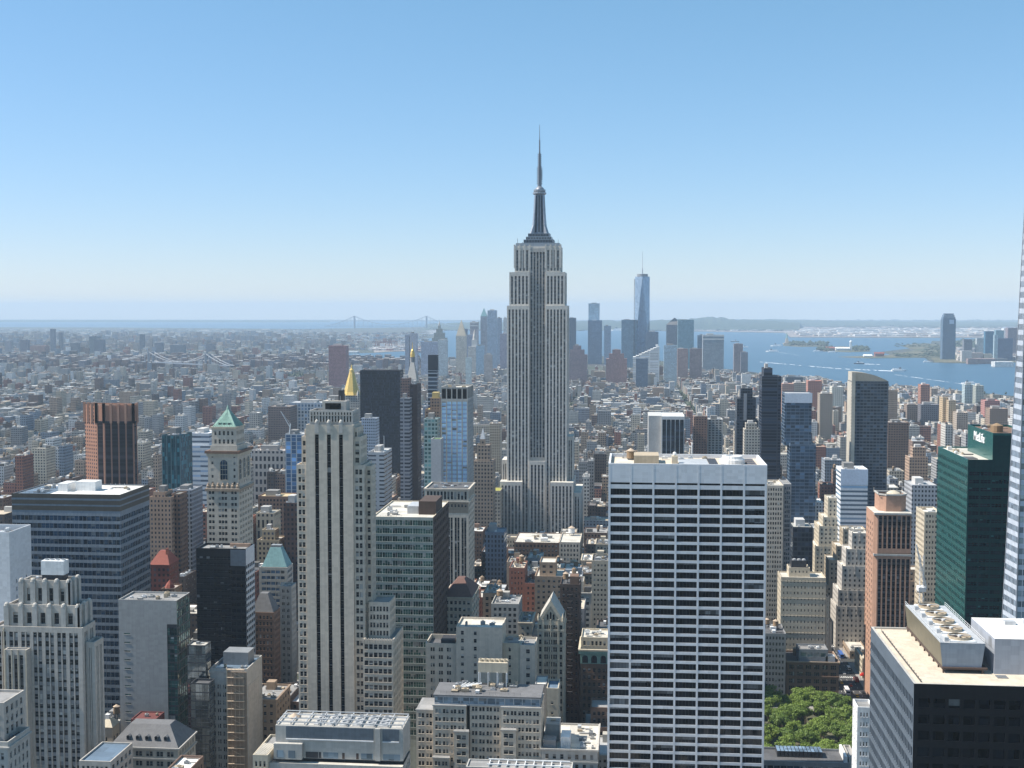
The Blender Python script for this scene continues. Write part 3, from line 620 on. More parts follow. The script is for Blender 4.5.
# --- tower with three dark window channels (limestone, stepped shoulders)
def channel_tower():
    Y = 590.0; b = start('skyscraper', 'slim pale limestone tower with three black window channels and a ribbed crown', 297, 372, Y, 30, 'skyscraper', blinds=.3)
    Z = lambda y: at(335, y, Y)[1]; X = lambda p: at(p, 500, Y)[0]; W = 'limestone_warm'
    fh = (Z(560) - Z(700)) / 17.3
    zt = Z(425); D = 20
    # central shaft
    x0, x1 = X(306.3), X(353.2)
    chan = [(X(p) - x0 - .95, X(p) - x0 + .95) for p in (317.3, 329.3, 341.3)]
    rw = rows(Z(433), 30, fh, .62, .2)
    b.facade((x0, Y), 'N', x1 - x0, rw, chan, 20, zt, W, .7, strip='granite_black', glass='glass_black', blinds=.03)
    b.facade((x1, Y), 'W', D, rows(Z(440), 20, fh, .5), cols(D, 6, .5, 1.5, 2), 20, zt, W, .5, strip='spandrel_grey')
    b.part('wall', W).face([(x0, Y, 20), (x0, Y + D, 20), (x0, Y + D, zt), (x0, Y, zt)]); b.part('wall', W).face([(x0, Y + D, 20), (x1, Y + D, 20), (x1, Y + D, zt), (x0, Y + D, zt)])
    b.roof(x0, x1, Y, Y + D, zt, W, 'roof_dark', 1.0)
    for p in (317.3, 329.3, 341.3):      # rounded finials over the channels
        f = b.single('finial', MATS['stone_pale']); f.box(X(p) - 1.0, X(p) + 1.0, Y - .25, Y + 1.2, zt - 4, zt + 1.2); f.lathe(X(p), Y + .5, [(1.0, zt + 1.2), (.8, zt + 2.0), (.2, zt + 2.6)], 8)
    # ribbed crown, set back
    cx0, cx1 = X(308.5), X(352); zc = Z(411)
    b.facade((cx0, Y + 3), 'N', cx1 - cx0, [(zt + 1.2, zt + 4.1), (zt + 4.6, zc - .9)], cols(cx1 - cx0, 14, .5, .4), zt - 1, zc, 'stone_pale', .7)
    b.facade((cx1, Y + 3), 'W', 14, [(zt + 1.2, zt + 4.1), (zt + 4.6, zc - .9)], cols(14, 7, .5, .4), zt - 1, zc, 'stone_pale', .7)
    b.part('wall', 'stone_pale').face([(cx0, Y + 3, zt - 1), (cx0, Y + 17, zt - 1), (cx0, Y + 17, zc), (cx0, Y + 3, zc)])
    b.part('wall', 'stone_pale').face([(cx0, Y + 17, zt - 1), (cx1, Y + 17, zt - 1), (cx1, Y + 17, zc), (cx0, Y + 17, zc)])
    b.roof(cx0, cx1, Y + 3, Y + 17, zc, 'stone_pale', 'roof_dark', .8)
    px0, px1 = X(320), X(344); zp = Z(402)
    p = b.single('penthouse', [MATS['limestone'], MATS['glass_black']]); p.box(px0, px1, Y + 6, Y + 14, zc - .7, zp)
    p.face([(px0 + 1.5, Y + 5.9, zc + .4), (px1 - 2.5, Y + 5.9, zc + .4), (px1 - 2.5, Y + 5.9, zp - 1.0), (px0 + 1.5, Y + 5.9, zp - 1.0)], 1)
    b.single('roof_stack', MATS['metal_dark']).box(at(338.5, 400, Y + 9)[0], at(343.4, 400, Y + 9)[0], Y + 9, Y + 12, zp, Z(391.5)); b.single('roof_housing', MATS['stone_grey']).box(X(324), X(336), Y + 10, Y + 16, zp, Z(397.5))
    for p_ in (325, 331, 337): b.single('roof_rail', MATS['metal_light']).bar((X(p_), Y + 8.5, zp), (X(p_), Y + 8.5, zp + 2.4), .1)
    b.clutter(px0 + 1, px1 - 1, Y + 7, Y + 13, zp, 4, .5)
    # shoulders to the left and right, stepping down
    def shoulder(pa, pb, yt, y_off, d, n, g=2, ns=4):
        xa, xb = X(pa), X(pb); z = Z(yt); w = xb - xa
        b.facade((xa, Y + y_off), 'N', w, rows(z - 1.2, 25, fh, .6), cols(w, n, .78, .4, g, .5), 20, z, W, .4)
        b.facade((xb, Y + y_off), 'W', d, rows(z - 1.2, 25, fh, .55), cols(d, ns, .55, .8, 2, .5), 20, z, W, .4)
        b.facade((xa, Y + y_off), 'E', d, rows(z - 1.2, 25, fh, .55), cols(d, ns, .55, .8, 2, .5), 20, z, W, .4)
        b.part('wall', W).face([(xa, Y + y_off + d, 20), (xb, Y + y_off + d, 20), (xb, Y + y_off + d, z), (xa, Y + y_off + d, z)])
        b.roof(xa, xb, Y + y_off, Y + y_off + d, z, W, 'roof_grey', .9)
    shoulder(296.3, 306.2, 465, 1.0, 18, 1); shoulder(301, 306.2, 437, 2.0, 15, 1, 1); shoulder(303.5, 306.2, 430, 3, 13, 1, 1, 3)
    shoulder(353.3, 363.5, 465, 1.0, 19, 1); shoulder(353.3, 360.0, 437, 2.0, 15, 1, 1); shoulder(353.3, 356.8, 428, 3, 13, 1, 1, 3)
    shoulder(363.6, 369.0, 467, 6, 10, 1, 1)
    # lower wings to the right
    shoulder(363.6, 393.5, 637, -3.5, 27, 6, 1, 6); shoulder(366.1, 387.5, 603, 4, 15, 3, 2, 4)
    for i in range(12):
        xx = X(364) + i * (X(393.3) - X(364)) / 11.0; b.box('parapet', W, xx - .35, xx + .35, Y - 3.9, Y - 3.52, Z(640), Z(635.5))
    keep(X(296), X(404), Y - 4, Y + 36, 296, 404, 390, 716)
    b.finish()
channel_tower()

# --- deco tower, bottom corner, buttressed crown
def deco_tower():
    Y = 500.0; b = start('skyscraper', 'grey stone setback tower with scalloped buttress crown and white roof plant', 0, 93, Y, 34, 'skyscraper', blinds=.45)
    Z = lambda y: at(45, y, Y)[1]; X = lambda p: at(p, 600, Y)[0]; W = 'limestone'
    fh = (Z(640) - Z(737)) / 11.0
    def block(pa, pb, yt, yo, d, zb, n, g=2, wf=.72, strip='stone_grey', roof=True, side=True):
        xa, xb = X(pa), X(pb); z = Z(yt); w = xb - xa
        b.facade((xa, Y + yo), 'N', w, rows(z - 1.4, zb, fh, .6), n if isinstance(n, list) else cols(w, n, wf, 1.2, g, .5), zb, z, W, .5, strip)
        if side: b.facade((xb, Y + yo), 'W', d, rows(z - 1.4, zb, fh, .5), cols(d, max(1, round(d / 6)), .55, 1.0, 2, .5), zb, z, W, .5, strip)
        else: b.part('wall', W).face([(xb, Y + yo, zb), (xb, Y + yo + d, zb), (xb, Y + yo + d, z), (xb, Y + yo, z)])
        b.part('wall', W).face([(xa, Y + yo, zb), (xa, Y + yo + d, zb), (xa, Y + yo + d, z), (xa, Y + yo, z)]); b.part('wall', W).face([(xa, Y + yo + d, zb), (xb, Y + yo + d, zb), (xb, Y + yo + d, z), (xa, Y + yo + d, z)])
        if roof: b.roof(xa, xb, Y + yo, Y + yo + d, z, W, 'roof_grey', .9)
        return xa, xb, z
    xa, xb, z3 = block(-8, 81.5, 627, 0, 13, 0, 7)
    block(81.6, 90.5, 643, 3, 9, 0, 1); block(7.5, 29.5, 648, -3.5, 3.4, 0, 3, 1, .66, 'spandrel_dark')
    for p in (3, 8, 14.6, 21, 29): b.single('pilaster', MATS['stone_cream']).box(X(p) - .22, X(p) + .22, Y - 3.85 if p > 7 else Y - .4, Y - 3.52 if p > 7 else Y - .01, Z(768), Z(629 if p < 8 else 648))
    def crown(pa, pb, yt, yb, yo, d, n):
        """tall dark openings between round-topped buttresses"""
        xa, xb = X(pa), X(pb); zt, zb = Z(yt), Z(yb); w = xb - xa
        b.facade((xa, Y + yo), 'N', w, [(zb + .8, zt - 3.4)], cols(w, n, .36, .6), zb - 1, zt, W, .8); b.facade((xb, Y + yo), 'W', d, [(zb + .8, zt - 3.4)], cols(d, max(2, round(d / w * n)), .36, .6), zb - 1, zt, W, .8)
        b.part('wall', W).face([(xa, Y + yo, zb), (xa, Y + yo + d, zb), (xa, Y + yo + d, zt), (xa, Y + yo, zt)]); b.part('wall', W).face([(xa, Y + yo + d, zb), (xb, Y + yo + d, zb), (xb, Y + yo + d, zt), (xa, Y + yo + d, zt)])
        b.roof(xa, xb, Y + yo, Y + yo + d, zt, W, 'roof_dark', .9)
        for i in range(n + 1):
            x = xa + w * i / n; f = b.single('buttress', MATS['stone_pale']); f.box(x - 1.05, x + 1.05, Y + yo - 1.0, Y + yo - .01, zb - 3, zt - .6); f.lathe(x, Y + yo - .1, [(1.05, zt - .6), (.95, zt + .3), (.5, zt + .8)], 8)
        m = max(2, round(d / w * n))
        for i in range(m + 1):
            y = Y + yo + d * i / m; f = b.single('buttress', MATS['stone_pale']); f.box(xb + .01, xb + 1.0, y - 1.0, y + 1.0, zb - 3, zt - .6); f.lathe(xb + .1, y, [(1.05, zt - .6), (.95, zt + .3), (.5, zt + .8)], 8)
    crown(4.5, 76, 606, 627, 2, 10.5, 5); crown(18, 65.5, 582, 605, 3.5, 8.5, 4)
    z = Z(581) - .9
    p = b.single('cooling_tower', [MATS['metal_white'], MATS['metal_dark']]); p.box(X(36), X(58.8), Y + 5, Y + 10, z + 2.4, Z(563.5)); p.box(X(36.6), X(58.2), Y + 5.3, Y + 9.7, z, z + 2.4, 1)
    for q in (39.5, 45, 50.5, 56): b.single('fan', [MATS['metal_light'], MATS['metal_dark']]).lathe(X(q), Y + 7.5, [(1.0, Z(563.5)), (1.0, Z(563.5) + .5), (.8, Z(563.5) + .5), (.8, Z(563.5) + .2)], 12)
    b.clutter(X(20), X(35), Y + 4, Y + 11.5, z, 5, .5)
    keep(X(-8), X(94), Y - 4, Y + 35, 0, 94, 560, 768)
    b.finish()
    # its low blue-roofed neighbour
    b = start('annex', 'low stone block with flat blue roof beside the scalloped grey tower', 82, 122, 470, 16, blinds=.5)
    tier(b, 79, 110.5, 760.5, 470, 22, 0, 'limestone', 3.8, 6, .55, .5, roof='roof_blue', par=.7, ns=5); keep(at(79, 760, 470)[0], at(110, 760, 470)[0], 470, 492, 79, 123, 748, 768); b.finish()
    b = start('building', 'narrow stone corner building with tall windows and open parapet roof', -20, 8, 430, 24, blinds=.4)
    x0, x1, y0, y1, zt = tier(b, -24, 7.6, 741, 430, 17, 0, 'stone_pale', 4.2, 4, .42, .6, roof='roof_dark', par=2.0, ns=5, side_wf=.4, top=3.0)
    band(b, 'stone_pale', x0, x1, y0, y1, zt - 2.4, zt - 1.8, .6); b.clutter(x0 + 4, x1 - 1, y0 + 2, y1 - 2, zt - 2, 3, .6)
    tier(b, -24, 3.5, 702, 436, 16, zt - 2.5, 'limestone', 4.0, 3, .45, .6, ns=4); keep(x0, x1, y0, y1, 0, 30, 695, 768); b.finish()
deco_tower()

# --- pale blank slab at the edge
b = start('office_tower', 'pale blank-walled slab with slit windows and sunken roof beside the banded glass block', -40, 9, 600, 22)
x0, x1, y0, y1, zt = tier(b, -60, 9, 531, 600, 23, 0, 'white_panel', 4.0, [], ns=[(6.3, 7.2), (11.4, 12.3), (16.6, 17.5)], roof='roof_dark', par=3.0, top=24, dep=.25)
b.box('roof_ledge', 'white_panel', x0 + 8, x1 - 6, y0 + 6, y0 + 8, zt - 3, zt - .8); b.clutter(x1 - 22, x1 - 2, y0 + 2, y1 - 2, zt - 3, 5, .8); keep(x0, x1, y0, y1, 0, 32, 519, 600); b.finish()

# --- wide glass block with banded floors
def banded_block():
    Y = 660.0; b = start('office_block', 'wide blue glass office block with pale spandrel bands and flat white roof', 12, 120, Y, 38, 'office block', glass='glass_navy', blinds=.22); b.blind = 'blind_dark'
    x0, z = at(11.5, 493.5, Y); x1, _ = at(119.8, 493.5, Y); D = 42; W = x1 - x0; Z = lambda y: at(66, y, Y)[1]
    fh = (Z(512) - Z(590)) / 10.0
    rw = [(Z(503.5), Z(498)), (Z(510), Z(505.6))] if False else []
    rw += rows(Z(514), 20, fh, .62, .22)
    b.facade((x0, Y), 'N', W, rw, cols(W, 26, .93), 0, z, 'spandrel_blue', .3); b.facade((x1, Y), 'W', D, rw, cols(D, 18, .93), 0, z, 'spandrel_blue', .3)
    b.part('wall', 'spandrel_grey').face([(x0, Y, 0), (x0, Y + D, 0), (x0, Y + D, z), (x0, Y, z)]); b.part('wall', 'spandrel_grey').face([(x0, Y + D, 0), (x1, Y + D, 0), (x1, Y + D, z), (x0, Y + D, z)])
    for (ya, yb) in ((498.2, 493.9), (504.3, 500.2), (510.5, 506)):
        l = b.single('louver_band', MATS['louver_brown']); l.box(x0 + .1, x1 + .12, Y - .12, Y - .003, Z(ya), Z(yb), bottom=True); l.box(x1 + .003, x1 + .12, Y - .003, Y + D, Z(ya), Z(yb), bottom=True)
    f = b.part('fin', 'metal_light')
    for k in range(79):
        xx = x0 + W * (k + .5) / 79
        for (r0, r1) in rw[:22]: f.face([(xx - .06, Y - .05, r1 + .15), (xx + .06, Y - .05, r1 + .15), (xx + .06, Y - .05, r1 + fh * .44 - .2), (xx - .06, Y - .05, r1 + fh * .44 - .2)])
    b.roof(x0, x1, Y, Y + D, z, 'spandrel_grey', 'roof_white', .7, .6)
    zr = z - .7
    b.single('plant_room', MATS['metal_white']).box(x0 + 28.5, x0 + 40, Y + 18, Y + 27, zr, zr + 5.2); b.single('plant_room', MATS['metal_white']).box(x0 + 20, x0 + 25.5, Y + 14, Y + 26, zr, zr + 4.6)
    b.single('roof_well', MATS['roof_blue']).box(x0 + 2, x0 + 19, Y + 4, Y + 34, zr, zr + .2); b.clutter(x0 + 3, x0 + 18, Y + 5, Y + 33, zr + .2, 9, .9); b.clutter(x0 + 42, x1 - 3, Y + 18, Y + 37, zr, 4, .6)
    for k in range(4): b.single('aerial', MATS['metal_light']).bar((x0 + 44 + k * 2.7, Y + 30, zr), (x0 + 44 + k * 2.7, Y + 30, zr + 3), .09)
    keep(x0, x1, Y, Y + D, 11, 151, 482, 620); b.finish()
banded_block()

# --- grey slab with glass flank
def grey_slab():
    Y = 600.0; b = start('office_tower', 'blank grey slab tower with a dark green glass flank and crowded flat roof', 118, 176, Y, 24, 'office block', glass='glass_green', blinds=.15)
    X = lambda p: at(p, 600, Y)[0]; Z = lambda y: at(145, y, Y)[1]; z = Z(600); x0, xm, x1 = X(118.3), X(166.5), X(176.5); D = 19; fh = (Z(632) - Z(693)) / 7.0
    b.facade((x0, Y), 'N', xm - x0, rows(Z(630), 20, fh, .16, .4), [(2.6, 5.8)], 0, z, 'concrete', .3, blinds=0)
    b.facade((xm, Y + .4), 'N', x1 - xm, rows(Z(627), 20, fh, .82, .1), cols(x1 - xm, 3, .94), 0, z - 12, 'spandrel_dark', .2)
    b.part('wall', 'concrete').face([(xm, Y, z - 12), (x1, Y, z - 12), (x1, Y, z), (xm, Y, z)]); b.part('wall', 'concrete').face([(xm, Y, 0), (xm, Y + .4, 0), (xm, Y + .4, z - 12), (xm, Y, z - 12)])
    b.facade((x1, Y), 'W', D, rows(z - .6, 20, fh, .86, .08), cols(D, 7, .95), 0, z, 'spandrel_dark', .15, glass='glass_green', blinds=0)
    b.part('wall', 'concrete').face([(x0, Y, 0), (x0, Y + D, 0), (x0, Y + D, z), (x0, Y, z)]); b.part('wall', 'concrete').face([(x0, Y + D, 0), (x1, Y + D, 0), (x1, Y + D, z), (x0, Y + D, z)])
    b.roof(x0, x1, Y, Y + D, z, 'concrete', 'roof_grey', .9); b.clutter(x0 + 2, x1 - 2, Y + 2, Y + D - 2, z - .9, 16, .8); keep(x0, x1, Y, Y + D, 118, 192, 593, 715)
    b.finish()
    b = start('office_block', 'low mirror glass block reflecting its neighbours beside the grey slab', 188, 208, 575, 22, 'office block', glass='glass_mirror', blinds=0)
    x0, x1, y0, y1, zt = tier(b, 187, 205.5, 645, 588, 8, 0, 'spandrel_dark', 4.2, 5, .95, .88, roof='roof_pale', ns=5, off=.06, margin=.05, dep=.12, par=.6, glass='glass_mirror', top=.3)
    tier(b, 190.5, 209, 683, 578, 8, 0, 'spandrel_dark', 4.2, 4, .95, .88, roof='roof_dark', ns=4, off=.06, margin=.05, dep=.12, glass='glass_mirror', top=.3)
    b.clutter(x0 + 2, x1 - 2, y0 + 2, y1 - 2, zt - .6, 4, .6); keep(x0, x1, 578, y1, 186, 211, 642, 768); b.finish()
grey_slab()

# --- near-black tower with white side stripes
def black_tower():
    Y = 700.0; b = start('office_tower', 'near-black glass tower with white stripes down its narrow flank', 196, 246, Y, 28, 'office block', glass='glass_black', blinds=.06); b.blind = 'blind_dark'
    x0, z = at(196, 548, Y); x1, _ = at(245.8, 548, Y); D = 16.5; W = x1 - x0; fh = 3.75
    rw = rows(z - 4, 15, fh, .58, .2); sp = x1 - 9.2
    b.facade((x0, Y), 'N', W - 9.2, rw, cols(W - 9.2, 10, .95), 0, z, 'granite_black', .12)
    b.facade((sp, Y), 'N', 9.2, rows(z - 12, 15, fh, .6, .2), cols(9.2, 3, .9), 0, z - 10, 'granite_black', .4)
    b.box('louver_panel', 'louver_blue', sp + .02, x1, Y - .06, Y, z - 10, z - .5)
    b.facade((x1, Y), 'W', D, rows(z - 9, 15, fh, .55, .2), cols(D, 5, .92), 0, z, 'white_panel', .3)
    b.part('wall', 'granite_black').face([(x0, Y, 0), (x0, Y + D, 0), (x0, Y + D, z), (x0, Y, z)]); b.part('wall', 'granite_black').face([(x0, Y + D, 0), (x1, Y + D, 0), (x1, Y + D, z), (x0, Y + D, z)])
    b.roof(x0, x1, Y, Y + D, z, 'granite_black', 'roof_grey', 1.2); b.clutter(x0 + 2, x1 - 2, Y + 3, Y + D - 3, z - 1.2, 8, .7); b.single('roof_screen', MATS['salmon_box']).box(x0 + W * .55, x1 - 1, Y + 12, Y + 13, z - 1.2, z + .8)
    keep(x0, x1, Y, Y + D, 196, 255, 543, 652); b.finish()
black_tower()

# --- green pyramid tower
def pyramid_tower():
    Y = 760.0; b = start('skyscraper', 'ornate tan stone tower with a green copper pyramid roof and arched windows', 206, 240, Y, 34, 'skyscraper', blinds=.3)
    X = lambda p: at(p, 500, Y)[0]; Z = lambda y: at(222, y, Y)[1]; W = 'stone_tan'; W = 'limestone_warm'
    D = 29
    def block(pa, pb, yt, yb, yo, d, nN, nS, fh, wf, hf, g=1, **k):
        xa, xb = X(pa), X(pb); z1, z0 = Z(yt), (0 if yb is None else Z(yb)); zb = max(z0, 25)
        cN = nN if isinstance(nN, list) else cols(xb - xa, nN, wf, 1.0, g, .4)
        b.facade((xa, Y + yo), 'N', xb - xa, rows(z1 - 1.0, zb, fh, hf), cN, z0, z1, W, .5, **k); b.facade((xb, Y + yo), 'W', d, rows(z1 - 1.0, zb, fh, hf), cols(d, nS, wf, 1.0, g, .4), z0, z1, W, .5, **k)
        b.part('wall', W).face([(xa, Y + yo, z0), (xa, Y + yo + d, z0), (xa, Y + yo + d, z1), (xa, Y + yo, z1)]); b.part('wall', W).face([(xa, Y + yo + d, z0), (xb, Y + yo + d, z0), (xb, Y + yo + d, z1), (xa, Y + yo + d, z1)])
        b.part('roof', 'roof_grey').face([(xa, Y + yo, z1), (xb, Y + yo, z1), (xb, Y + yo + d, z1), (xa, Y + yo + d, z1)]); return xa, xb, Y + yo, Y + yo + d, z1
    w = X(238.8) - X(206.7)
    c3 = cols(w * .3, 1, .7, .5, 2, .5); cN = c3 + [(a + w * .36, c + w * .36) for a, c in cols(w * .28, 1, .96, 0, 3, .35)] + [(a + w * .7, c + w * .7) for a, c in c3]
    r = block(206.7, 238.8, 488, None, 0, D, cN, 5, 3.7, .6, .5, 2)
    dk = b.part('bay_strip', 'spandrel_dark'); x_ = X(206.7)
    band(b, 'brick_tan', r[0], r[1], r[2], r[3], r[4] - 2.0, r[4] - .4, .8)
    for k in range(7):
        u = b.single('urn', MATS['brick_tan']); x = r[0] + .8 + (r[1] - r[0] - 1.6) * k / 6; u.lathe(x, Y + .9, [(.9, r[4]), (1.2, r[4] + 1.2), (.5, r[4] + 2.2), (.7, r[4] + 2.6), (.1, r[4] + 3.2)], 8)
    u_ = block(207.8, 237.5, 452, 489, 1.2, D - 2.4, [(2.2, 3.5), (w * .79, w * .79 + 1.3)], 5, 4.2, .3, .4)
    # great arched window in the upper block, and arches along the side
    def arch(xc, zb, zt, hw, y, f='N'):
        g = b.single('arched_window', [MATS['glass_navy'], MATS['stone_cream']]); n = 10
        P = [(-hw, zb), (hw, zb)] + [(hw * cos(pi * k / n), zt - hw + hw * sin(pi * k / n)) for k in range(n + 1)]
        Q = (lambda a, z, d: (xc + a, y - d, z)) if f == 'N' else (lambda a, z, d: (y + d, xc + a, z))
        g.face([Q(a, z, .05) for a, z in P])
        for k in range(len(P)):
            (a, z), (c, q) = P[k], P[(k + 1) % len(P)]; s = 1.16; mz = (zb + zt) / 2
            g.face([Q(a, z, .3), Q(c, q, .3), Q(c * s, mz + (q - mz) * 1.06, .3), Q(a * s, mz + (z - mz) * 1.06, .3)], 1); g.face([Q(a, z, .05), Q(c, q, .05), Q(c, q, .3), Q(a, z, .3)], 1)
        for dx in (-.35, .35): g.face([Q(hw * dx - .08, zb, .1), Q(hw * dx + .08, zb, .1), Q(hw * dx + .08, zt - hw * .2, .1), Q(hw * dx - .08, zt - hw * .2, .1)], 1)
        for t in (.25, .5, .72): z = zb + (zt - zb) * t; g.face([Q(-hw, z, .11), Q(hw, z, .11), Q(hw, z + .3, .11), Q(-hw, z + .3, .11)], 1)
    arch((X(220) + X(227.5)) / 2, Z(480), Z(460), 2.3, Y + 1.2)
    for k in range(3): arch(Y + 6 + k * 8.5, Z(480), Z(460), 1.9, u_[1], 'W')
    band(b, 'brick_brown', u_[0], u_[1], u_[2], u_[3], u_[4] - 1.0, u_[4] + .6, 1.6); band(b, 'stone_cream', u_[0], u_[1], u_[2], u_[3], u_[4] - 3.0, u_[4] - 1.0, .7)
    v = block(209.2, 236.0, 446, 453, 3.5, D - 8, 6, 6, 3.4, .45, .6)
    v = block(210.2, 234.6, 428, 447, 4.5, D - 12, 5, 5, 5.3, .5, .5)
    band(b, 'stone_cream', v[0], v[1], v[2], v[3], v[4] - .8, v[4] + .3, .6)
    zt = Z(410.3); rf = b.single('pyramid_roof', MATS['copper_green']); rf.pyramid(v[0] + .3, v[1] - .3, v[2] + .3, v[3] - .3, v[4] + .3, zt, .06)
    xm, ym = (v[0] + v[1]) / 2, (v[2] + v[3]) / 2; zb = v[4] + .3
    for k in range(13):
        t = -1 + 2 * (k + .5) / 13; hx = (v[1] - v[0]) / 2 - .3; hy = (v[3] - v[2]) / 2 - .3
        rb = b.part('roof_rib', 'copper_green'); f = 1 - abs(t) * .94
        rb.bar((xm + t * hx, v[2] + .25, zb), (xm + t * hx * (1 - f * .94), v[2] + .3 + hy * .94 * f, zb + (zt - zb) * f), .14); rb.bar((v[1] - .25, ym + t * hy, zb), (v[1] - .3 - hx * .94 * f, ym + t * hy * (1 - f * .94), zb + (zt - zb) * f), .14)
    for k in range(3): d_ = b.single('dormer', [MATS['copper_green'], MATS['glass_dark']]); x = xm + (k - 1) * 3.0; d_.box(x - 1, x + 1, v[2] + 1.2, v[2] + 4, zb, zb + 2.6); d_.face([(x - .7, v[2] + 1.15, zb + .5), (x + .7, v[2] + 1.15, zb + .5), (x + .7, v[2] + 1.15, zb + 2.1), (x - .7, v[2] + 1.15, zb + 2.1)], 1)
    b.single('finial', MATS['copper_green']).lathe(xm, ym, [(.9, zt), (.5, zt + 1.2), (.1, zt + 2.4)], 8)
    keep(X(206), X(240), Y, Y + D, 206, 254, 408, 548); b.finish()
pyramid_tower()

# --- teal-roofed pair behind the black tower
b = start('building', 'pale stone block with a flat-topped teal copper roof and glass belt', 262, 287, 800, 26)
x0, x1, y0, y1, zt = tier(b, 259, 287, 567, 800, 14.5, 0, 'stone_pale', 3.8, 5, .9, .55, margin=1.5, glass='glass_blue', roof='roof_grey', ns=6)
b.single('hipped_roof', MATS['copper_teal']).pyramid(x0 + 1.5, x1 - .4, y0 + 1, y1 - 1, zt, at(270, 547, 806)[1], .42)
b.single('roof_cap', MATS['metal_grey']).box(x0 + 6.6, x1 - 5.5, y0 + 5, y1 - 5, at(270, 548, 806)[1], at(270, 545.5, 806)[1] + .5); keep(x0, x1, y0, y1, 256, 294, 545, 610); b.finish()
b = start('building', 'slim white stone tower with paired windows beside the channelled limestone tower', 279, 293, 770, 20)
x0, x1, y0, y1, zt = tier(b, 279.5, 291.5, 586, 770, 11, 0, 'stone_pale', 4.1, 2, .5, .5, group=2, ns=4); b.clutter(x0 + 1, x1 - 1, y0 + 2, y1 - 2, zt - 1, 3, .5); keep(x0, x1, y0, y1, 279, 298, 583, 690); b.finish()
b = start('building', 'brown brick block under a truncated grey pyramid roof', 254, 278, 720, 30)
x0, x1, y0, y1, zt = tier(b, 250, 274, 612, 720, 13, 0, 'brick_brown', 3.8, 6, .5, .55, ns=6, roof='roof_dark'); b.single('hipped_roof', MATS['slate']).pyramid(x0 + .4, x1 - .4, y0 + .4, y1 - .4, zt - .2, at(262, 592.5, 726)[1], (.35, .4)); b.single('vent', MATS['metal_white']).lathe(x1 - 3, y0 + 2, [(.8, zt), (.8, zt + 2), (.2, zt + 2.4)], 8); keep(x0, x1, y0, y1, 250, 284, 590, 665); b.finish()

# --- French mansard block
b = start('building', 'stone block with a broad grey hipped roof and a row of small dormers', 108, 178, 530, 30, blinds=.3)
x0, x1, y0, y1, zt = tier(b, 110, 178, 746, 530, 22, 0, 'limestone_warm', 4.4, 6, .62, .5, group=2, margin=1.2, roof='roof_dark', ns=6, top=.6)
band(b, 'stone_pale', x0, x1, y0, y1, zt - 5.3, zt - 4.6, .7); band(b, 'stone_pale', x0, x1, y0, y1, zt - .6, zt + .1, .8)
zr = at(148, 723.5, 538)[1]; rf = b.single('hipped_roof', MATS['slate']); rf.pyramid(x0 - .3, x1 + .3, y0 - .3, y1 + .3, zt + .1, zr, (.58, .3))
for k in range(5):
    xx = x0 + 7.6 + k * 4.3; f = .34; yy = y0 - .3 + f * (y1 - y0 + .6) / 2 * .7; zz = zt + .1 + f * (zr - zt); d = b.single('dormer', [MATS['slate'], MATS['glass_black']])
    d.box(xx - .75, xx + .75, yy - .6, yy + 2.0, zz - .2, zz + 1.3); d.face([(xx - .55, yy - .63, zz + .1), (xx + .55, yy - .63, zz + .1), (xx + .55, yy - .63, zz + 1.1), (xx - .55, yy - .63, zz + 1.1)], 1); d.face([(xx - .95, yy - .8, zz + 1.3), (xx, yy - .8, zz + 1.9), (xx, yy + 2.4, zz + 1.9), (xx - .95, yy + 2.2, zz + 1.3)]); d.face([(xx + .95, yy - .8, zz + 1.3), (xx, yy - .8, zz + 1.9), (xx, yy + 2.4, zz + 1.9), (xx + .95, yy + 2.2, zz + 1.3)])
keep(x0, x1, y0, y1, 105, 195, 722, 768); b.finish()
b = start('building', 'small dark red plant block behind the grey hipped roof', 131, 156, 610, 12)
x0, x1, y0, y1, zt = tier(b, 131, 155, 719, 562, 12, 0, 'box_red', 4, [], roof='box_red', ns=0, par=.5); b.clutter(x0 - 0, x1, y0 + 2, y1 - 2, zt - .5, 2, .6); keep(x0, x1, y0, y1, 131, 161, 712, 728); b.finish()
b = start('building', 'little cream turret with pyramid roof between the scalloped tower and the hipped roof', 98, 113, 590, 10)
x0, x1, y0, y1, zt = tier(b, 99, 112, 727, 590, 9, 0, 'stone_cream', 4, [(2.0, 2.9), (3.2, 4.1)], roof=None, ns=2, top=4); b.single('pyramid_roof', MATS['stone_cream']).pyramid(x0 - .4, x1 + .4, y0 - .4, y1 + .4, zt, at(105, 718, 594)[1], .25); b.single('roof_cap', MATS['metal_white']).box(x0 + 2, x0 + 4, y0 + 3, y0 + 5, at(105, 719, 594)[1], at(105, 714, 594)[1]); keep(x0, x1, y0, y1, 97, 114, 712, 748); b.finish()

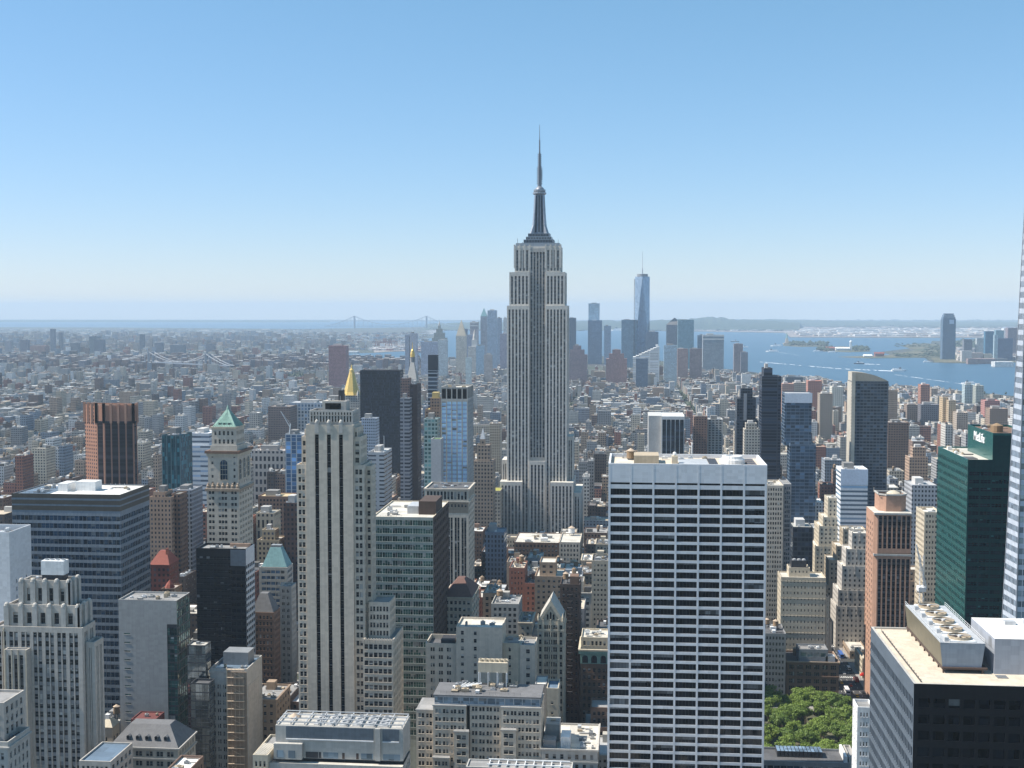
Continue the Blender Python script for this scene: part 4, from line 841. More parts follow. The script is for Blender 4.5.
# --- scaffolded stone building
def scaffolded():
    Y = 590.0; b = start('building', 'stone building with a scaffold strip and a long blank side wall', 210, 247, Y, 40, blinds=.35)
    x0, x1, y0, y1, zt = tier(b, 210, 247, 668, Y, 25, 0, 'stone_pale', 3.9, cols(at(227.5, 668, Y)[0] - at(210, 668, Y)[0], 3, .6, .3, 2, .35), 0, .55, roof='roof_blue', ns=0, par=1.4, top=7)
    band(b, 'stone_pale', x0, x0 + 8.6, y0, y0 + 1, zt - 2.2, zt - 1.2, .5); b.box('wall', 'brick_tan', x0 + 8.8, x1 - .2, y0 - .5, y0, 0, zt - 1.5)
    xs0, xs1 = x0 + 9.2, x1 - 1.4; sc = b.single('scaffold', MATS['scaffold'])
    for k in range(5): x = xs0 + (xs1 - xs0) * k / 4; sc.bar((x, y0 - 1.9, 0), (x, y0 - 1.9, zt + 1), .09)
    for k in range(int(zt / 3.9)): sc.box(xs0 - .3, xs1 + .3, y0 - 2.0, y0 - .6, zt - k * 3.9 - .2, zt - k * 3.9, bottom=True)
    for k in range(0, int(zt / 3.9), 2): sc.bar((xs0, y0 - 1.9, zt - k * 3.9), (xs1, y0 - 1.9, zt - k * 3.9 - 3.9), .07)
    b.single('pilaster', MATS['stone_cream']).box(x0 + 8.2, x0 + 8.8, y0 - .8, y0 - .01, 0, zt + .4)
    b.single('roof_housing', MATS['metal_grey']).box(x0 + 3.0, x1 - 2.8, y0 + 11, y0 + 21, zt - 1.4, zt + 5); b.clutter(x0 + 1, x1 - 1, y0 + 1, y0 + 10, zt - 1.4, 8, .6)
    b.box('side_panel', 'limestone', x1 + .002, x1 + .14, y0 + 1.5, y1 - 6, 0, zt - 9); keep(x0, x1, y0, y1, 210, 263, 646, 768); b.finish()
scaffolded()

# --- long plant-roofed stone building, bottom
def plant_roof():
    Y = 480.0; b = start('building', 'long beige stone building with a blue louver band and a roof of open steel frames', 257, 405, Y, 30, blinds=.5)
    X = lambda p: at(p, 730, Y)[0]; Z = lambda y: at(335, y, Y)[1]
    x0, x1 = X(275.5), X(403); z = Z(727); W = 'stone_pale'
    b.box('wall', W, x0, x1, Y, Y + 16, Z(759), z - .02)
    b.roof(x0, x1, Y, Y + 16, z, W, 'roof_dark', 2.2, .5)
    for pa, pb in ((286, 373.5), (382.5, 399)): b.single('louver_band', MATS['louver_blue']).box(X(pa), X(pb), Y - .15, Y - .004, Z(739.5), Z(727.6), bottom=True); b.single('ledge', MATS['white_panel']).box(X(pa), X(pb), Y - .5, Y - .004, Z(740.6), Z(739.6), bottom=True)
    b.single('pier', MATS[W]).box(X(375.5), X(380.5), Y - .8, Y - .004, Z(759), Z(727))
    # set-back terrace level
    for pa, pb, mt in ((277.5, 284.5, 'glass_pale'), (289, 296, 'glass_pale'), (323, 338, 'glass_pale'), (361, 373, 'glass_pale'), (383, 400, 'glass_pale'), (300, 302, 'metal_dark'), (318.5, 321, 'metal_dark'), (342, 344.5, 'brick_dark'), (356, 358.5, 'brick_dark'), (305.5, 318, 'metal_dark')):
        f = b.single('terrace_opening', MATS[mt]); f.face([(X(pa), Y - .06, Z(758.6)), (X(pb), Y - .06, Z(758.6)), (X(pb), Y - .06, Z(752.5)), (X(pa), Y - .06, Z(752.5))])
    b.single('turret', MATS[W]).box(X(275), X(303), Y - 2.2, Y - .2, Z(759), Z(743.5))
    for pa in (278, 289.5): b.single('window', MATS['glass_pale']).face([(X(pa), Y - 2.26, Z(757.5)), (X(pa + 7), Y - 2.26, Z(757.5)), (X(pa + 7), Y - 2.26, Z(750)), (X(pa), Y - 2.26, Z(750))])
    zb = Z(761); xa, xb = X(272), X(404)
    b.facade((xa, Y - 4), 'N', xb - xa, rows(zb - 1.4, 40, 3.9, .55), cols(xb - xa, 26, .55, .6), 0, zb, W, .4); b.facade((xb, Y - 4), 'W', 18, rows(zb - 1.4, 40, 3.9, .55), cols(18, 5, .55, .6), 0, zb, W, .4)
    b.part('terrace', 'roof_pale').box(xa + .3, xb - .3, Y - 3.7, Y - .01, zb - 1.6, zb - .6); b.part('wall', W).face([(xa, Y - 4, 0), (xa, Y + 14, 0), (xa, Y + 14, zb), (xa, Y - 4, zb)])
    b.part('wall', W).face([(xa, Y + 14, 0), (xb, Y + 14, 0), (xb, Y + 14, zb), (xa, Y + 14, zb)])
    # left wing
    zl = Z(752); b.facade((X(257), Y - 6), 'N', X(271.8) - X(257), rows(zl - 1.5, 40, 3.9, .6), cols(X(271.8) - X(257), 3, .5, .5), 0, zl, 'stone_cream', .4); b.part('wall', 'stone_cream').face([(X(257), Y - 6, 0), (X(257), Y + 14, 0), (X(257), Y + 14, zl), (X(257), Y - 6, zl)])
    b.roof(X(257), X(271.8), Y - 6, Y + 18, zl, 'stone_cream', 'roof_grey', .9); b.part('wall', 'stone_cream').face([(X(271.8), Y - 6, 0), (X(271.8), Y + 18, 0), (X(271.8), Y + 18, zl), (X(271.8), Y - 6, zl)])
    for k in range(9): b.single('skylight', MATS['roof_pale']).box(X(258.4) + k * .62, X(258.4) + k * .62 + .3, Y - 5, Y + 8, zl - .9, zl - .1)
    # open steel frames and plant
    fr = b.single('roof_frame', MATS['metal_light']); zf = z + .6
    for k in range(10): x = x0 + .5 + (x1 - x0 - 1) * k / 9; fr.box(x - .22, x + .22, Y + .6, Y + 15.4, zf, zf + .4, bottom=True)
    for k in range(4): y = Y + 1 + 4.6 * k; fr.box(x0 + .3, x1 - .3, y - .2, y + .2, zf + .42, zf + .75, bottom=True)
    for k in range(10):
        for yy in (Y + 1, Y + 14.8): x = x0 + .5 + (x1 - x0 - 1) * k / 9; fr.box(x - .15, x + .15, yy - .15, yy + .15, z - 2.2, zf)
    for k in range(6): x = x0 + 17 + k * 5.2; f = b.single('cooling_fan', [MATS['metal_light'], MATS['metal_dark']]); f.box(x - 2.0, x + 2.0, Y + 2, Y + 14, z - 2.2, z + .3); [f.lathe(x, y, [(1.5, z + .3), (1.5, z + 1.0), (1.2, z + 1.0), (1.2, z + .5)], 12, 1 if 0 else 0) for y in (Y + 4, Y + 8, Y + 12)]
    b.tank(x0 + 5, Y + 10, z - 2.2, 2.2, 2.4, .3); keep(X(257), X(405), Y - 6, Y + 16, 257, 408, 711, 768); b.finish()
plant_roof()
# ------------------------------------------------------------------ near buildings, centre and right
def dep(pc, pf, Y): return Y * ((VPX - pc) / (VPX - pf) - 1)      # depth of a side face seen between two columns
# green glass slab with a dark end wall
def green_slab():
    Y = 640.0; b = start('office_block', 'pale green glass slab of long window bands with a black end wall', 376, 433, Y, 50, 'office block', glass='glass_green', blinds=.25)
    X = lambda p: at(p, 520, Y)[0]; Z = lambda y: at(405, y, Y)[1]; x0, x1, z = X(372), X(433), Z(517); D = dep(433, 449, Y); fh = (Z(525) - Z(598)) / 9.0
    n = 6; W = x1 - x0
    # gently bowed front: facets
    b.facade((x0, Y), 'N', W, rows(z - 1.0, 30, fh, .64, .16), cols(W, n, .93, 0, 4, .12), 0, z, 'stone_green', .3)
    b.facade((x1, Y), 'W', D, rows(z - 1.0, 30, fh, .5), cols(D, 10, .5, 1.0), 0, z, 'brick_dark', .3, glass='glass_black', blinds=.05)
    b.part('wall', 'stone_grey').face([(x0, Y, 0), (x0, Y + D, 0), (x0, Y + D, z), (x0, Y, z)]); b.part('wall', 'stone_grey').face([(x0, Y + D, 0), (x1, Y + D, 0), (x1, Y + D, z), (x0, Y + D, z)])
    b.roof(x0, x1, Y, Y + D, z, 'stone_cream', 'roof_pale', .6); b.single('plant_room', MATS['brick_dark']).box(x1 - 9.5, x1 - .3, Y + 12, Y + 34, z - .6, z + 6.5)
    b.single('plant_room', MATS['metal_light']).box(x1 - 16, x1 - 10, Y + 14, Y + 30, z - .6, z + 3.5); b.clutter(x0 + 1, x1 - 17, Y + 3, Y + 40, z - .6, 10, .8); keep(x0, x1, Y, Y + D, 374, 450, 502, 648); b.finish()
green_slab()
def colonnade():
    Y = 800.0; b = start('building', 'tan stone tower with a colonnaded top floor below the blue striped tower', 425, 470, Y, 14, blinds=.3)
    X = lambda p: at(p, 500, Y)[0]; Z = lambda y: at(447, y, Y)[1]; W = 'limestone_warm'; D = dep(468.5, 474.5, Y); x0, x1, z = X(425), X(468.5), Z(488.5)
    fh = 3.8; w = x1 - x0
    b.facade((x0, Y), 'N', w, [(Z(499.5), Z(491.5))], cols(w, 12, .62, .8), Z(501), z, W, .7); b.facade((x1, Y), 'W', D, [(Z(499.5), Z(491.5))], cols(D, 4, .62, .8), Z(501), z, W, .7)
    band(b, W, x0, x1, Y, Y + D, Z(502), Z(501) - .01, .6); band(b, W, x0, x1, Y, Y + D, z - .9, z, .7)
    b.facade((x0, Y), 'N', w, rows(Z(503), Z(513), 3.4, .5), cols(w, 12, .5, .8), Z(513), Z(501), 'brick_tan', .4); b.facade((x0, Y), 'N', w, rows(Z(516), 20, fh, .6), cols(w, 6, .7, .8, 2, .4), 0, Z(513), W, .5, strip='spandrel_dark')
    b.facade((x1, Y), 'W', D, rows(Z(503), 20, fh, .55), cols(D, 4, .5, .8), 0, Z(501), W, .4)
    b.part('wall', W).face([(x0, Y, 0), (x0, Y + D, 0), (x0, Y + D, z), (x0, Y, z)]); b.part('wall', W).face([(x0, Y + D, 0), (x1, Y + D, 0), (x1, Y + D, z), (x0, Y + D, z)])
    b.roof(x0, x1, Y, Y + D, z, W, 'roof_dark', .8); b.clutter(x0 + 1, x1 - 1, Y + 1, Y + D - 1, z - .8, 10, .6); keep(x0, x1, Y, Y + D, 425, 475, 484, 600); b.finish()
colonnade()
b = start('building', 'stone block with a dark red hipped roof and arcaded attic beside the green slab', 444, 472, 690, 15, blinds=.3)
x0, x1, y0, y1, zt = tier(b, 443.5, 472, 597, 690, dep(472, 478.5, 690) + 3, 0, 'limestone_warm', 3.8, 6, .6, .52, group=1, roof='roof_dark', ns=4)
band(b, 'stone_cream', x0, x1, y0, y1, zt - .8, zt + .1, .7); band(b, 'stone_cream', x0, x1, y0, y1, zt - 8.4, zt - 7.8, .5); b.single('hipped_roof', MATS['roof_brown']).pyramid(x0 - .2, x1 + .2, y0 - .2, y1 + .2, zt + .1, at(463, 581, 696)[1], (.25, .2)); keep(x0, x1, y0, y1, 443, 479, 579, 636); b.finish()

# stepped beige block
def stepped_block():
    Y = 610.0; b = start('building', 'plain grey-beige stepped block with few windows behind the glass-topped hotel', 425, 536, Y, 20, blinds=.45)
    W = 'limestone_warm'
    t1 = tier(b, 425.5, 456, 643, Y, 18, 0, W, 3.9, 3, .5, .5, group=2, margin=1.5, roof='roof_dark', ns=0, par=2.2)
    t2 = tier(b, 456.1, 502, 626.5, Y - 1.5, 20, 0, W, 3.9, [(2.4, 3.8), (8.8, 10.2)], roof='roof_pale', ns=0)
    t3 = tier(b, 502.1, 520, 643, Y + 2, 16, 0, 'stone_cream', 4.0, [(3.2, 4.4)], roof='roof_grey', ns=0); t4 = tier(b, 520.1, 535, 645, Y + .5, 16, 0, W, 4.0, [(3.0, 4.8)], ns=4)
    b.clutter(t2[0] + 2, t2[1] - 2, t2[2] + 3, t2[3] - 2, t2[4] - 1, 6, .7); b.single('roof_housing', MATS['metal_dark']).box(t1[1] - 8, t1[1] - 1, t1[2] + 3, t1[2] + 12, t1[4] - 2.2, t1[4] + 1.2)
    b.clutter(t3[0], t4[1], t3[2] + 2, t3[3] - 1, t3[4] - 1, 5, .7); keep(t1[0], t4[1], Y - 2, Y + 20, 425, 538, 622, 700); b.finish()
stepped_block()
# glass-topped hotel, bottom centre
def hotel():
    Y = 520.0; b = start('building', 'wide beige stone block topped by a glass penthouse band and heaps of roof plant', 415, 543, Y, 24, blinds=.55)
    W = 'limestone_warm'; X = lambda p: at(p, 700, Y)[0]; Z = lambda y: at(487, y, Y)[1]; fh = (Z(705) - Z(762)) / 7.05
    def bay(pa, pb, yt, yo, n, d=20, g=2):
        xa, xb, z = X(pa), X(pb), Z(yt); w = xb - xa
        b.facade((xa, Y + yo), 'N', w, rows(z - 1.0, 30, fh, .52), cols(w, n, .74, .5, g, .35), 0, z, W, .4)
        for x in (xa, xb): b.part('wall', W).face([(x, Y + yo, 0), (x, Y + yo + d, 0), (x, Y + yo + d, z), (x, Y + yo, z)])
        b.part('roof', 'roof_grey').face([(xa, Y + yo, z), (xb, Y + yo, z), (xb, Y + yo + d, z), (xa, Y + yo + d, z)]); b.single('ledge', MATS['stone_pale']).box(xa - .3, xb + .3, Y + yo - .4, Y + yo - .004, z - .5, z, bottom=True)
    bay(414.5, 432.5, 714, 4, 2, 16); bay(433, 466, 706, 0, 4); bay(454.5, 469.2, 730, -2.2, 1, 2.1); bay(469.3, 501, 704, 1.5, 4); bay(501.2, 541, 706, 0, 5); bay(501.5, 516.5, 727, -2.2, 1, 2.1); bay(433.2, 450, 757, -2.0, 2, 1.9)
    x0, x1 = X(433), X(541); zp = Z(697.5); zb = Z(706)
    w = x1 - x0 - 1; b.facade((x0 + .5, Y + .8), 'N', w, [(zb + .5, zp - .6)], cols(w, 12, .93), zb - .3, zp, 'metal_light', .25, glass='glass_pale', blinds=.1); b.facade((x1 - .5, Y + .8), 'W', 17, [(zb + .5, zp - .6)], cols(17, 5, .93), zb - .3, zp, 'metal_light', .25, glass='glass_pale')
    b.part('wall', 'metal_light').face([(x0 + .5, Y + .8, zb), (x0 + .5, Y + 18, zb), (x0 + .5, Y + 18, zp), (x0 + .5, Y + .8, zp)])
    b.single('roof_slab', MATS['slate']).box(x0, x1, Y + .3, Y + 18.5, zp + .004, zp + .5, bottom=True)
    zr = zp + .5; r = random.Random(4); cl = b.clutter(X(450), X(470), Y + 4, Y + 17, zr, 12, .75); b.clutter(X(440), X(520), Y + 2, Y + 18, zr, 22, .8)
    # elevated cooling towers on white posts
    ca, cb = X(474), X(504); c = b.single('cooling_tower', [MATS['stone_cream'], MATS['metal_dark'], MATS['metal_white']]); zt = Z(672); c.box(ca, cb, Y + 14, Y + 19, zr + 6.2, zt, bottom=True)
    for k in range(6): x = ca + (cb - ca) * (k + .5) / 6; c.lathe(x, Y + 16.5, [(.9, zt), (1.1, zt + 1.0), (.8, zt + 1.0), (.8, zt + .4)], 12)
    for k in range(4): x = ca + .4 + (cb - ca - .8) * k / 3; c.box(x - .18, x + .18, Y + 13.6, Y + 13.96, zr, zr + 6.2, 2); c.box(x - .18, x + .18, Y + 18.6, Y + 18.96, zr, zr + 6.2, 2)
    for k in range(5): b.single('duct', MATS['metal_white']).bar((X(455 + k * 3.2), Y + 6 + k, zr + 1.2), (X(462 + k * 4), Y + 13, zr + 1.6), .35, 0, 6)
    keep(X(414), X(543), Y - 2, Y + 20, 414, 543, 690, 768); b.finish()
hotel()
# low block with white roof plant
b = start('building', 'low grey stone block with bright white roof plant against the white grid tower', 541, 597, 520, 20, blinds=.3)
x0, x1, y0, y1, zt = tier(b, 541.3, 597.5, 748.5, 520, 34, 0, 'stone_pale', 4.2, 7, .42, .5, roof='roof_pale', ns=6, par=.8)
band(b, 'stone_pale', x0, x1, y0, y1, zt - .5, zt + .2, .4); band(b, 'stone_pale', x0, x1, y0, y1, zt - 5.6, zt - 5, .3)
b.single('plant_room', MATS['metal_white']).box(x0 + 8, x0 + 12, y0 + 3, y0 + 12, zt - .8, zt + 4.2); b.single('plant_room', MATS['concrete']).box(x0 + .8, x0 + 7, y0 + 12, y0 + 22, zt - .8, zt + 6.5); b.single('plant_room', MATS['stone_grey']).box(x0 + .6, x0 + 6, y0 + 2, y0 + 8, zt - .8, zt + 3)
b.clutter(x0 + 12.5, x1 - 1, y0 + 2, y1 - 2, zt - .8, 16, .7); b.clutter(x0 + 1, x0 + 7, y0 + 13, y0 + 21, zt + 6.5, 4, .5)
for k in range(4): b.single('flue', MATS['metal_white']).bar((x0 + 8.6 + k * .9, y0 + 2.2, zt - .8), (x0 + 8.6 + k * .9, y0 + 2.2, zt + 2.2), .16, 0, 6)
keep(x0, x1, y0, y1, 541, 600, 712, 768); b.finish()
b = start('building', 'roof with pale pipe frames along the bottom edge below the glass-topped hotel', 486, 572, 440, 12)
x0, x1, y0, y1, zt = tier(b, 466, 572, 766.5, 440, 8, 0, 'stone_pale', 4, 14, .5, .5, roof='roof_grey', ns=2, par=.5)
for k in range(9): b.single('roof_frame', MATS['metal_white']).box(x0 + 8 + k * 3.2, x0 + 8.3 + k * 3.2, y0 + 1, y0 + 7, zt - .5, zt + .5)
b.single('roof_frame', MATS['metal_white']).box(x0 + 7.5, x1 - 1, y0 + 6.2, y0 + 6.6, zt + .51, zt + .9, bottom=True); b.single('roof_frame', MATS['metal_white']).box(x0 + 7.5, x1 - 1, y0 + 1.2, y0 + 1.6, zt + .51, zt + .9, bottom=True); keep(x0, x1, y0, y1, 466, 573, 757, 768); b.finish()
# chateau gable
def gable():
    Y = 660.0; b = start('building', 'narrow pale stone tower with a steep pointed gable and slate roof', 537, 566, Y, 20, blinds=.3)
    X = lambda p: at(p, 650, Y)[0]; Z = lambda y: at(551, y, Y)[1]; W = 'stone_cream'; x0, x1, z = X(537.6), X(563.5), Z(621); w = x1 - x0; D = 24; fh = 4.0
    cN = cols(w * .2, 1, .55, .2, 1) + [(a + w * .24, c + w * .24) for a, c in cols(w * .52, 3, .8, 0, 2, .25)] + [(a + w * .8, c + w * .8) for a, c in cols(w * .2, 1, .55, .2, 1)]
    b.facade((x0, Y), 'N', w, rows(z - 1.2, 20, fh, .62), cN, 0, z, W, .5, strip='limestone_warm'); b.facade((x1, Y), 'W', D, rows(z - 1.2, 20, fh, .5), cols(D, 6, .5), 0, z, 'limestone_warm', .4)
    b.part('wall', W).face([(x0, Y, 0), (x0, Y + D, 0), (x0, Y + D, z), (x0, Y, z)])
    for f_ in (.21, .5, .79): b.single('pilaster', MATS[W]).box(x0 + w * f_ - .35, x0 + w * f_ + .35, Y - .5, Y - .01, 0, z + 1)
    band(b, W, x0, x1, Y, Y + D, Z(631), Z(629), .4); band(b, W, x0, x1, Y, Y + D, Z(646), Z(645), .3)
    xm = (x0 + x1) / 2; za = Z(601); rf = b.single('gable_roof', MATS['stone_pale'])
    for s in (-1, 1): rf.face([(xm + s * w * .46, Y + .5, z), (xm + s * w * .46, Y + D, z), (xm, Y + D, za), (xm, Y + .5, za)])
    g = b.single('gable', [MATS[W], MATS['glass_dark']]); g.face([(x0 + w * .04, Y + .49, z), (x1 - w * .04, Y + .49, z), (xm, Y + .49, za)])
    for s in (-1, 1): g.face([(xm + s * w * .5, Y - .35, z), (xm + s * w * .36, Y - .35, z), (xm, Y - .35, za - 2.6), (xm, Y - .35, za + .6)]); g.face([(xm + s * w * .5, Y - .35, z), (xm + s * w * .5, Y + .6, z), (xm, Y + .6, za + .6), (xm, Y - .35, za + .6)])
    for dx in (-1.6, 0, 1.6): h = 3.6 if dx == 0 else 2.4; g.face([(xm + dx - .5, Y + .4, z + .6), (xm + dx + .5, Y + .4, z + .6), (xm + dx + .5, Y + .4, z + .6 + h), (xm + dx, Y + .4, z + 1.4 + h), (xm + dx - .5, Y + .4, z + .6 + h)], 1)
    for x in (x0 + .4, x1 - .4): b.single('pinnacle', MATS[W]).lathe(x, Y, [(.7, z), (.7, z + 2), (.1, z + 4.2)], 6)
    b.single('finial', MATS[W]).lathe(xm, Y + .3, [(.5, za), (.2, za + 1.6), (.05, za + 2.4)], 6)
    b.part('wall', W).face([(x0, Y + D, 0), (x1, Y + D, 0), (x1, Y + D, z), (x0, Y + D, z)]); keep(x0, x1, Y, Y + D, 537, 567, 598, 690); b.finish()
gable()
b = start('building', 'blank tan stair tower with a blue roof in front of the gabled tower', 546, 562, 590, 12)
x0, x1, y0, y1, zt = tier(b, 546.5, 558.5, 688, 590, 15, 0, 'stone_cream', 5, [(2.2, 3.2)], .5, .3, roof='roof_blue', ns=2, par=.8, top=5); tier(b, 535, 546.3, 684, 594, 14, 0, 'stone_grey', 5, [], roof='roof_pale', ns=0, par=.4); keep(x0 - 6, x1, y0, y1, 535, 564, 678, 716); b.finish()
b = start('building', 'brown brick block with a green copper cornice over arched windows beside the white tower', 580, 606, 690, 26, blinds=.25)
x0, x1, y0, y1, zt = tier(b, 580.5, 608, 651, 690, 26, 0, 'brick_brown', 4.0, 5, .5, .52, roof='roof_grey', ns=5, top=8.5)
band(b, 'copper_green', x0, x1, y0, y1, zt - 1.4, zt + .3, 1.0); band(b, 'stone_cream', x0, x1, y0, y1, zt + .31, zt + 1.2, 1.3); b.box('wall', 'copper_green', x0 - .1, x1 + .1, y0 - .12, y0 - .003, zt - 7, zt - 1.4)
for k in range(3):
    w_ = b.single('arched_window', MATS['glass_dark']); xc = x0 + (x1 - x0) * (k + .5) / 3; w_.face([(xc - 1.6, y0 - .2, zt - 6.6), (xc + 1.6, y0 - .2, zt - 6.6)] + [(xc + 1.6 * cos(pi * j / 8), y0 - .2, zt - 3.9 + 1.6 * sin(pi * j / 8)) for j in range(9)])
tier(b, 581, 608, 637, 694, 20, zt - 1, 'stone_cream', 4.2, 6, .55, .6, roof='roof_pale', ns=4); b.clutter(x0 + 1, x1 - 1, y0 + 6, y1 - 7, zt + 6.5, 8, .7); keep(x0, x1, y0, y1, 580, 608, 628, 712); b.finish()
b = start('building', 'dark brown brick tower with an iron fire escape in shade behind the gabled tower', 558, 580, 720, 18, glass='glass_black', blinds=.12)
x0, x1, y0, y1, zt = tier(b, 560, 580, 584, 720, 20, 0, 'brick_dark', 3.8, 4, .42, .48, ns=4, roof='roof_dark')
fe = b.single('fire_escape', MATS['metal_dark'])
for k in range(16): z = zt - 6 - k * 3.8; fe.box(x0 + 4.2, x0 + 7.4, y0 - 1.1, y0 - .1, z, z + .12, bottom=True); fe.bar((x0 + 4.3, y0 - .6, z), (x0 + 7.2, y0 - .6, z - 3.8), .1)
b.tank(x0 + 3, y0 + 8, zt - 1, 1.7, 3.4, 2.2); b.single('roof_housing', MATS['brick_brown']).box(x0 + 5.5, x1 - 1, y0 + 5, y0 + 13, zt - 1, zt + 3.5); keep(x0, x1, y0, y1, 557, 582, 572, 690); b.finish()
# flat-roofed block before the spired tower
b = start('building', 'dark-fronted block with a broad sunlit tan roof at the foot of the spired skyscraper', 511, 580, 1090, 40, glass='glass_dark', blinds=.4)
x0, x1, y0, y1, zt = tier(b, 514, 559, 542, 1090, 48, 0, 'brick_brown', 4.0, 12, .5, .55, roof='roof_pale', ns=0, par=.6); t2 = tier(b, 559.2, 580, 542, 1090, 46, 0, 'limestone_warm', 4.0, 6, .5, .55, roof='roof_pale', ns=8)
b.clutter(x0 + 8, x1 - 4, y0 + 3, y1 - 4, zt - .6, 10, 1.4); b.tank(t2[0] + 9, y1 - 8, zt - 1, 3.0, 5, 2.5, 'metal_white'); keep(x0, t2[1], y0, y1, 511, 581, 524, 553); b.finish()

# residential grid tower behind the white one
b = start('apartment_tower', 'tall beige apartment tower of small square windows half hidden by the white grid tower', 745, 791, 885, 22, 'apartment tower', blinds=.3)
x0, x1, y0, y1, zt = tier(b, 747, 783.5, 485, 885, 30, 0, 'limestone_warm', 3.4, 14, .6, .55, ns=0, roof='roof_pale'); t2 = tier(b, 783.6, 791.5, 484, 888, 28, 0, 'stone_grey', 3.3, 3, .7, .6, ns=0, glass='glass_navy')
b.clutter(x0 + 8, x1 - 1, y0 + 2, y1 - 2, zt - 1, 10, .7); keep(x0, t2[1], y0, y1, 766, 792, 478, 610); b.finish()
# broad cream block with light shafts
def cream_block():
    Y = 850.0; b = start('building', 'broad cream stone block with shallow steps and dark roof tanks beyond the park', 776, 831, Y, 24, blinds=.3)
    W = 'stone_cream'; t = tier(b, 781, 826, 577, Y, 20, 0, W, 3.9, 12, .3, .42, ns=6, roof='roof_pale', side_wf=.4)
    tier(b, 826.1, 829.5, 597, Y + .6, 18, 0, W, 3.9, 1, .4, .42, ns=0); tier(b, 829.6, 832, 622, Y + 1.2, 16, 0, W, 3.9, 1, .4, .42, ns=0)
    u = tier(b, 789, 810, 567.5, Y + 6, 12, t[4] - 1, W, 3.6, 5, .3, .4, ns=3); b.single('cooling_tower', MATS['metal_dark']).box(u[0] + 2, u[1] - 2, u[2] + 3, u[3] - 3, u[4] - 1, u[4] + 4.2)
    for k in range(3): b.single('tank_lid', MATS['metal_light']).lathe(u[0] + 4 + k * 3.2, u[2] + 5, [(1.2, u[4] + 4.2), (1.2, u[4] + 5), (.3, u[4] + 5.3)], 10)
    for k in range(6): b.single('string_course', MATS[W]).box(t[0] - .2, t[1] - .02, Y - .25, Y - .004, t[4] - 3 - k * 11.7, t[4] - 2.5 - k * 11.7)
    keep(t[0], t[1] + 4, Y, Y + 20, 776, 832, 556, 652); b.finish()
cream_block()
def setbacks(label, steps, Y, d, W, WN, pxs, seed, nw=.4, ybot=640, blinds=.3, fh=3.8):
    """setback tower lit on its left: steps (px0, px1, ytop, y offset)"""
    b = start('building', label, pxs[0], pxs[1], Y, d, blinds=blinds); T = []
    for (a, c, yt, yo) in steps:
        x0, _ = at(a, yt, Y); x1, _ = at(c, yt, Y); n = max(1, round((x1 - x0) / 3.6)); T.append(tier(b, a, c, yt, Y + yo, d - yo * 1.4, 0, W, fh, n, nw, .48, ns=max(2, int(d / 4)), roof='roof_pale', top=1.4))
        t = T[-1]; m = max(2, n // 2)
        for k in range(m + 1): x = t[0] + .4 + (t[1] - t[0] - .8) * k / m; b.single('finial', MATS[W]).box(x - .35, x + .35, t[2] - .3, t[2] - .01, t[4] - 6, t[4] + 1.2)
    b.clutter(T[0][0] + 1, T[0][1] - 1, T[0][2] + 1, T[0][3] - 1, T[0][4] - 1, 5, .7); keep(min(t[0] for t in T), max(t[1] for t in T), Y, Y + d, pxs[0], pxs[1], steps[0][2], ybot); b.finish()
setbacks('cream art deco tower with ribbed crown stepping down on its sunlit side', [(828, 849, 498, 9), (823, 855.5, 517, 5), (819, 858, 526, 3), (815, 859, 546, 1), (812, 860, 572, 0)], 1130.0, 34, 'stone_cream', None, (811, 860), 2, ybot=610)
setbacks('narrow golden-tan setback tower squeezed behind the salmon tower and the cream deco tower', [(843, 866, 529, 6), (836, 867, 546, 3), (829, 868, 560, 1), (826, 868, 585, 0)], 1040.0, 26, 'stone_tan', None, (826, 868), 3, ybot=625)
setbacks('grey-fronted setback tower with sawtooth sunlit steps touching the salmon tower', [(852, 868, 533, 8), (846, 868, 549, 5), (842, 868, 566, 3), (838, 868, 590, 1), (836, 868, 606, 0)], 960.0, 26, 'limestone', None, (836, 868), 4, ybot=650)
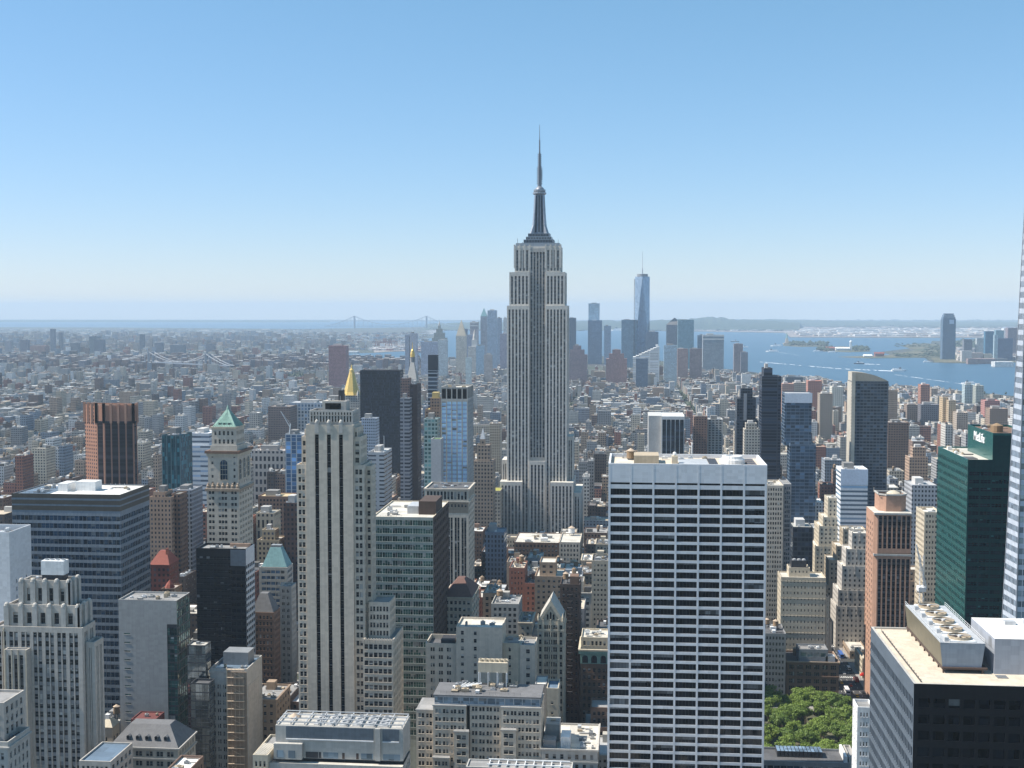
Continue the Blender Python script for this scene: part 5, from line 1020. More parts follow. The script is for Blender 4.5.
# salmon tower
def salmon():
    Y = 830.0; b = start('skyscraper', 'salmon granite tower with dark glass strips and a chamfered crown', 874, 913, Y, 26, 'skyscraper', glass='glass_black', blinds=.1); b.blind = 'blind_dark'
    X = lambda p: at(p, 520, Y)[0]; Z = lambda y: at(890, y, Y)[1]; W = 'granite_salmon'; x0, x1, z = X(874), X(911.5), Z(513); w = x1 - x0; D = 27; fh = 3.8
    for za, zb_ in ((z, Z(553)), (Z(556), 0)):
        b.facade((x0 + 2.4, Y), 'N', w - 2.4, rows(za - 1.2, max(zb_, 10), fh, .62, .2), cols(w - 2.4, 7, .7, .3), zb_, za, W, .5, strip='spandrel_dark')
    b.box('wall', W, x0, x0 + 2.39, Y + 1.6, Y + D, 0, z); b.part('wall', W).face([(x0, Y + 1.6, 0), (x0 + 2.4, Y, 0), (x0 + 2.4, Y, z), (x0, Y + 1.6, z)])
    b.box('wall', W, x0 + 2.4, x1, Y + .6, Y + D, 0, z - .1)
    e = b.part('window', 'glass_dark')
    for k in range(4):
        for r0, r1 in rows(z - 6, 20, fh, .5): e.face([(x0 - .02, Y + 4.5 + k * 6, r0), (x0 - .02, Y + 6.1 + k * 6, r0), (x0 - .02, Y + 6.1 + k * 6, r1), (x0 - .02, Y + 4.5 + k * 6, r1)])
    band(b, 'stone_pale', x0 + .6, x1, Y, Y + D, Z(556) + .02, Z(554), .5); band(b, 'stone_pale', x0 + .6, x1, Y, Y + D, z - 1.2, z, .5)
    b.part('roof', 'roof_pale').face([(x0, Y, z + .02), (x1, Y, z + .02), (x1, Y + D, z + .02), (x0, Y + D, z + .02)])
    ca, cb = X(881.5), X(909); za = Z(497); c = 4.0; P = [(ca, Y + 6 + c), (ca + c, Y + 6), (cb - c, Y + 6), (cb, Y + 6 + c), (cb, Y + 24), (ca, Y + 24)]
    b.single('crown', MATS[W]).prism(P, z + .02, za, cap=False); cr = b.single('crown_frame', MATS['stone_pale']); Q = [(ca - .5, Y + 5.6 + c), (ca + c, Y + 5.5), (cb - c, Y + 5.5), (cb + .5, Y + 5.6 + c), (cb + .5, Y + 24.5), (ca - .5, Y + 24.5)]
    cr.prism(Q, za, za + .9, cap=False); cr.prism([(x * .9 + (ca + cb) / 2 * .1, y * .9 + (Y + 15) * .1) for x, y in Q], za, za + .9, cap=False)
    for i in range(6):
        p, q = Q[i], Q[(i + 1) % 6]; ip, iq = [(x * .9 + (ca + cb) / 2 * .1, y * .9 + (Y + 15) * .1) for x, y in (p, q)]; cr.face([(*p, za + .9), (*q, za + .9), (*iq, za + .9), (*ip, za + .9)])
        cr.bar((*p, za), (*p, za + 3.0), .25)
    b.single('roof_tank', MATS['stone_cream']).lathe((ca + cb) / 2 + 1.5, Y + 15, [(5, z), (4.6, za + .6), (1.5, za + 2.2)], 16); b.part('roof', 'roof_dark').face([(ca + .5, Y + 8, za - 1.5), (cb - .5, Y + 8, za - 1.5), (cb - .5, Y + 23, za - 1.5), (ca + .5, Y + 23, za - 1.5)])
    keep(x0, x1, Y, Y + D, 864, 913, 490, 680); b.finish()
salmon()
b = start('building', 'tan sunlit tower with a dark shaded front between the salmon and green towers', 922, 940, 900, 18)
x0, x1, y0, y1, zt = tier(b, 924.5, 942, 512, 900, 26, 0, 'stone_cream', 3.7, 5, .5, .5, ns=7, roof='roof_pale'); b.clutter(x0 + 1, x1 - 1, y0 + 1, y1 - 1, zt - 1, 5, .6); keep(x0, x1, y0, y1, 921, 942, 506, 605); b.finish()
# white tower crane
def crane():
    Y = 770.0; X0, Zb = at(921, 612, Y); c = empty('tower_crane', (X0, Y, 0), 'white lattice tower crane with a leaning jib between the salmon and green towers', 'crane')
    m = MB(); zt = at(915, 555, Y)[1]; s = 1.1
    for dx in (-s, s):
        for dy in (-s, s): m.bar((X0 + dx, Y + dy, 0), (X0 + dx, Y + dy, zt), .16)
    n = int(zt / 2.6)
    for k in range(n):
        z = zt * k / n; z2 = zt * (k + 1) / n; q = -1 if k % 2 else 1
        m.bar((X0 - s * q, Y - s, z), (X0 + s * q, Y - s, z2), .1); m.bar((X0 - s, Y - s * q, z), (X0 - s, Y + s * q, z2), .1)
    m.build('mast', MATS['metal_white'], c, (X0, Y, 0)); j = MB(); (xa, za) = at(921, 604, Y); (xb, zb) = at(914.5, 543, Y)
    j.bar((X0 + 1.5, Y - 1.5, zt - 20), (xb, Y - 4, zb), .22); j.bar((X0 + 3.0, Y - 1.5, zt - 20), (xb + .4, Y - 4, zb), .22); j.bar((X0 + 2.2, Y - 3, zt - 20), (xb + .2, Y - 5, zb), .22)
    for k in range(14):
        t, t2 = k / 14, (k + 1) / 14; L = lambda a, b_, t: tuple(a[i] + (b_[i] - a[i]) * t for i in range(3)); A = ((X0 + 1.5, Y - 1.5, zt - 20), (xb, Y - 4, zb)); B_ = ((X0 + 3.0, Y - 1.5, zt - 20), (xb + .4, Y - 4, zb)); j.bar(L(*A, t), L(*B_, t2), .1); j.bar(L(*B_, t), L(*A, t2), .1)
    j.build('jib', MATS['metal_white'], c, (X0, Y, 0)); k_ = MB(); k_.box(X0 - 2, X0 + 2.4, Y - 1.6, Y + 4.5, zt - 22, zt - 19.4, bottom=True); k_.build('cab', MATS['metal_white'], c, (X0, Y, 0)); w_ = MB(); w_.box(X0 - 1.4, X0 + 1.4, Y + 4.6, Y + 6.4, zt - 24, zt - 19.5, bottom=True); w_.build('counterweight', MATS['concrete'], c, (X0, Y, 0))
crane()
# green tower with the sign
def green_tower():
    Y = 640.0; b = start('office_tower', 'dark green glass office tower with a white lettered sign on its rooftop block', 968, 1010, Y, 60, 'skyscraper', glass='teal_dark', blinds=.1); b.blind = 'glass_teal'
    x0, z = at(968, 459.5, Y); x1 = x0 + 34; D = atX(x0, 938, 449) - Y; fh = 3.95
    b.facade((x0, Y), 'E', D, rows(z - 2.5, 20, fh, .48, .3), cols(D, 22, .84), 0, z, 'teal_panel', .12, blinds=.5, glass='teal_dark')
    b.facade((x0, Y), 'N', 34, rows(z - 5, 20, fh, .42, .3), cols(34, 6, .86, .4, 3, .2), 0, z, 'teal_dark', .2, glass='glass_black', blinds=.06)  # north face's shade put into a darker teal than the sunlit east panels
    b.part('wall', 'teal_dark').face([(x1, Y, 0), (x1, Y + D, 0), (x1, Y + D, z), (x1, Y, z)]); b.part('wall', 'teal_dark').face([(x0, Y + D, 0), (x1, Y + D, 0), (x1, Y + D, z), (x0, Y + D, z)])
    b.roof(x0, x1, Y, Y + D, z, 'teal_panel', 'roof_pale', .8); b.single('roof_strip', MATS['roof_dark']).box(x0 + 1.4, x0 + 7, Y + 8, Y + 18, z - .8, z - .5); b.clutter(x0 + 1, x0 + 10, Y + 22, Y + D - 2, z - .8, 7, .8)
    sx, zs = at(993, 434.8, Y + 1); D2 = atX(sx, 968, 425.5) - (Y + 1); s = b.part('sign_block', 'teal_panel'); s.box(sx, x1 - 1, Y + 1, Y + 1 + D2, z - .8, zs)
    b.single('sign_shade_sheet', MATS['teal_dark']).box(sx + .05, x1 - 1.05, Y + .93, Y + .997, z - .8, zs - .3)  # dark sheet that paints shade on the sign block's north side
    b.part('roof', 'brick_brown').face([(sx + .6, Y + 1.6, zs + .01), (x1 - 1.6, Y + 1.6, zs + .01), (x1 - 1.6, Y + D2, zs + .01), (sx + .6, Y + D2, zs + .01)]); b.part('sign_block', 'teal_panel').ring(sx, x1 - 1, Y + 1, Y + 1 + D2, zs + .02, zs + .9, .3)
    t = b.single('roof_tank', MATS['wood_tank']); t.lathe(sx + 6, Y + 16, [(3, zs), (3, zs + 3.4), (.3, zs + 4.6)], 12); b.clutter(sx + 1, x1 - 3, Y + 20, Y + D2 - 2, zs, 7, .9)
    keep(x0, x1, Y, Y + D, 936, 1010, 425, 612); e = b.finish()
    # the lettering, cut from sheet metal and standing off the wall
    tc = bpy.data.curves.new('sign_lettering', 'FONT'); tc.body = "MetLife"; tc.size = 6.6; tc.align_x = 'CENTER'; tc.align_y = 'CENTER'; tc.extrude = .12; tc.offset = .03; tc.space_character = 1.0
    o = bpy.data.objects.new('sign_lettering', tc); scene.collection.objects.link(o); dg = bpy.context.evaluated_depsgraph_get(); me = bpy.data.meshes.new_from_object(o.evaluated_get(dg)); bpy.data.objects.remove(o)
    me.materials.clear(); me.materials.append(MATS['sign_white']); so = bpy.data.objects.new('sign_lettering', me); scene.collection.objects.link(so); so.parent = e
    pc = atX(sx, 979.5, 437); zc = at(979.5, 437.5, pc)[1]; so.location = (sx - .22 - e.location.x, pc - e.location.y, zc); so.rotation_euler = (pi / 2, 0, -pi / 2)
green_tower()
# faceted white-banded glass tower at the edge
def crystal():
    Y = 520.0; b = start('skyscraper', 'faceted pale glass tower with white floor bands cut off by the edge of the view', 1003, 1090, Y, 60, 'skyscraper', glass='glass_pale')
    lo = [(at(1008, 610, Y)[0] + .2, Y + 14), (at(1016.5, 610, Y)[0], Y), (at(1016.5, 610, Y)[0] + 60, Y), (at(1016.5, 610, Y)[0] + 60, Y + 60), (at(1012, 610, Y + 60)[0], Y + 60)]
    lo[0] = (at(1003, 610, Y + 14)[0], Y + 14); H_ = 300.0; zr = at(1003, 610, Y)[1]
    hi = [(at(1023.5, 230, Y + 10)[0], Y + 10), (at(1027, 230, Y + 2)[0], Y + 2), (lo[2][0] - 6, Y + 4), (lo[2][0] - 6, Y + 54), (at(1030, 230, Y + 50)[0], Y + 50)]; zh = at(1023, 230, Y)[1]
    L = lambda z: [tuple(p[i] + (q[i] - p[i]) * (z - zr) / (zh - zr) for i in (0, 1)) for p, q in zip(lo, hi)]
    n = 72; fh = 310.0 / n
    for k in range(n):
        z = k * fh; z1 = z + fh * .46; z2 = z + fh
        b.part('floor_band', 'band_pale').loft(L(z), z, L(z1), z1, cap=False)
        ins = lambda P: [(x + (.12 if i in (0, 1, 4) else -.12), y + (.12 if i < 3 else -.12)) for i, (x, y) in enumerate(P)]
        (b.single('window', MATS['glass_pale'])).loft(ins(L(z1)), z1, ins(L(z2)), z2, cap=False)
    g = b.part('mullion', 'band_pale')
    for (i, j, c) in ((0, 1, 9), (1, 2, 30), (4, 0, 24)):
        for q in range(c + 1):
            t = q / c; P0 = L(0.0); P1 = L(310.0); a = [P0[i][m] + (P0[j][m] - P0[i][m]) * t for m in (0, 1)]; e_ = [P1[i][m] + (P1[j][m] - P1[i][m]) * t for m in (0, 1)]; g.bar((*a, 0), (*e_, 310), .12 if 0 < q < c else .3)
    b.part('roof', 'roof_grey').face([(*p, 310.0) for p in L(310.0)]); keep(lo[0][0], lo[2][0], Y, Y + 60, 1003, 1024, 200, 612); b.finish()
crystal()
# black office block with the cooling tower, nearest
def roof_block():
    Y = 330.0; b = start('office_block', 'near black-fronted office block with gravel roof, long fan cooling tower and white plant box', 914, 1030, Y, 62, 'office block', glass='glass_black', blinds=.1); b.blind = 'blind_dark'
    x0, z = at(914, 683.5, Y); x1 = x0 + 70; D = atX(x0, 871, 624.5) - Y; fh = 4.3
    b.facade((x0, Y), 'E', D, rows(z - 3.4, 20, fh, .58, .2), cols(D, 32, .66, .6), 0, z, 'mullion_shade', .4, glass='glass_black', blinds=.4)  # east face out of the sun: its shade is in the bluish wall colour
    b.facade((x0, Y), 'N', 70, rows(z - 3.0, 20, fh, .56, .2), cols(70, 18, .76, .8), 0, z, 'granite_black', .35)
    b.part('wall', 'granite_black').face([(x1, Y, 0), (x1, Y + D, 0), (x1, Y + D, z), (x1, Y, z)]); b.part('wall', 'granite_black').face([(x0, Y + D, 0), (x1, Y + D, 0), (x1, Y + D, z), (x0, Y + D, z)])
    b.roof(x0, x1, Y, Y + D, z, 'stone_pale', 'gravel', .5, .7); zr = z - .5
    b.part('roof_rail', 'metal_dark').box(x0 + 2.4, x0 + 2.5, Y + 3, Y + D - 4, zr + .02, zr + .5)
    for k in range(20): b.part('roof_rail', 'metal_dark').bar((x0 + 2.45, Y + 3 + (D - 7) * k / 19, zr), (x0 + 2.45, Y + 3 + (D - 7) * k / 19, zr + .9), .06)
    # cooling tower: flared sides, row of fans, on a steel frame
    G = lambda px, py, zz: ground(px, py, zz)
    za, zb = zr + 1.6, zr + 8.2
    ya, yb = Y + 12.5, Y + D - 3; xa, xb = x0 + 9.4, x0 + 21.2
    c = b.single('cooling_tower', [MATS['cool_front_shade'], MATS['cool_side_shade'], MATS['metal_dark'], MATS['metal_light']]); lo = [(xa + .8, ya + .3), (xb - .8, ya + .3), (xb - .8, yb), (xa + .8, yb)]; hi = [(xa, ya), (xb, ya), (xb, yb), (xa, yb)]  # shade on front and east side is put into these metal colours
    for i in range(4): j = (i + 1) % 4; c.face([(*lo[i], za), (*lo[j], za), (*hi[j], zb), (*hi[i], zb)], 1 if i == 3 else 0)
    c.face([(*p, zb) for p in hi], 3); c.face([(*p, za) for p in lo], 2)
    b.single('frame', MATS['brick_dark']).box(xa + .6, xb + .6, ya - .4, yb + .4, za - .55, za - .02, bottom=True)
    for k in range(9):
        for x in (xa + 1.0, xb - .6): b.single('post', MATS['brick_dark']).box(x - .2, x + .2, ya + (yb - ya) * k / 8 - .2, ya + (yb - ya) * k / 8 + .2, zr, za - .55)
    for k in range(5):
        y = ya + 4.4 + k * (yb - ya - 8) / 4.0; x = (xa + xb) / 2 + .2; f = b.single('fan', [MATS['metal_white'], MATS['brick_dark'], MATS['stone_tan']]); f.box(x - 3.5, x + 3.5, y - 3.6, y + 3.6, zb + .02, zb + .3)
        f.lathe(x, y, [(3.15, zb + .3), (3.1, zb + 1.0), (2.85, zb + 1.0), (2.85, zb + .4)], 24, 2); f.face([(x + 2.7 * cos(2 * pi * q / 24), y + 2.7 * sin(2 * pi * q / 24), zb + .42) for q in range(24)], 1)
        for q in range(6):
            a = 2 * pi * q / 6; f.face([(x + .4 * cos(a), y + .4 * sin(a), zb + .7), (x + 2.6 * cos(a - .2), y + 2.6 * sin(a - .2), zb + .7), (x + 2.6 * cos(a + .22), y + 2.6 * sin(a + .22), zb + .78), (x + .4 * cos(a + .5), y + .4 * sin(a + .5), zb + .78)], 2)
        f.lathe(x, y, [(.5, zb + .6), (.5, zb + 1.1)], 10, 0); f.bar((x - 2.9, y, zb + 1.08), (x + 2.9, y, zb + 1.08), .1, 0)
        m = b.single('fan_motor', MATS['metal_light']); m.box(x - 4.6, x - 3.5, y - 3.2, y - 1.8, zb + .02, zb + 1.1)
    for (p, q) in (((xb - .1, ya + .2, zb), (xb - .1, yb - .2, zb)), ((xa + .1, ya + .2, zb), (xa + .1, yb, zb))):
        for h in (.5, 1.1): b.part('handrail', 'metal_white').bar((p[0], p[1], p[2] + h), (q[0], q[1], q[2] + h), .05)
        for k in range(18): y = p[1] + (q[1] - p[1]) * k / 17; b.part('handrail', 'metal_white').bar((p[0], y, zb), (p[0], y, zb + 1.1), .05)
    w = b.single('plant_box', [MATS['box_shade'], MATS['roof_white'], MATS['metal_grey']]); xa2 = x0 + 23.6; w.box(xa2, xa2 + 34, Y + 12.5, Y + 36, zr, zr + 9.6, 0, top=1)  # white box: shade painted into the wall colour, top left white
    for k in range(3): w.face([(xa2 - .04, Y + 15 + k * 1.2, zr + 6.5), (xa2 - .04, Y + 15.8 + k * 1.2, zr + 6.5), (xa2 - .04, Y + 15.8 + k * 1.2, zr + 9), (xa2 - .04, Y + 15 + k * 1.2, zr + 9)], 2)
    b.single('roof_hatch', MATS['metal_light']).box(xa2 + 7, xa2 + 10, Y + 28, Y + 30, zr + 9.62, zr + 10.6); b.single('vent', MATS['metal_white']).lathe(xa2 + 12.5, Y + 30, [(.5, zr + 9.6), (.5, zr + 10.8), (.1, zr + 11.1)], 8)
    for k in range(4): b.single('pipe_support', MATS['metal_grey']).box(xb + 2.2, xb + 5.0, ya - 2 - k * .7, ya - 1.6 - k * .7, zr, zr + .25)
    keep(x0, x1, Y, Y + D, 870, 1024, 608, 768); b.finish()
roof_block()
b = start('building', 'narrow bright white block beside the black-fronted office block', 856, 871, 470, 14)
x0, x1, y0, y1, zt = tier(b, 857.5, 874, 707, 470, 10, 0, 'metal_white', 3.7, 4, .4, .45, ns=[(1.2, 2.2), (4.4, 5.4), (7.6, 8.6)], roof='roof_grey', side_hf=.3, blinds=.6); keep(x0, x1, y0, y1, 853, 875, 698, 768); b.finish()
# park-side buildings
b = start('building', 'dark stone block with tall window bays and penthouse beyond the park trees', 786, 840, 815, 22, blinds=.25, glass='glass_dark')
x0, x1, y0, y1, zt = tier(b, 786.5, 839, 661, 815, 26, 0, 'brick_brown', 4.6, 6, .62, .6, group=3, ns=6, roof='roof_dark', dep=.5); band(b, 'brick_brown', x0, x1, y0, y1, zt - 10, zt - 9.2, .6); band(b, 'brick_tan', x0, x1, y0, y1, zt - .6, zt + .1, .7)
p = tier(b, 799, 828, 649, 818, 14, zt - 1, 'metal_grey', 4.5, 4, .8, .6, glass='glass_pale', ns=3); b.clutter(p[0] + 1, p[1] - 1, p[2] + 1, p[3] - 1, p[4] - 1, 8, .7); b.tank(x0 + 8, y0 + 18, zt - 1, 1.8, 3.2, 1.6); b.single('roof_housing', MATS['metal_light']).box(x1 - 8, x1 - 2, y0 + 3, y0 + 8, zt - 1, zt + 3); keep(x0, x1, y0, y1, 786, 841, 640, 700); b.finish()
b = start('building', 'grey-green shaded block with regular windows between the white tower and the dark stone block', 760, 787, 810, 22, blinds=.2)
x0, x1, y0, y1, zt = tier(b, 758, 786, 633, 812, 26, 0, 'stone_grey', 3.9, 8, .55, .5, ns=0, roof='roof_dark'); b.clutter(x0 + 8, x1 - 1, y0 + 2, y1 - 2, zt - 1, 9, .9); b.tank(x1 - 5, y0 + 14, zt - 1, 1.8, 3.4, 2.4); b.tank(x1 - 10, y0 + 20, zt - 1, 1.6, 3.2, 2); keep(x0, x1, y0, y1, 764, 787, 605, 700); b.finish()
b = start('building', 'low glass-roofed block with two tan domes in front of the park trees', 758, 856, 560, 20)
x0, x1, y0, y1, zt = tier(b, 752, 849, 760, 560, 18, 0, 'metal_grey', 4.2, 14, .85, .7, ns=5, roof='roof_dark', glass='glass_navy'); sk = b.single('skylight', [MATS['metal_dark'], MATS['glass_pale']])
for k in range(12): sk.box(x0 + 12 + k * 1.7, x0 + 13.4 + k * 1.7, y0 + 8, y0 + 15, zt - 1, zt + 1.8, 0, top=1)
for q in (783, 799): X_ = at(q, 764, 560)[0]; b.single('dome', MATS['salmon_box']).lathe(X_, y0 - 6, [(3, 0), (3, zt - 5.6), (2.8, zt - 4.6), (2.1, zt - 3.4), (1.1, zt - 2.7), (.1, zt - 2.5)], 18)
b.single('roof_box', MATS['metal_white']).box(x1 - 1.6, x1 - .5, y0 + 1, y1 - 1, zt - 1, zt + 2.6); tier(b, 849.2, 856, 757, 561, 16, 0, 'stone_pale', 4, 1, .5, .5, ns=0); keep(x0, x1 + 4, y0 - 9, y1, 752, 857, 748, 768); b.finish()
for (pa, pb, yt, Y, d, mt, lb) in ((845.5, 866, 658, 880, 30, 'stone_cream', 'low cream corner shop block on the far side of the avenue'), (848.5, 868, 651, 930, 40, 'brick_tan', 'low tan brick row behind the cream corner shop block')):
    b = start('building', lb, pa, pb, Y, d); x0, x1, y0, y1, zt = tier(b, pa, pb, yt, Y, d, 0, mt, 3.8, 4, .6, .55, ns=8, roof='roof_pale', sides='both', x=(max(at(pa, yt, Y)[0], 160.5), at(pb, yt, Y)[0])); b.clutter(x0 + 1, x1 - 1, y0 + 2, y1 - 2, zt - 1, 8, .8); keep(x0, x1, y0, y1, pa - 2, pb, yt - 6, 700); b.finish()
# ------------------------------------------------------------------ middle distance
def strips(box_list, name, tint):
    """extra boxes on a mid-distance tower, each a part: (x0,x1,y0,y1,z0,z1)"""
    def f(e, bx, L):
        for nm, b, c in box_list(bx):
            t = TB(); t.box(*b, blank(c)); t.build(nm, e, L)
    return f
def ribs(n, w, out, c, nm='rib', z0=0, y=None):
    def f(e, bx, L):
        x0, x1, y0, y1, z = bx
        for k in range(n + 1):
            x = x0 + (x1 - x0) * k / n; t = TB(); t.box(x - w / 2, x + w / 2, y0 - out, y0 - .02, z0, z + .5, blank(c)); t.build(nm, e, L)
    return f
D_ = dep
# octagonal salmon tower seen on its corner
def octagon():
    Y = 1180.0; lab = 'salmon brick tower with dark glass strips and a deeply notched parapet'
    X = lambda p: at(p, 430, Y)[0]; z = at(110, 405, Y)[1]; P = [(at(p_, 430, Y + d_)[0], Y + d_) for p_, d_ in ((85, 12), (96.5, 1), (104, -2), (133.5, -1), (137.2, 6), (136.5, 22), (90, 30))]
    e = empty('office_tower', (X(110), Y + 20, 0), lab, 'skyscraper'); L = e.location[:]
    W = TB(); sal = (.36, .19, .13); st = style(sal, 3.6, 3.0, .45, .5, (.03, .03, .04)); zg = at(110, 421, Y)[1]
    for i in range(7):
        p, q = P[i], P[(i + 1) % 7]; W.face([(*p, 0), (*q, 0), (*q, z), (*p, z)], st if i == 0 else blank(sal))
    W.build('wall', e, L); R = TB(); R.face([(*p, z - 2) for p in P], blank((.3, .28, .26))); R.build('roof', e, L)
    for (i, a, b) in ((1, .15, .85), (2, .04, .22), (2, .27, .47), (2, .52, .72), (2, .77, .97), (3, .2, .8)):
        p, q = P[i], P[i + 1]; dx, dy = q[0] - p[0], q[1] - p[1]; l = math.hypot(dx, dy); nx, ny = dy / l * .12, -dx / l * .12; G = TB()
        A = (p[0] + dx * a + nx, p[1] + dy * a + ny); B = (p[0] + dx * b + nx, p[1] + dy * b + ny); G.face([(*A, 0), (*B, 0), (*B, zg), (*A, zg)], style((.02, .02, .025), 3.6, 40, 1.0, .72, (.025, .022, .026))); G.build('window', e, L)
    for i in (0, 1, 2, 3):
        p, q = P[i], P[i + 1]; n = max(1, int(math.hypot(q[0] - p[0], q[1] - p[1]) / 6.5))
        for k in range(n + 1):
            x = p[0] + (q[0] - p[0]) * k / n; y = p[1] + (q[1] - p[1]) * k / n; t = TB(); t.box(x - 1.1, x + 1.1, y - 1.1, y + 1.1, zg - 2, z + 1.8, blank((.42, .24, .17))); t.build('pier', e, L)
    keep(X(85), X(139), Y, Y + 40, 85, 139, 402, 486)
octagon()
NAVY = (.022, .03, .045); SKYB = (.10, .20, .36); TEAL = (.03, .11, .13); GLZ = (.04, .06, .085)
mid('office_tower', 'slim teal glass tower with a cluttered open roof right of the salmon notched tower', [(162, 180, 436, 1020, D_(180, 192.5, 1020))], (.05, .10, .12), (.3, .3, .3), 'office tower', fh=3.8, pitch=2.6, wf=.72, hf=.94, glass=TEAL, ybot=500, top=ribs(4, .5, .3, (.12, .2, .22)))
mid('office_block', 'white and pale blue banded block between the teal tower and green pyramid tower', [(190, 209, 434, 1250, 40), (188, 210, 446, 1248, 44)], (.62, .66, .70), (.75, .75, .75), 'office block', fh=5, pitch=40, wf=1, hf=.4, glass=(.16, .22, .30), ybot=500)
mid('building', 'tan brick hotel tower with dark windows beside the glass office block', [(153, 165, 493, 930, 16), (149.5, 171, 498, 928, 18)], (.36, .25, .18), (.35, .3, .25), fh=3.5, pitch=2.8, wf=.45, hf=.5, ybot=555)
mid('building', 'brown brick wing with a roof garden next to the tan hotel tower', [(171.2, 180, 495, 935, 16)], (.22, .14, .10), (.2, .2, .18), ybot=560)
mid('building', 'blue-grey stone block with white window columns before the green pyramid tower', [(172, 191, 491, 960, D_(191, 203, 960))], (.32, .34, .37), (.3, .3, .32), fh=3.6, pitch=2.5, wf=.5, hf=.6, ybot=545)
def red_roof(e, bx, L):
    m = MB(); m.pyramid(bx[0] - .5, bx[1] + .5, bx[2] - .5, bx[3] + .5, bx[4] + 1, bx[4] + 9, (.35, .2)); m.build('hipped_roof', MATS['tile_red'], e, L); c = MB(); c.box(bx[0] + 9, bx[0] + 10.5, bx[2] + 5, bx[2] + 6.5, bx[4] + 1, bx[4] + 11); c.build('chimney', MATS['brick_red'], e, L)
mid('building', 'dark red brick block under a bright red tiled roof', [(150, 169, 566, 800, 18)], (.15, .055, .045), (.3, .1, .08), ybot=596, top=red_roof, pent=False)
def red_dome(e, bx, L):
    m = MB(); m.lathe((bx[0] + bx[1]) / 2, bx[2] + 4, [(3.2, bx[4] + .9), (2.2, bx[4] + 3), (.2, bx[4] + 5.5)], 8); m.build('turret', MATS['tile_red'], e, L)
mid('building', 'small dark brick block with a little red turret cap', [(161, 174, 590, 740, 14)], (.18, .12, .09), (.45, .4, .36), ybot=604, top=red_dome, pent=False)
mid('building', 'beige block with tall pilasters between the pyramid tower and the channelled tower', [(256, 274, 514, 980, D_(274, 281, 980))], (.44, .38, .29), (.4, .38, .34), fh=9, pitch=3.6, wf=.45, hf=.7, ybot=560)
mid('building', 'brown office block with a tan cornice behind the pilastered beige block', [(258, 290, 497, 1060, 22)], (.24, .15, .11), (.5, .4, .25), ybot=515)
mid('building', 'dark red-brown brick block touching the channelled limestone tower', [(284, 298, 504, 900, 20)], (.10, .065, .055), (.2, .2, .2), ybot=590)
mid('building', 'golden tan stepped apartment block in front of the beige pilastered block', [(262, 275, 531, 900, 10), (257, 279, 541, 898, 18)], (.38, .30, .2), (.4, .35, .3), ybot=570)
def crane_top(e, bx, L):
    m = MB(); x, y, z = bx[0] + 2, bx[2] + 8, bx[4]; m.bar((x, y, z), (x + 1, y, z + 10), .6); m.bar((x + 1, y, z + 6), (x - 7, y - 4, z + 22), .45); m.bar((x + 1, y, z + 10), (x - 7, y - 4, z + 22), .15); m.build('derrick', MATS['metal_white'], e, L)
mid('office_tower', 'blue glass tower with white fins and a roof derrick left of the channelled tower', [(285, 304, 435, 1150, 26)], (.38, .42, .46), (.4, .4, .4), 'office tower', fh=3.8, pitch=5.2, wf=.8, hf=.9, glass=SKYB, ybot=505, top=crane_top)
mid('building', 'broad pale block with arched top windows behind the pyramid tower', [(252, 286, 451, 1420, 22)], (.46, .42, .38), (.5, .45, .42), fh=9, pitch=5, wf=.55, hf=.6, ybot=470)
mid('office_block', 'long blue-white slab of even windows far behind the channelled tower', [(289, 330, 403, 2200, 40)], (.42, .46, .50), (.5, .5, .5), 'office block', fh=6, pitch=6, wf=.6, hf=.7, glass=(.10, .16, .24), ybot=420)
mid('office_block', 'brown brick warehouse block beside the long blue-white slab', [(268, 290, 407, 2150, 45)], (.20, .15, .13), (.25, .22, .2), 'warehouse', fh=4, pitch=3, wf=.5, hf=.4, ybot=428)
# gold pyramid tower
def gold(e, bx, L):
    x0, x1, y0, y1, z = bx; Yc = (y0 + y1) / 2; za = at(350, 364.5, Yc)[1]; xm = (x0 + x1) / 2; m = MB(); m.lathe(xm, Yc, [((x1 - x0) * .54, z + 1), ((x1 - x0) * .44, z + 6), ((x1 - x0) * .15, z + 34), ((x1 - x0) * .11, z + 35)], 8)
    m.build('pyramid_roof', MATS['gold'], e, L); t = MB(); t.lathe(xm, Yc, [((x1 - x0) * .13, z + 35), ((x1 - x0) * .12, z + 39), ((x1 - x0) * .05, z + 41), ((x1 - x0) * .04, z + 44), (.2, za)], 8); t.build('lantern', MATS['gold'], e, L)
    for sx in (0, 1):
        for sy in (0, 1): q = MB(); q.lathe(x0 + 2 + sx * (x1 - x0 - 4), y0 + 2 + sy * (y1 - y0 - 4), [(2.2, z - 6), (2.2, z + 3), (1.6, z + 5), (.2, z + 9)], 6); q.build('pinnacle', MATS['stone_pale'], e, L)
mid('skyscraper', 'cream tower topped by a tall gilded octagonal pyramid', [(341, 359, 396, 1850, 26), (337, 364, 424, 1846, 34), (330, 368, 450, 1840, 42)], (.50, .47, .42), (.5, .45, .35), 'skyscraper', fh=3.6, pitch=2.6, wf=.45, hf=.55, top=gold, pent=False, ybot=470)
mid('skyscraper', 'broad near-black slab right of the gold pyramid', [(360, 400, 371, 1800, 26)], (.018, .02, .026), (.04, .04, .045), 'skyscraper', fh=3.8, pitch=1.8, wf=.8, hf=.72, glass=(.018, .022, .032), ybot=478, pent=False)
mid('apartment_tower', 'slim grey banded tower pressed against a dark brown slab', [(400, 409.3, 399, 1380, 16)], (.26, .28, .31), (.35, .35, .35), 'apartment tower', fh=4.2, pitch=9, wf=.85, hf=.5, glass=(.05, .06, .08), ybot=508)
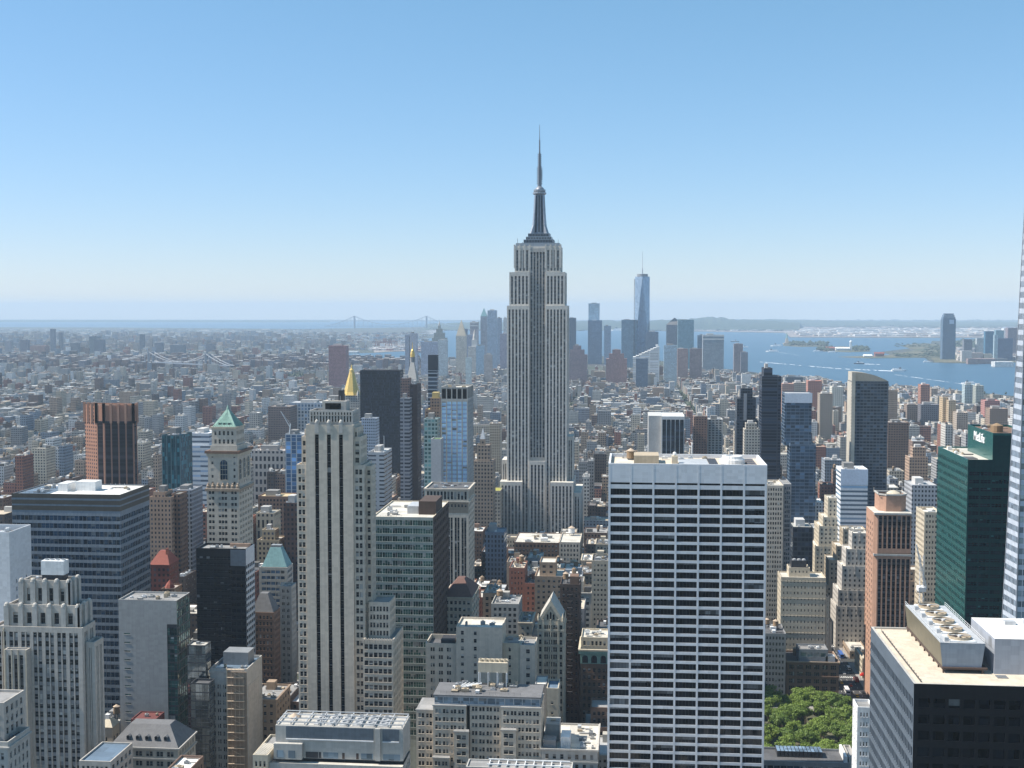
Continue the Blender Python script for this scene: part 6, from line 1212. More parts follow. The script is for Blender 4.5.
mid('apartment_tower', 'dark brown slab tower between grey banded tower and pale striped tower', [(409.4, 417.5, 385, 1400, 24)], (.05, .04, .042), (.1, .1, .1), 'apartment tower', fh=3.6, pitch=8, wf=.3, hf=.4, ybot=510)
mid('building', 'brown-topped slab peeping over the grey banded tower', [(401, 409, 379, 1620, 18)], (.20, .13, .11), (.3, .25, .22), ybot=398)
mid('apartment_tower', 'thin dark glass tower with pale floor lines and a black cap', [(428, 437, 371, 2000, 16)], (.30, .34, .38), (.1, .1, .1), 'apartment tower', fh=6.5, pitch=30, wf=1, hf=.68, glass=(.025, .035, .05), ybot=420,
    top=strips(lambda b: [('cap', (b[0], b[1], b[2], b[3], b[4] + .92, at(432, 355, 2000)[1]), (.03, .035, .045))], 'cap', 0), pent=False)
# clock tower with gold cupola
def clock(e, bx, L):
    x0, x1, y0, y1, z = bx; Yc = (y0 + y1) / 2; xm = (x0 + x1) / 2; Zr = lambda y: at(411, y, Yc)[1]; m = MB(); m.pyramid(x0, x1, y0, y1, z + .9, Zr(362), (.32, .32)); m.build('pyramid_roof', MATS['stone_pale'], e, L)
    c = MB(); c.lathe(xm, Yc, [(4, Zr(362)), (4, Zr(357.5)), (4.6, Zr(357.4)), (4.6, Zr(357))], 8); c.build('lantern', MATS['stone_grey'], e, L); d = MB(); d.lathe(xm, Yc, [(3.6, Zr(357)), (3.8, Zr(354)), (2.4, Zr(350.5)), (.9, Zr(349)), (.2, Zr(342))], 10); d.build('cupola', MATS['gold'], e, L)
mid('skyscraper', 'white stone clock tower with a pyramid spire and gold cupola', [(406.5, 416.5, 380, 2000, 22)], (.60, .57, .52), (.5, .5, .5), 'skyscraper', fh=4.5, pitch=4, wf=.4, hf=.5, top=clock, pent=False, ybot=384)
# the blue striped tower
def blue_tower():
    Y = 1000.0; D = D_(467.5, 473.5, Y); x0, z = at(441, 387, Y); x1, _ = at(467.5, 387, Y); zc = at(441, 400, Y)[1]
    b = Bld('skyscraper', 'pale ribbed tower with bright blue window strips and a dark louvered crown', 'skyscraper', ((x0 + x1) / 2, Y + D / 2), 9, glass='glass_sky', blinds=.12)
    w = x1 - x0; cs = cols(w, 5, .8, .2, 1); zb = 40
    b.facade((x0, Y), 'N', w, rows(zc - .5, zb, 3.5, .62, .2), cs, 0, zc, 'stone_pale', .45, strip='rib_blue'); b.facade((x1, Y), 'W', D, rows(zc - .5, zb, 3.5, .5, .2), cols(D, 5, .45, .5), 0, zc, 'concrete', .4)
    b.facade((x0, Y), 'N', w, [(zc + 1, z - .6)], cs, zc, z, 'stone_pale', 1.2, glass='glass_black', blinds=0); b.facade((x1, Y), 'W', D, [(zc + 1, z - .6)], cols(D, 4, .7, .4), zc, z, 'stone_pale', 1.0, glass='glass_black', blinds=0)
    b.part('wall', 'concrete').face([(x0, Y, 0), (x0, Y + D, 0), (x0, Y + D, z), (x0, Y, z)]); b.part('wall', 'concrete').face([(x0, Y + D, 0), (x1, Y + D, 0), (x1, Y + D, z), (x0, Y + D, z)]); b.roof(x0, x1, Y, Y + D, z, 'stone_pale', 'roof_pale', 1.5)
    b.clutter(x0 + 1, x1 - 1, Y + 1, Y + D - 1, z - 1.5, 6, .8); keep(x0, x1, Y, Y + D, 440, 474, 385, 486); b.finish()
blue_tower()
mid('building', 'blank pale stair shaft with a green roof edge left of the blue striped tower', [(431, 440.8, 440, 985, 14)], (.46, .46, .46), (.14, .22, .08), wf=0.0, ybot=486, pent=False)
mid('apartment_tower', 'aqua glass apartment tower behind the blank pale shaft', [(424, 437, 420, 1030, 18)], (.26, .36, .37), (.3, .35, .35), 'apartment tower', fh=3.4, pitch=3, wf=.7, hf=.6, glass=(.06, .14, .15), ybot=486)
mid('building', 'brown tower with a golden square cap behind the aqua glass tower', [(430, 440, 399, 1350, 16), (425, 440, 410, 1348, 22)], (.27, .19, .14), (.6, .45, .15), ybot=420, top=strips(lambda b: [('cap', (b[0] + 2, b[1] - 2, b[2] + 2, b[3] - 2, b[4] + .92, b[4] + 7), (.55, .42, .18))], 'cap', 0), pent=False)
mid('building', 'tan stepped prewar tower with a peaked lantern right of the blue striped tower', [(480, 485, 440, 1180, 6), (477, 490, 446, 1178, 14), (474, 493, 462, 1175, 22)], (.33, .26, .2), (.35, .3, .26), ybot=520, pent=False, top=lambda e, bx, L: (lambda m: (m.pyramid(bx[0], bx[1], bx[2], bx[3], bx[4] + .9, bx[4] + 11, .05), m.build('spire', MATS['metal_light'], e, L)))(MB()))
mid('building', 'cream sunlit tower with dark side windows left of the spired skyscraper', [(489.5, 500, 424, 1650, 24)], (.48, .40, .3), (.5, .45, .4), ybot=470)
mid('building', 'narrow cream block with a mossy yellow roof at the spired skyscraper shoulder', [(489.5, 500.4, 491.5, 1240, 26)], (.40, .36, .3), (.34, .33, .08), ybot=520, pent=False)
mid('building', 'blue-grey windowed block in shade before the skyscraper base', [(485, 504, 533, 1000, 22), ], (.15, .19, .24), (.25, .28, .32), fh=3.8, pitch=2.8, wf=.5, hf=.6, ybot=582)
mid('office_block', 'pale office block with two roof aerials between channelled and black towers', [(368, 384, 453, 1180, D_(384, 392, 1180))], (.42, .44, .46), (.6, .58, .55), 'office block', fh=4, pitch=30, wf=.9, hf=.35, ybot=505, top=lambda e, bx, L: [(lambda m: (m.bar((bx[0] + q, bx[2] + 8, bx[4]), (bx[0] + q, bx[2] + 8, bx[4] + 16), .25), m.build('aerial', MATS['metal_white'], e, L)))(MB()) for q in (9, 14)])
mid('building', 'blue-white narrow tower against the black slab', [(361, 376, 419, 1500, 20)], (.36, .42, .50), (.5, .5, .5), fh=3.6, pitch=2.6, wf=.5, hf=.5, ybot=452)
# right half
mid('office_tower', 'white-walled slab with a black glass front of white mullions behind the grid tower', [(661.5, 684.5, 417, 1480, D_(661.5, 648.5, 1480) if False else 60)], (.64, .64, .63), (.7, .7, .68), 'office tower', fh=4, pitch=100, wf=.0, hf=.8, glass=NAVY, ybot=455, pent=False,
    top=lambda e, bx, L: [(lambda t: (t.face([(bx[0] + 1.2 + k * 5.1, bx[2] - .15, 20), (bx[0] + 5.4 + k * 5.1, bx[2] - .15, 20), (bx[0] + 5.4 + k * 5.1, bx[2] - .15, bx[4] - 3), (bx[0] + 1.2 + k * 5.1, bx[2] - .15, bx[4] - 3)], style((.02, .025, .03), 3.8, 50, 1.0, .7, NAVY)), t.build('window', e, L)))(TB()) for k in range(5)] + [(lambda t: (t.box(at(648.5, 417, 1484)[0], bx[0] - .02, bx[2] + 4, bx[3], 0, bx[4] + 1, blank((.5, .49, .47))), t.build('stair_wing', e, L)))(TB())])
mid('apartment_tower', 'brown brick apartment slab beside the pale balcony tower', [(694, 707.5, 417, 1500, 22)], (.29, .18, .14), (.4, .35, .3), 'apartment tower', fh=3.0, pitch=3.2, wf=.5, hf=.45, ybot=455)
mid('apartment_tower', 'pale balcony apartment tower beside the brown brick slab', [(707.6, 723, 420, 1520, 22)], (.50, .49, .46), (.5, .5, .5), 'apartment tower', fh=3.0, pitch=4.2, wf=.6, hf=.55, ybot=455)
mid('apartment_tower', 'dark stepped glass tower with a grey stripe left of the slim black tower', [(741, 752.5, 389, 1450, 20), (737, 756, 399, 1448, 24), (736.5, 758, 421, 1446, 26)], (.06, .075, .095), (.15, .15, .16), 'apartment tower', fh=3.3, pitch=3, wf=.8, hf=.6, glass=NAVY, ybot=455, top=strips(lambda b: [('stripe', (b[0] + 3, b[0] + 6.5, b[2] - 2.6, b[2] - 2.1, 40, b[4] - 5), (.34, .35, .37))], '', 0))
mid('apartment_tower', 'beige rounded apartment tower in front of the dark stepped glass tower', [(746, 757, 424, 1330, 12), (744.5, 760, 430, 1328, 18)], (.46, .42, .36), (.5, .48, .45), 'apartment tower', fh=3.0, pitch=3, wf=.5, hf=.45, ybot=455)
mid('apartment_tower', 'slim near-black apartment tower above the right end of the white grid roof', [(764, 772.5, 369, 1400, 26), (762, 781.5, 377, 1398, 30)], (.045, .055, .075), (.2, .2, .2), 'apartment tower', fh=3.3, pitch=20, wf=.95, hf=.66, glass=(.02, .03, .05), ybot=478)
mid('apartment_tower', 'blue glass tower with a white crown band and lower glass wing', [(785, 812, 394, 1300, 26), (790, 816, 445, 1292, 24)], (.10, .14, .19), (.5, .5, .5), 'apartment tower', fh=3.4, pitch=4.5, wf=.9, hf=.72, glass=(.04, .07, .11), ybot=520, pent=False, top=strips(lambda b: [('crown_band', (b[0] - .3, b[1] + .3, b[2] - .4, b[2] - .02, b[4] - 9, b[4] + 1), (.60, .64, .70))], '', 0))
def curved(e, bx, L):
    x0, x1, y0, y1, z = bx; t = TB(); n = 12; zt = at(852, 373, y0)[1]; P = [(x0 + (x1 - x0) * k / n, z + (zt - z) * (1 - (k / n) ** 2.2)) for k in range(n + 1)]
    for k in range(n): (xa, za), (xb, zb) = P[k], P[k + 1]; t.face([(xa, y0 + 1, z + .9), (xb, y0 + 1, z + .9), (xb, y0 + 1, zb + .9), (xa, y0 + 1, za + .9)], blank((.40, .36, .29))); t.face([(xa, y0 + 1, za + .9), (xb, y0 + 1, zb + .9), (xb, y1 - 4, zb + .9), (xa, y1 - 4, za + .9)], blank((.36, .33, .28)))
    t.face([(x0, y0 + 1, z + .9), (x0, y1 - 4, z + .9), (x0, y1 - 4, zt + .9), (x0, y0 + 1, zt + .9)], blank((.45, .42, .36))); t.build('sail_roof', e, L)
    w = TB(); w.box(x0 - .2, x0 + 3.4, y0 - .5, y0 - .02, 0, zt, blank((.50, .46, .38))); w.build('edge_pier', e, L)
mid('apartment_tower', 'tall dark glass apartment tower with a concrete edge and a curved sail roof', [(852, 888.5, 382, 1320, 28)], (.10, .12, .14), (.3, .3, .3), 'apartment tower', fh=3.3, pitch=3.4, wf=.85, hf=.62, glass=(.03, .045, .065), ybot=520, pent=False, top=curved, side=style((.45, .42, .36), 3.3, 30, .1, .5))
mid('office_block', 'white box-like block with pale glass bands below the sail-roofed tower', [(841, 868, 470, 1120, 26)], (.66, .68, .70), (.72, .72, .72), 'office block', fh=4, pitch=60, wf=1, hf=.45, glass=(.20, .28, .36), ybot=500, top=strips(lambda b: [('blank_band', (b[0] - .1, b[1] + .1, b[2] - .25, b[2] - .02, b[4] - 13, b[4] + .9), (.55, .62, .72))], '', 0))
mid('building', 'low dark glass block beyond the avenue behind the cream tower', [(793, 813, 528, 1030, 26)], (.04, .05, .06), (.35, .35, .33), fh=3.8, pitch=3, wf=.85, hf=.7, glass=NAVY, ybot=575)
mid('building', 'flat white-roofed store block left of the cream art deco tower', [(797, 824, 503, 1300, 30)], (.5, .5, .5), (.8, .8, .78), ybot=515)
mid('building', 'brown brick slab right of the sail-roofed tower', [(888, 909, 423, 1650, 30)], (.22, .15, .115), (.3, .27, .25), fh=3.2, pitch=3.2, wf=.5, hf=.45, ybot=455)
mid('building', 'pink-tan stepped tower with sunlit flank behind the salmon tower', [(913, 926, 448, 1500, 14), (909.5, 928, 458, 1498, 24)], (.42, .30, .22), (.4, .35, .32), ybot=490)
mid('building', 'grey stone block with a white penthouse left of the green glass tower', [(912, 937, 486, 1080, 30)], (.36, .37, .39), (.4, .4, .4), fh=3.8, pitch=2.8, wf=.5, hf=.5, ybot=510)
for (a, b_, yt, Y, c, lab) in ((943, 948, 398, 2500, (.50, .38, .24), 'thin tan twin tower on the left of a pair by the river'), (949, 956, 401, 2480, (.44, .35, .24), 'thin tan twin tower on the right of a pair by the river'), (921, 930, 385, 2900, (.36, .19, .14), 'red-brown stepped tower with a small lantern top near the river'), (907, 921, 405, 2650, (.30, .24, .2), 'brown flat block near the river'), (921, 940, 405, 2600, (.17, .17, .19), 'dark grey warehouse block near the river'),
        (957, 968, 413, 2450, (.40, .34, .28), 'tan block with setbacks beside the thin twin towers'), (985, 1000, 401, 2500, (.42, .22, .2), 'pinkish-red stepped block near the right edge by the river'), (990, 1008, 409, 2350, (.30, .22, .17), 'brown block in front of the pinkish stepped block'), (965, 976, 385, 3300, (.40, .48, .5), 'pale glass pair of cubes on the waterfront'), (976, 984, 386, 3250, (.36, .38, .34), 'grey-green waterfront block beside the pale glass cubes'),
        (820, 833, 394, 2300, (.36, .30, .24), 'tan pyramid-topped block with sunlit flank before the river'), (808, 822, 381, 2900, (.45, .22, .17), 'pink brick block right of the blue glass tower crown'), (794, 806, 383, 2850, (.42, .36, .3), 'cream banded block above the blue glass tower crown'), (782, 794, 384, 2800, (.44, .28, .22), 'pinkish block left of the cream banded block'), (832, 843, 387, 2600, (.62, .6, .52), 'bright white block beside the tan pyramid-topped block'),
        (786, 803, 377.5, 3200, (.10, .125, .15), 'large dark stepped block on the waterfront above pink blocks')):
    mid('building', lab, [(a, b_, yt, Y, 30)], c, tuple(min(.7, v * 1.4) for v in c), fh=4, pitch=4, wf=.45, hf=.45, ybot=yt + 14)
# downtown towers
DT = [  # px0, px1, row, Y, wall, glass, label
    (568, 576, 318, 6000, (.06, .08, .11), 'dark slab tower just right of the spired skyscraper'), (588.5, 599.5, 303.5, 6100, (.30, .40, .50), 'pale blue glass tower with a faded top, second downtown tower from the spired skyscraper'), (588, 602, 320.5, 6050, (.13, .18, .25), 'blue-grey shouldered tower under the pale glass tower'),
    (604, 611, 326, 6000, (.22, .28, .36), 'small blue tower with water around it left of the paired slabs'), (621.5, 637, 320, 5700, (.13, .20, .26), 'broad dark teal slab left of the tapering glass tower'), (646, 658.5, 332, 5600, (.12, .15, .2), 'dark rounded-shoulder tower right of the tapering glass tower'),
    (666.5, 683, 325, 5700, (.17, .18, .2), 'grey stepped tower with a peaked top'), (678, 694, 320, 5400, (.16, .26, .30), 'blue-green glass slab beside the grey peaked tower'), (697.5, 706, 335.5, 5300, (.12, .17, .22), 'dark blue slab behind the cream-topped block'), (703, 724, 335, 5200, (.23, .25, .26), 'wide grey-brown block with a bright roof edge, rightmost of the main downtown group'),
    (734, 743, 344, 5000, (.22, .17, .16), 'brown brick tower on the waterfront, rightmost downtown'), (741, 748, 352.5, 4900, (.16, .16, .18), 'dark waterfront block against the brown waterfront tower'), (606, 627, 350, 4200, (.22, .135, .12), 'red-brown brick block with setbacks below the blue tower'), (567, 587, 346, 4300, (.2, .15, .15), 'brown brick block with setbacks at the spired skyscraper edge'),
    (664, 677, 345.5, 4300, (.34, .42, .46), 'pale blue-green glass block below the grey peaked tower'), (677.5, 688, 349, 4500, (.3, .2, .17), 'brown block with sunlit edge, left of a matching pair'), (690, 702, 349, 4500, (.2, .15, .14), 'dark brown block, right of a matching pair'), (636, 648, 359, 4000, (.1, .13, .17), 'dark glass cube before the white ramp-roofed block'),
    (470, 478, 322, 5800, (.34, .30, .3), 'brown-grey tower with white roof bands left of the needle-topped tower'), (480.5, 487, 316.5, 5900, (.26, .27, .3), 'grey needle-topped stone tower beside the rippled steel tower'), (487.5, 496.5, 310.5, 5200, (.30, .36, .43), 'tall rippled steel apartment tower, highest left of the spired skyscraper'), (496.6, 501.5, 318, 5600, (.24, .28, .34), 'blue-grey shouldered slab leaning on the rippled steel tower'), (503.5, 508, 318, 5700, (.52, .5, .46), 'sliver of a white tower beside the spired skyscraper'),
    (456, 466, 336, 4700, (.52, .44, .36), 'cream courthouse tower with a golden pointed top'), (468, 480, 347, 4800, (.48, .46, .42), 'cream municipal block with a tiered lantern'), (432, 446, 329, 5600, (.24, .25, .22), 'olive-grey tower with stepped top over the water'), (458, 467, 329, 6000, (.14, .15, .19), 'dark slab behind the cream courthouse tower'), (467, 473, 335, 5500, (.22, .24, .3), 'small dark block between courthouse tower and municipal block'),
    (421, 438, 342, 4600, (.30, .33, .4), 'lavender-grey slab right of the gold cupola'), (438, 447, 340, 4500, (.42, .46, .5), 'pale white-blue slab above the thin dark glass tower'), (405, 409, 335, 4400, (.26, .28, .33), 'dark-striped left half of the split tower behind the gold cupola'), (410, 417, 333.5, 4400, (.36, .37, .41), 'grey right half of the split tower behind the gold cupola'), (476, 484, 346, 4600, (.26, .36, .44), 'blue glass block against the municipal block'), (465.5, 471, 358, 3900, (.42, .48, .54), 'small white-blue tower before the cream municipal block'),
    (328.5, 346, 346, 3900, (.24, .12, .11), 'red-brown slab tower standing against the pale river sheds'), (500, 509, 334, 5000, (.26, .24, .28), 'purple-grey block hugging the spired skyscraper'), (484, 492, 355, 4200, (.34, .3, .27), 'tan block below the rippled steel tower'),
    # across the river, left
    (5, 10, 341, 9000, (.28, .26, .28), 'tan-grey tower near the left edge across the river'), (20, 27.5, 340, 8800, (.22, .21, .25), 'brown-grey slab across the river, second tower from the left edge'), (30, 45, 346, 8600, (.40, .24, .2), 'pink brick mass with sunlit end across the river'), (50, 54.5, 329, 9200, (.24, .26, .32), 'tallest slim tower across the river on the left'), (58.5, 62, 332.5, 9300, (.26, .28, .33), 'slim grey tower next to the tallest one across the river'), (70, 78, 343, 8800, (.2, .21, .24), 'grey cube tower across the river'), (89, 98.5, 336.5, 8700, (.22, .26, .30), 'pale flat slab across the river left of two dark towers'), (94, 103, 339.5, 8500, (.18, .2, .25), 'dark slab overlapping the pale flat slab across the river'),
    (139.5, 144, 334.5, 9200, (.2, .22, .26), 'dark square tower left of the bank clock tower across the river'), (149, 152, 338.5, 9000, (.46, .40, .36), 'cream clock tower with a small dome across the river'), (154, 162, 343, 9000, (.2, .22, .27), 'dark slab right of the clock tower across the river'), (170, 183, 345, 8700, (.2, .22, .26), 'wide dark block above the bridge tower across the river'), (206, 214, 344, 8600, (.24, .25, .29), 'grey block behind the second bridge tower')]
for i, (a, b_, yt, Y, c, lab) in enumerate(DT):
    if 'across the river' in lab or 'bridge tower' in lab: Y *= .8; c = tuple(v * .8 for v in c)
    def top(e, bx, L, i=i, lab=lab):
        x0, x1, y0, y1, z = bx; xm, ym = (x0 + x1) / 2, (y0 + y1) / 2
        if lab.startswith(('cream courthouse', 'grey needle', 'grey stepped tower')):
            m = MB(); m.pyramid(x0, x1, y0, y1, z + .9, z + (60 if 'golden' in lab else 40 if 'needle' in lab else 32), .04); m.build('spire', MATS['stone_cream' if 'golden' in lab else 'copper_teal' if 'needle' in lab else 'slate'], e, L)
        if lab.startswith(('cream municipal', 'cream clock', 'olive')):
            w = (x1 - x0); t = TB(); t.box(xm - w * .22, xm + w * .22, ym - w * .22, ym + w * .22, z + .9, z + w * .6, blank(c)); t.build('lantern', e, L); m = MB(); m.lathe(xm, ym, [(w * .16, z + w * .6), (w * .14, z + w * .9), (.3, z + w * 1.5)], 8); m.build('spire', MATS['stone_pale'], e, L)
        if 'with white roof bands' in lab or 'bright roof' in lab:
            for q in (0, 14): t = TB(); t.box(x0 - .6, x1 + .6, y0 - .8, y0 - .05, z - 6 - q, z - q, blank((.6, .58, .55))); t.build('roof_band', e, L)
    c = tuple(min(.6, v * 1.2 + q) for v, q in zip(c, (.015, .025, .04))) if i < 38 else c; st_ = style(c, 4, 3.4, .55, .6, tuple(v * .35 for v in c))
    w_ = (b_ - a) * Y / FOC; tiers_ = [(a, b_, yt, Y, max(18, w_ * .7))]
    if 'setbacks' in lab or lab.startswith('olive'): m_ = (b_ - a); tiers_ = [(a + m_ * .3, b_ - m_ * .3, yt, Y + 6, w_ * .4), (a + m_ * .14, b_ - m_ * .14, yt + 4, Y + 3, w_ * .5), (a, b_, yt + 9, Y, w_ * .7)]
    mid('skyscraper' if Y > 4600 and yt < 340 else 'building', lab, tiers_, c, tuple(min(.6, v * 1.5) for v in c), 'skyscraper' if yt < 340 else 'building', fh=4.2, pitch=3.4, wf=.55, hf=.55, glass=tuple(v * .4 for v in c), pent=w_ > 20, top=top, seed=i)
def glass_prism_tower():
    """square base turning into a square top rotated an eighth, with a mast"""
    Y = 5700.0; x0, _ = at(634.5, 350, Y); x1, zt = at(650, 276.5, Y); xm = (x0 + x1) / 2; w = (x1 - x0) / 2; ym = Y + w
    e = empty('skyscraper', (xm, ym, 0), 'tall tapering pale blue glass tower with a mast, highest of the downtown group', 'skyscraper'); L = e.location[:]
    lo = [(xm - w, ym - w), (xm + w, ym - w), (xm + w, ym + w), (xm - w, ym + w)]; hi = [(xm, ym - w * .98), (xm + w * .98, ym), (xm, ym + w * .98), (xm - w * .98, ym)]
    for i in range(4):
        j = (i + 1) % 4; up = MB(); up.face([(*lo[i], 55), (*lo[j], 55), (*hi[i], zt)]); up.build('glass_face', MATS['glass_blue' if i == 0 else 'glass_pale'], e, L); dn = MB(); dn.face([(*hi[i], zt), (*lo[j], 55), (*hi[j], zt)]); dn.build('glass_face', MATS['glass_pale'], e, L)
    b = MB(); b.box(xm - w, xm + w, ym - w, ym + w, 0, 54.9); b.build('base', MATS['glass_blue'], e, L); r = MB(); r.lathe(xm, ym, [(w * .75, zt), (w * .75, zt + 12)], 16); r.build('crown_ring', MATS['metal_grey'], e, L)
    m = MB(); za = at(642, 251, Y)[1]; m.lathe(xm, ym, [(3.2, zt + 12), (2.4, zt + 40), (1.2, zt + 42), (.6, za)], 8); m.build('mast', MATS['metal_light'], e, L); h = MB(); xh, _ = at(635.6, 300, Y)
    for k in range(60): z = 60 + (zt - 70) * k / 60; h.box(xm - w - 3.5, xm - w - .6, ym - w - 3, ym - w, z, z + 4)
    h.build('construction_hoist', MATS['metal_dark'], e, L); keep(x0, x1, Y, Y + 2 * w, 634, 651, 251, 350)
glass_prism_tower()
def ramp_roof():
    Y = 4150.0; e = None; x0, za = at(633, 352, Y); x1, zb = at(659.5, 346.5, Y); x2 = x0; e = empty('building', ((x0 + x1) / 2, Y + 30, 0), 'white block with a sloping stepped roof before the tapering glass tower', 'building'); L = e.location[:]; t = TB(); n = 9
    for k in range(n):
        a = x0 + (x1 - x0) * k / n; b = x0 + (x1 - x0) * (k + 1) / n; z = at(633, 357, Y)[1] + (at(659, 346.5, Y)[1] - at(633, 357, Y)[1]) * k / (n - 1); t.box(a, b, Y, Y + 60, 0, z, style((.62, .62, .6), 5, 30, .9, .3, (.25, .28, .32)))
    t.build('wall', e, L); r = TB(); r.box(x1 - 12, x1 - 4, Y + 20, Y + 40, zb, zb + 6, blank((.6, .6, .6))); r.build('penthouse', e, L); keep(x0, x1, Y, Y + 60, 633, 660, 346, 370)
ramp_roof()
# towers across the bay
JC = [(943, 956, 319, 6800, (.10, .15, .21), 'tall rounded blue glass tower alone on the far shore'), (964, 972.5, 339.5, 7000, (.18, .19, .22), 'dark brown-grey tower right of the lone blue glass tower'), (977, 985, 338.5, 7000, (.42, .47, .48), 'white-green rounded apartment tower on the far shore'), (985.5, 994, 331.5, 6900, (.06, .16, .25), 'deep blue glass slab on the far shore'), (994.5, 998, 335, 6600, (.34, .44, .48), 'pale glass edge slab left of the dark sloping block'), (998, 1013, 338.5, 6650, (.10, .13, .2), 'dark sloping block on the far shore'), (996, 1004, 330.5, 7200, (.16, .28, .34), 'teal tower peeping over the dark sloping block'), (1008, 1020, 328, 7300, (.24, .2, .22), 'brown tower at the far right of the far shore'),
    (962, 972, 351, 6500, (.5, .48, .46), 'low white block at the foot of the dark brown-grey tower'), (972, 983, 353, 6500, (.46, .38, .34), 'low pinkish terrace block on the far shore'), (984, 992, 354, 6500, (.54, .46, .36), 'low cream block on the far shore quay'), (968, 978, 359, 6200, (.30, .22, .2), 'red-brown quay block with stepped left end'), (978, 997, 359, 6250, (.28, .21, .2), 'long red-brown quay block'), (995, 1014, 362, 5900, (.62, .62, .60), 'long white ferry shed with arched openings on the far shore')]
for i, (a, b_, yt, Y, c, lab) in enumerate(JC):
    t2 = None
    if i == 0:
        def t2(e, bx, L):
            x0, x1, y0, y1, z = bx; zt = at(949, 313.5, y0)[1]; w = x1 - x0
            for q, (f, k) in enumerate(((.04, .35), (.09, .7), (.14, 1))): t = TB(); t.box(x0 + w * f, x1 - w * f, y0 + w * f, y1 - w * f, z + (zt - z) * (0 if q == 0 else (.35, .7)[q - 1]) + .9, z + (zt - z) * k, style(c, 4, 4, .6, .6, (.05, .09, .14))); t.build('setback', e, L)
            t = TB(); t.box(x0 + w * .5, x1 - w * .15, y0 - .6, y0 - .05, z - 26, z - 4, blank((.36, .46, .58))); t.build('crown_panel', e, L)
    mid('skyscraper' if yt < 340 else 'building', lab, [(a, b_, yt, Y, max(20, (b_ - a) * Y / FOC * .7))], c, tuple(min(.7, v * 1.5) for v in c), 'skyscraper' if yt < 340 else 'building', fh=4.2, pitch=4, wf=.55, hf=.55, glass=tuple(v * .5 for v in c), pent=False, top=t2, seed=i + 90, z0=1.3)
# ------------------------------------------------------------------ the ordinary city between the landmarks
RND = random.Random(20)
AVES = [-2900, -2600, -2300, -2000, -1750, -1500, -1300, -1100, -900, -715, -570, -430, -292, -158, 148, 437, 722, 1007, 1292, 1577, 1860, 2150]
SHORE = np.array([(-400, 352), (262, 352), (270, 366.5), (336, 367), (425, 367), (440, 364), (470, 361), (560, 354), (640, 358), (700, 366), (745, 371), (790, 377), (850, 384.5), (940, 389), (1024, 397), (1400, 440)])
PAL = [('tan brick', (.34, .25, .18), 5), ('brown brick', (.19, .125, .095), 5), ('red brick', (.27, .125, .09), 4), ('cream stone', (.47, .41, .32), 5), ('grey stone', (.27, .27, .27), 5), ('pale limestone', (.42, .40, .36), 5), ('dark brick', (.095, .075, .065), 3), ('white brick', (.58, .57, .54), 3), ('blue-grey', (.20, .235, .28), 3)]
PALW = [p for p in PAL for _ in range(p[2])]
PALD = [PAL[i] for i in (1, 1, 2, 4, 6, 6, 0, 8)]
PALF = [(n, tuple(min(.6, v * 1.05 + .02) for v in c), k) for (n, c, k), m in zip(PAL, (5, 3, 3, 6, 5, 7, 1, 5, 4)) for _ in range(m)]
ROOFS = [('pale roof', (.52, .49, .43)), ('white roof', (.72, .71, .68)), ('grey roof', (.28, .28, .28)), ('dark roof', (.10, .10, .105)), ('silver roof', (.46, .48, .50)), ('tan roof', (.46, .39, .30)), ('grey roof', (.34, .34, .34)), ('dark roof', (.16, .15, .15)), ('tan roof', (.36, .26, .2))]
FT = np.array([(f[0], f[1], f[2], f[3]) for f in FOOT]); PARK = (60, 136, 640, 803)
def limit(pl, pr, Y):
    """highest row a building of depth Y may reach at these columns"""
    lim = 0
    for (x0, x1, y0, y1, a, b, yt, yb) in FOOT:
        if y0 > Y and a - 1 < pr and b + 1 > pl: lim = max(lim, yb)
    return lim
def heights(Y, X, corner):
    r = RND.random()
    if Y < 760: h = RND.uniform(30, 72)
    elif Y < 1150: h = RND.uniform(22, 62) if r < .85 else RND.uniform(60, 84)
    elif Y < 1900: h = RND.uniform(16, 48) if r < .86 else RND.uniform(45, 80)
    elif Y < 3000: h = RND.uniform(12, 34) if r < .9 else RND.uniform(34, 66)
    else: h = RND.uniform(11, 27) if r < .93 else RND.uniform(27, 55)
    if corner: h *= 1.15
    if X > 420 and 1400 < Y < 2700: h *= 1.1 if r < .8 else 1.6
    return h
REC = []; SIDEWALK = TB()
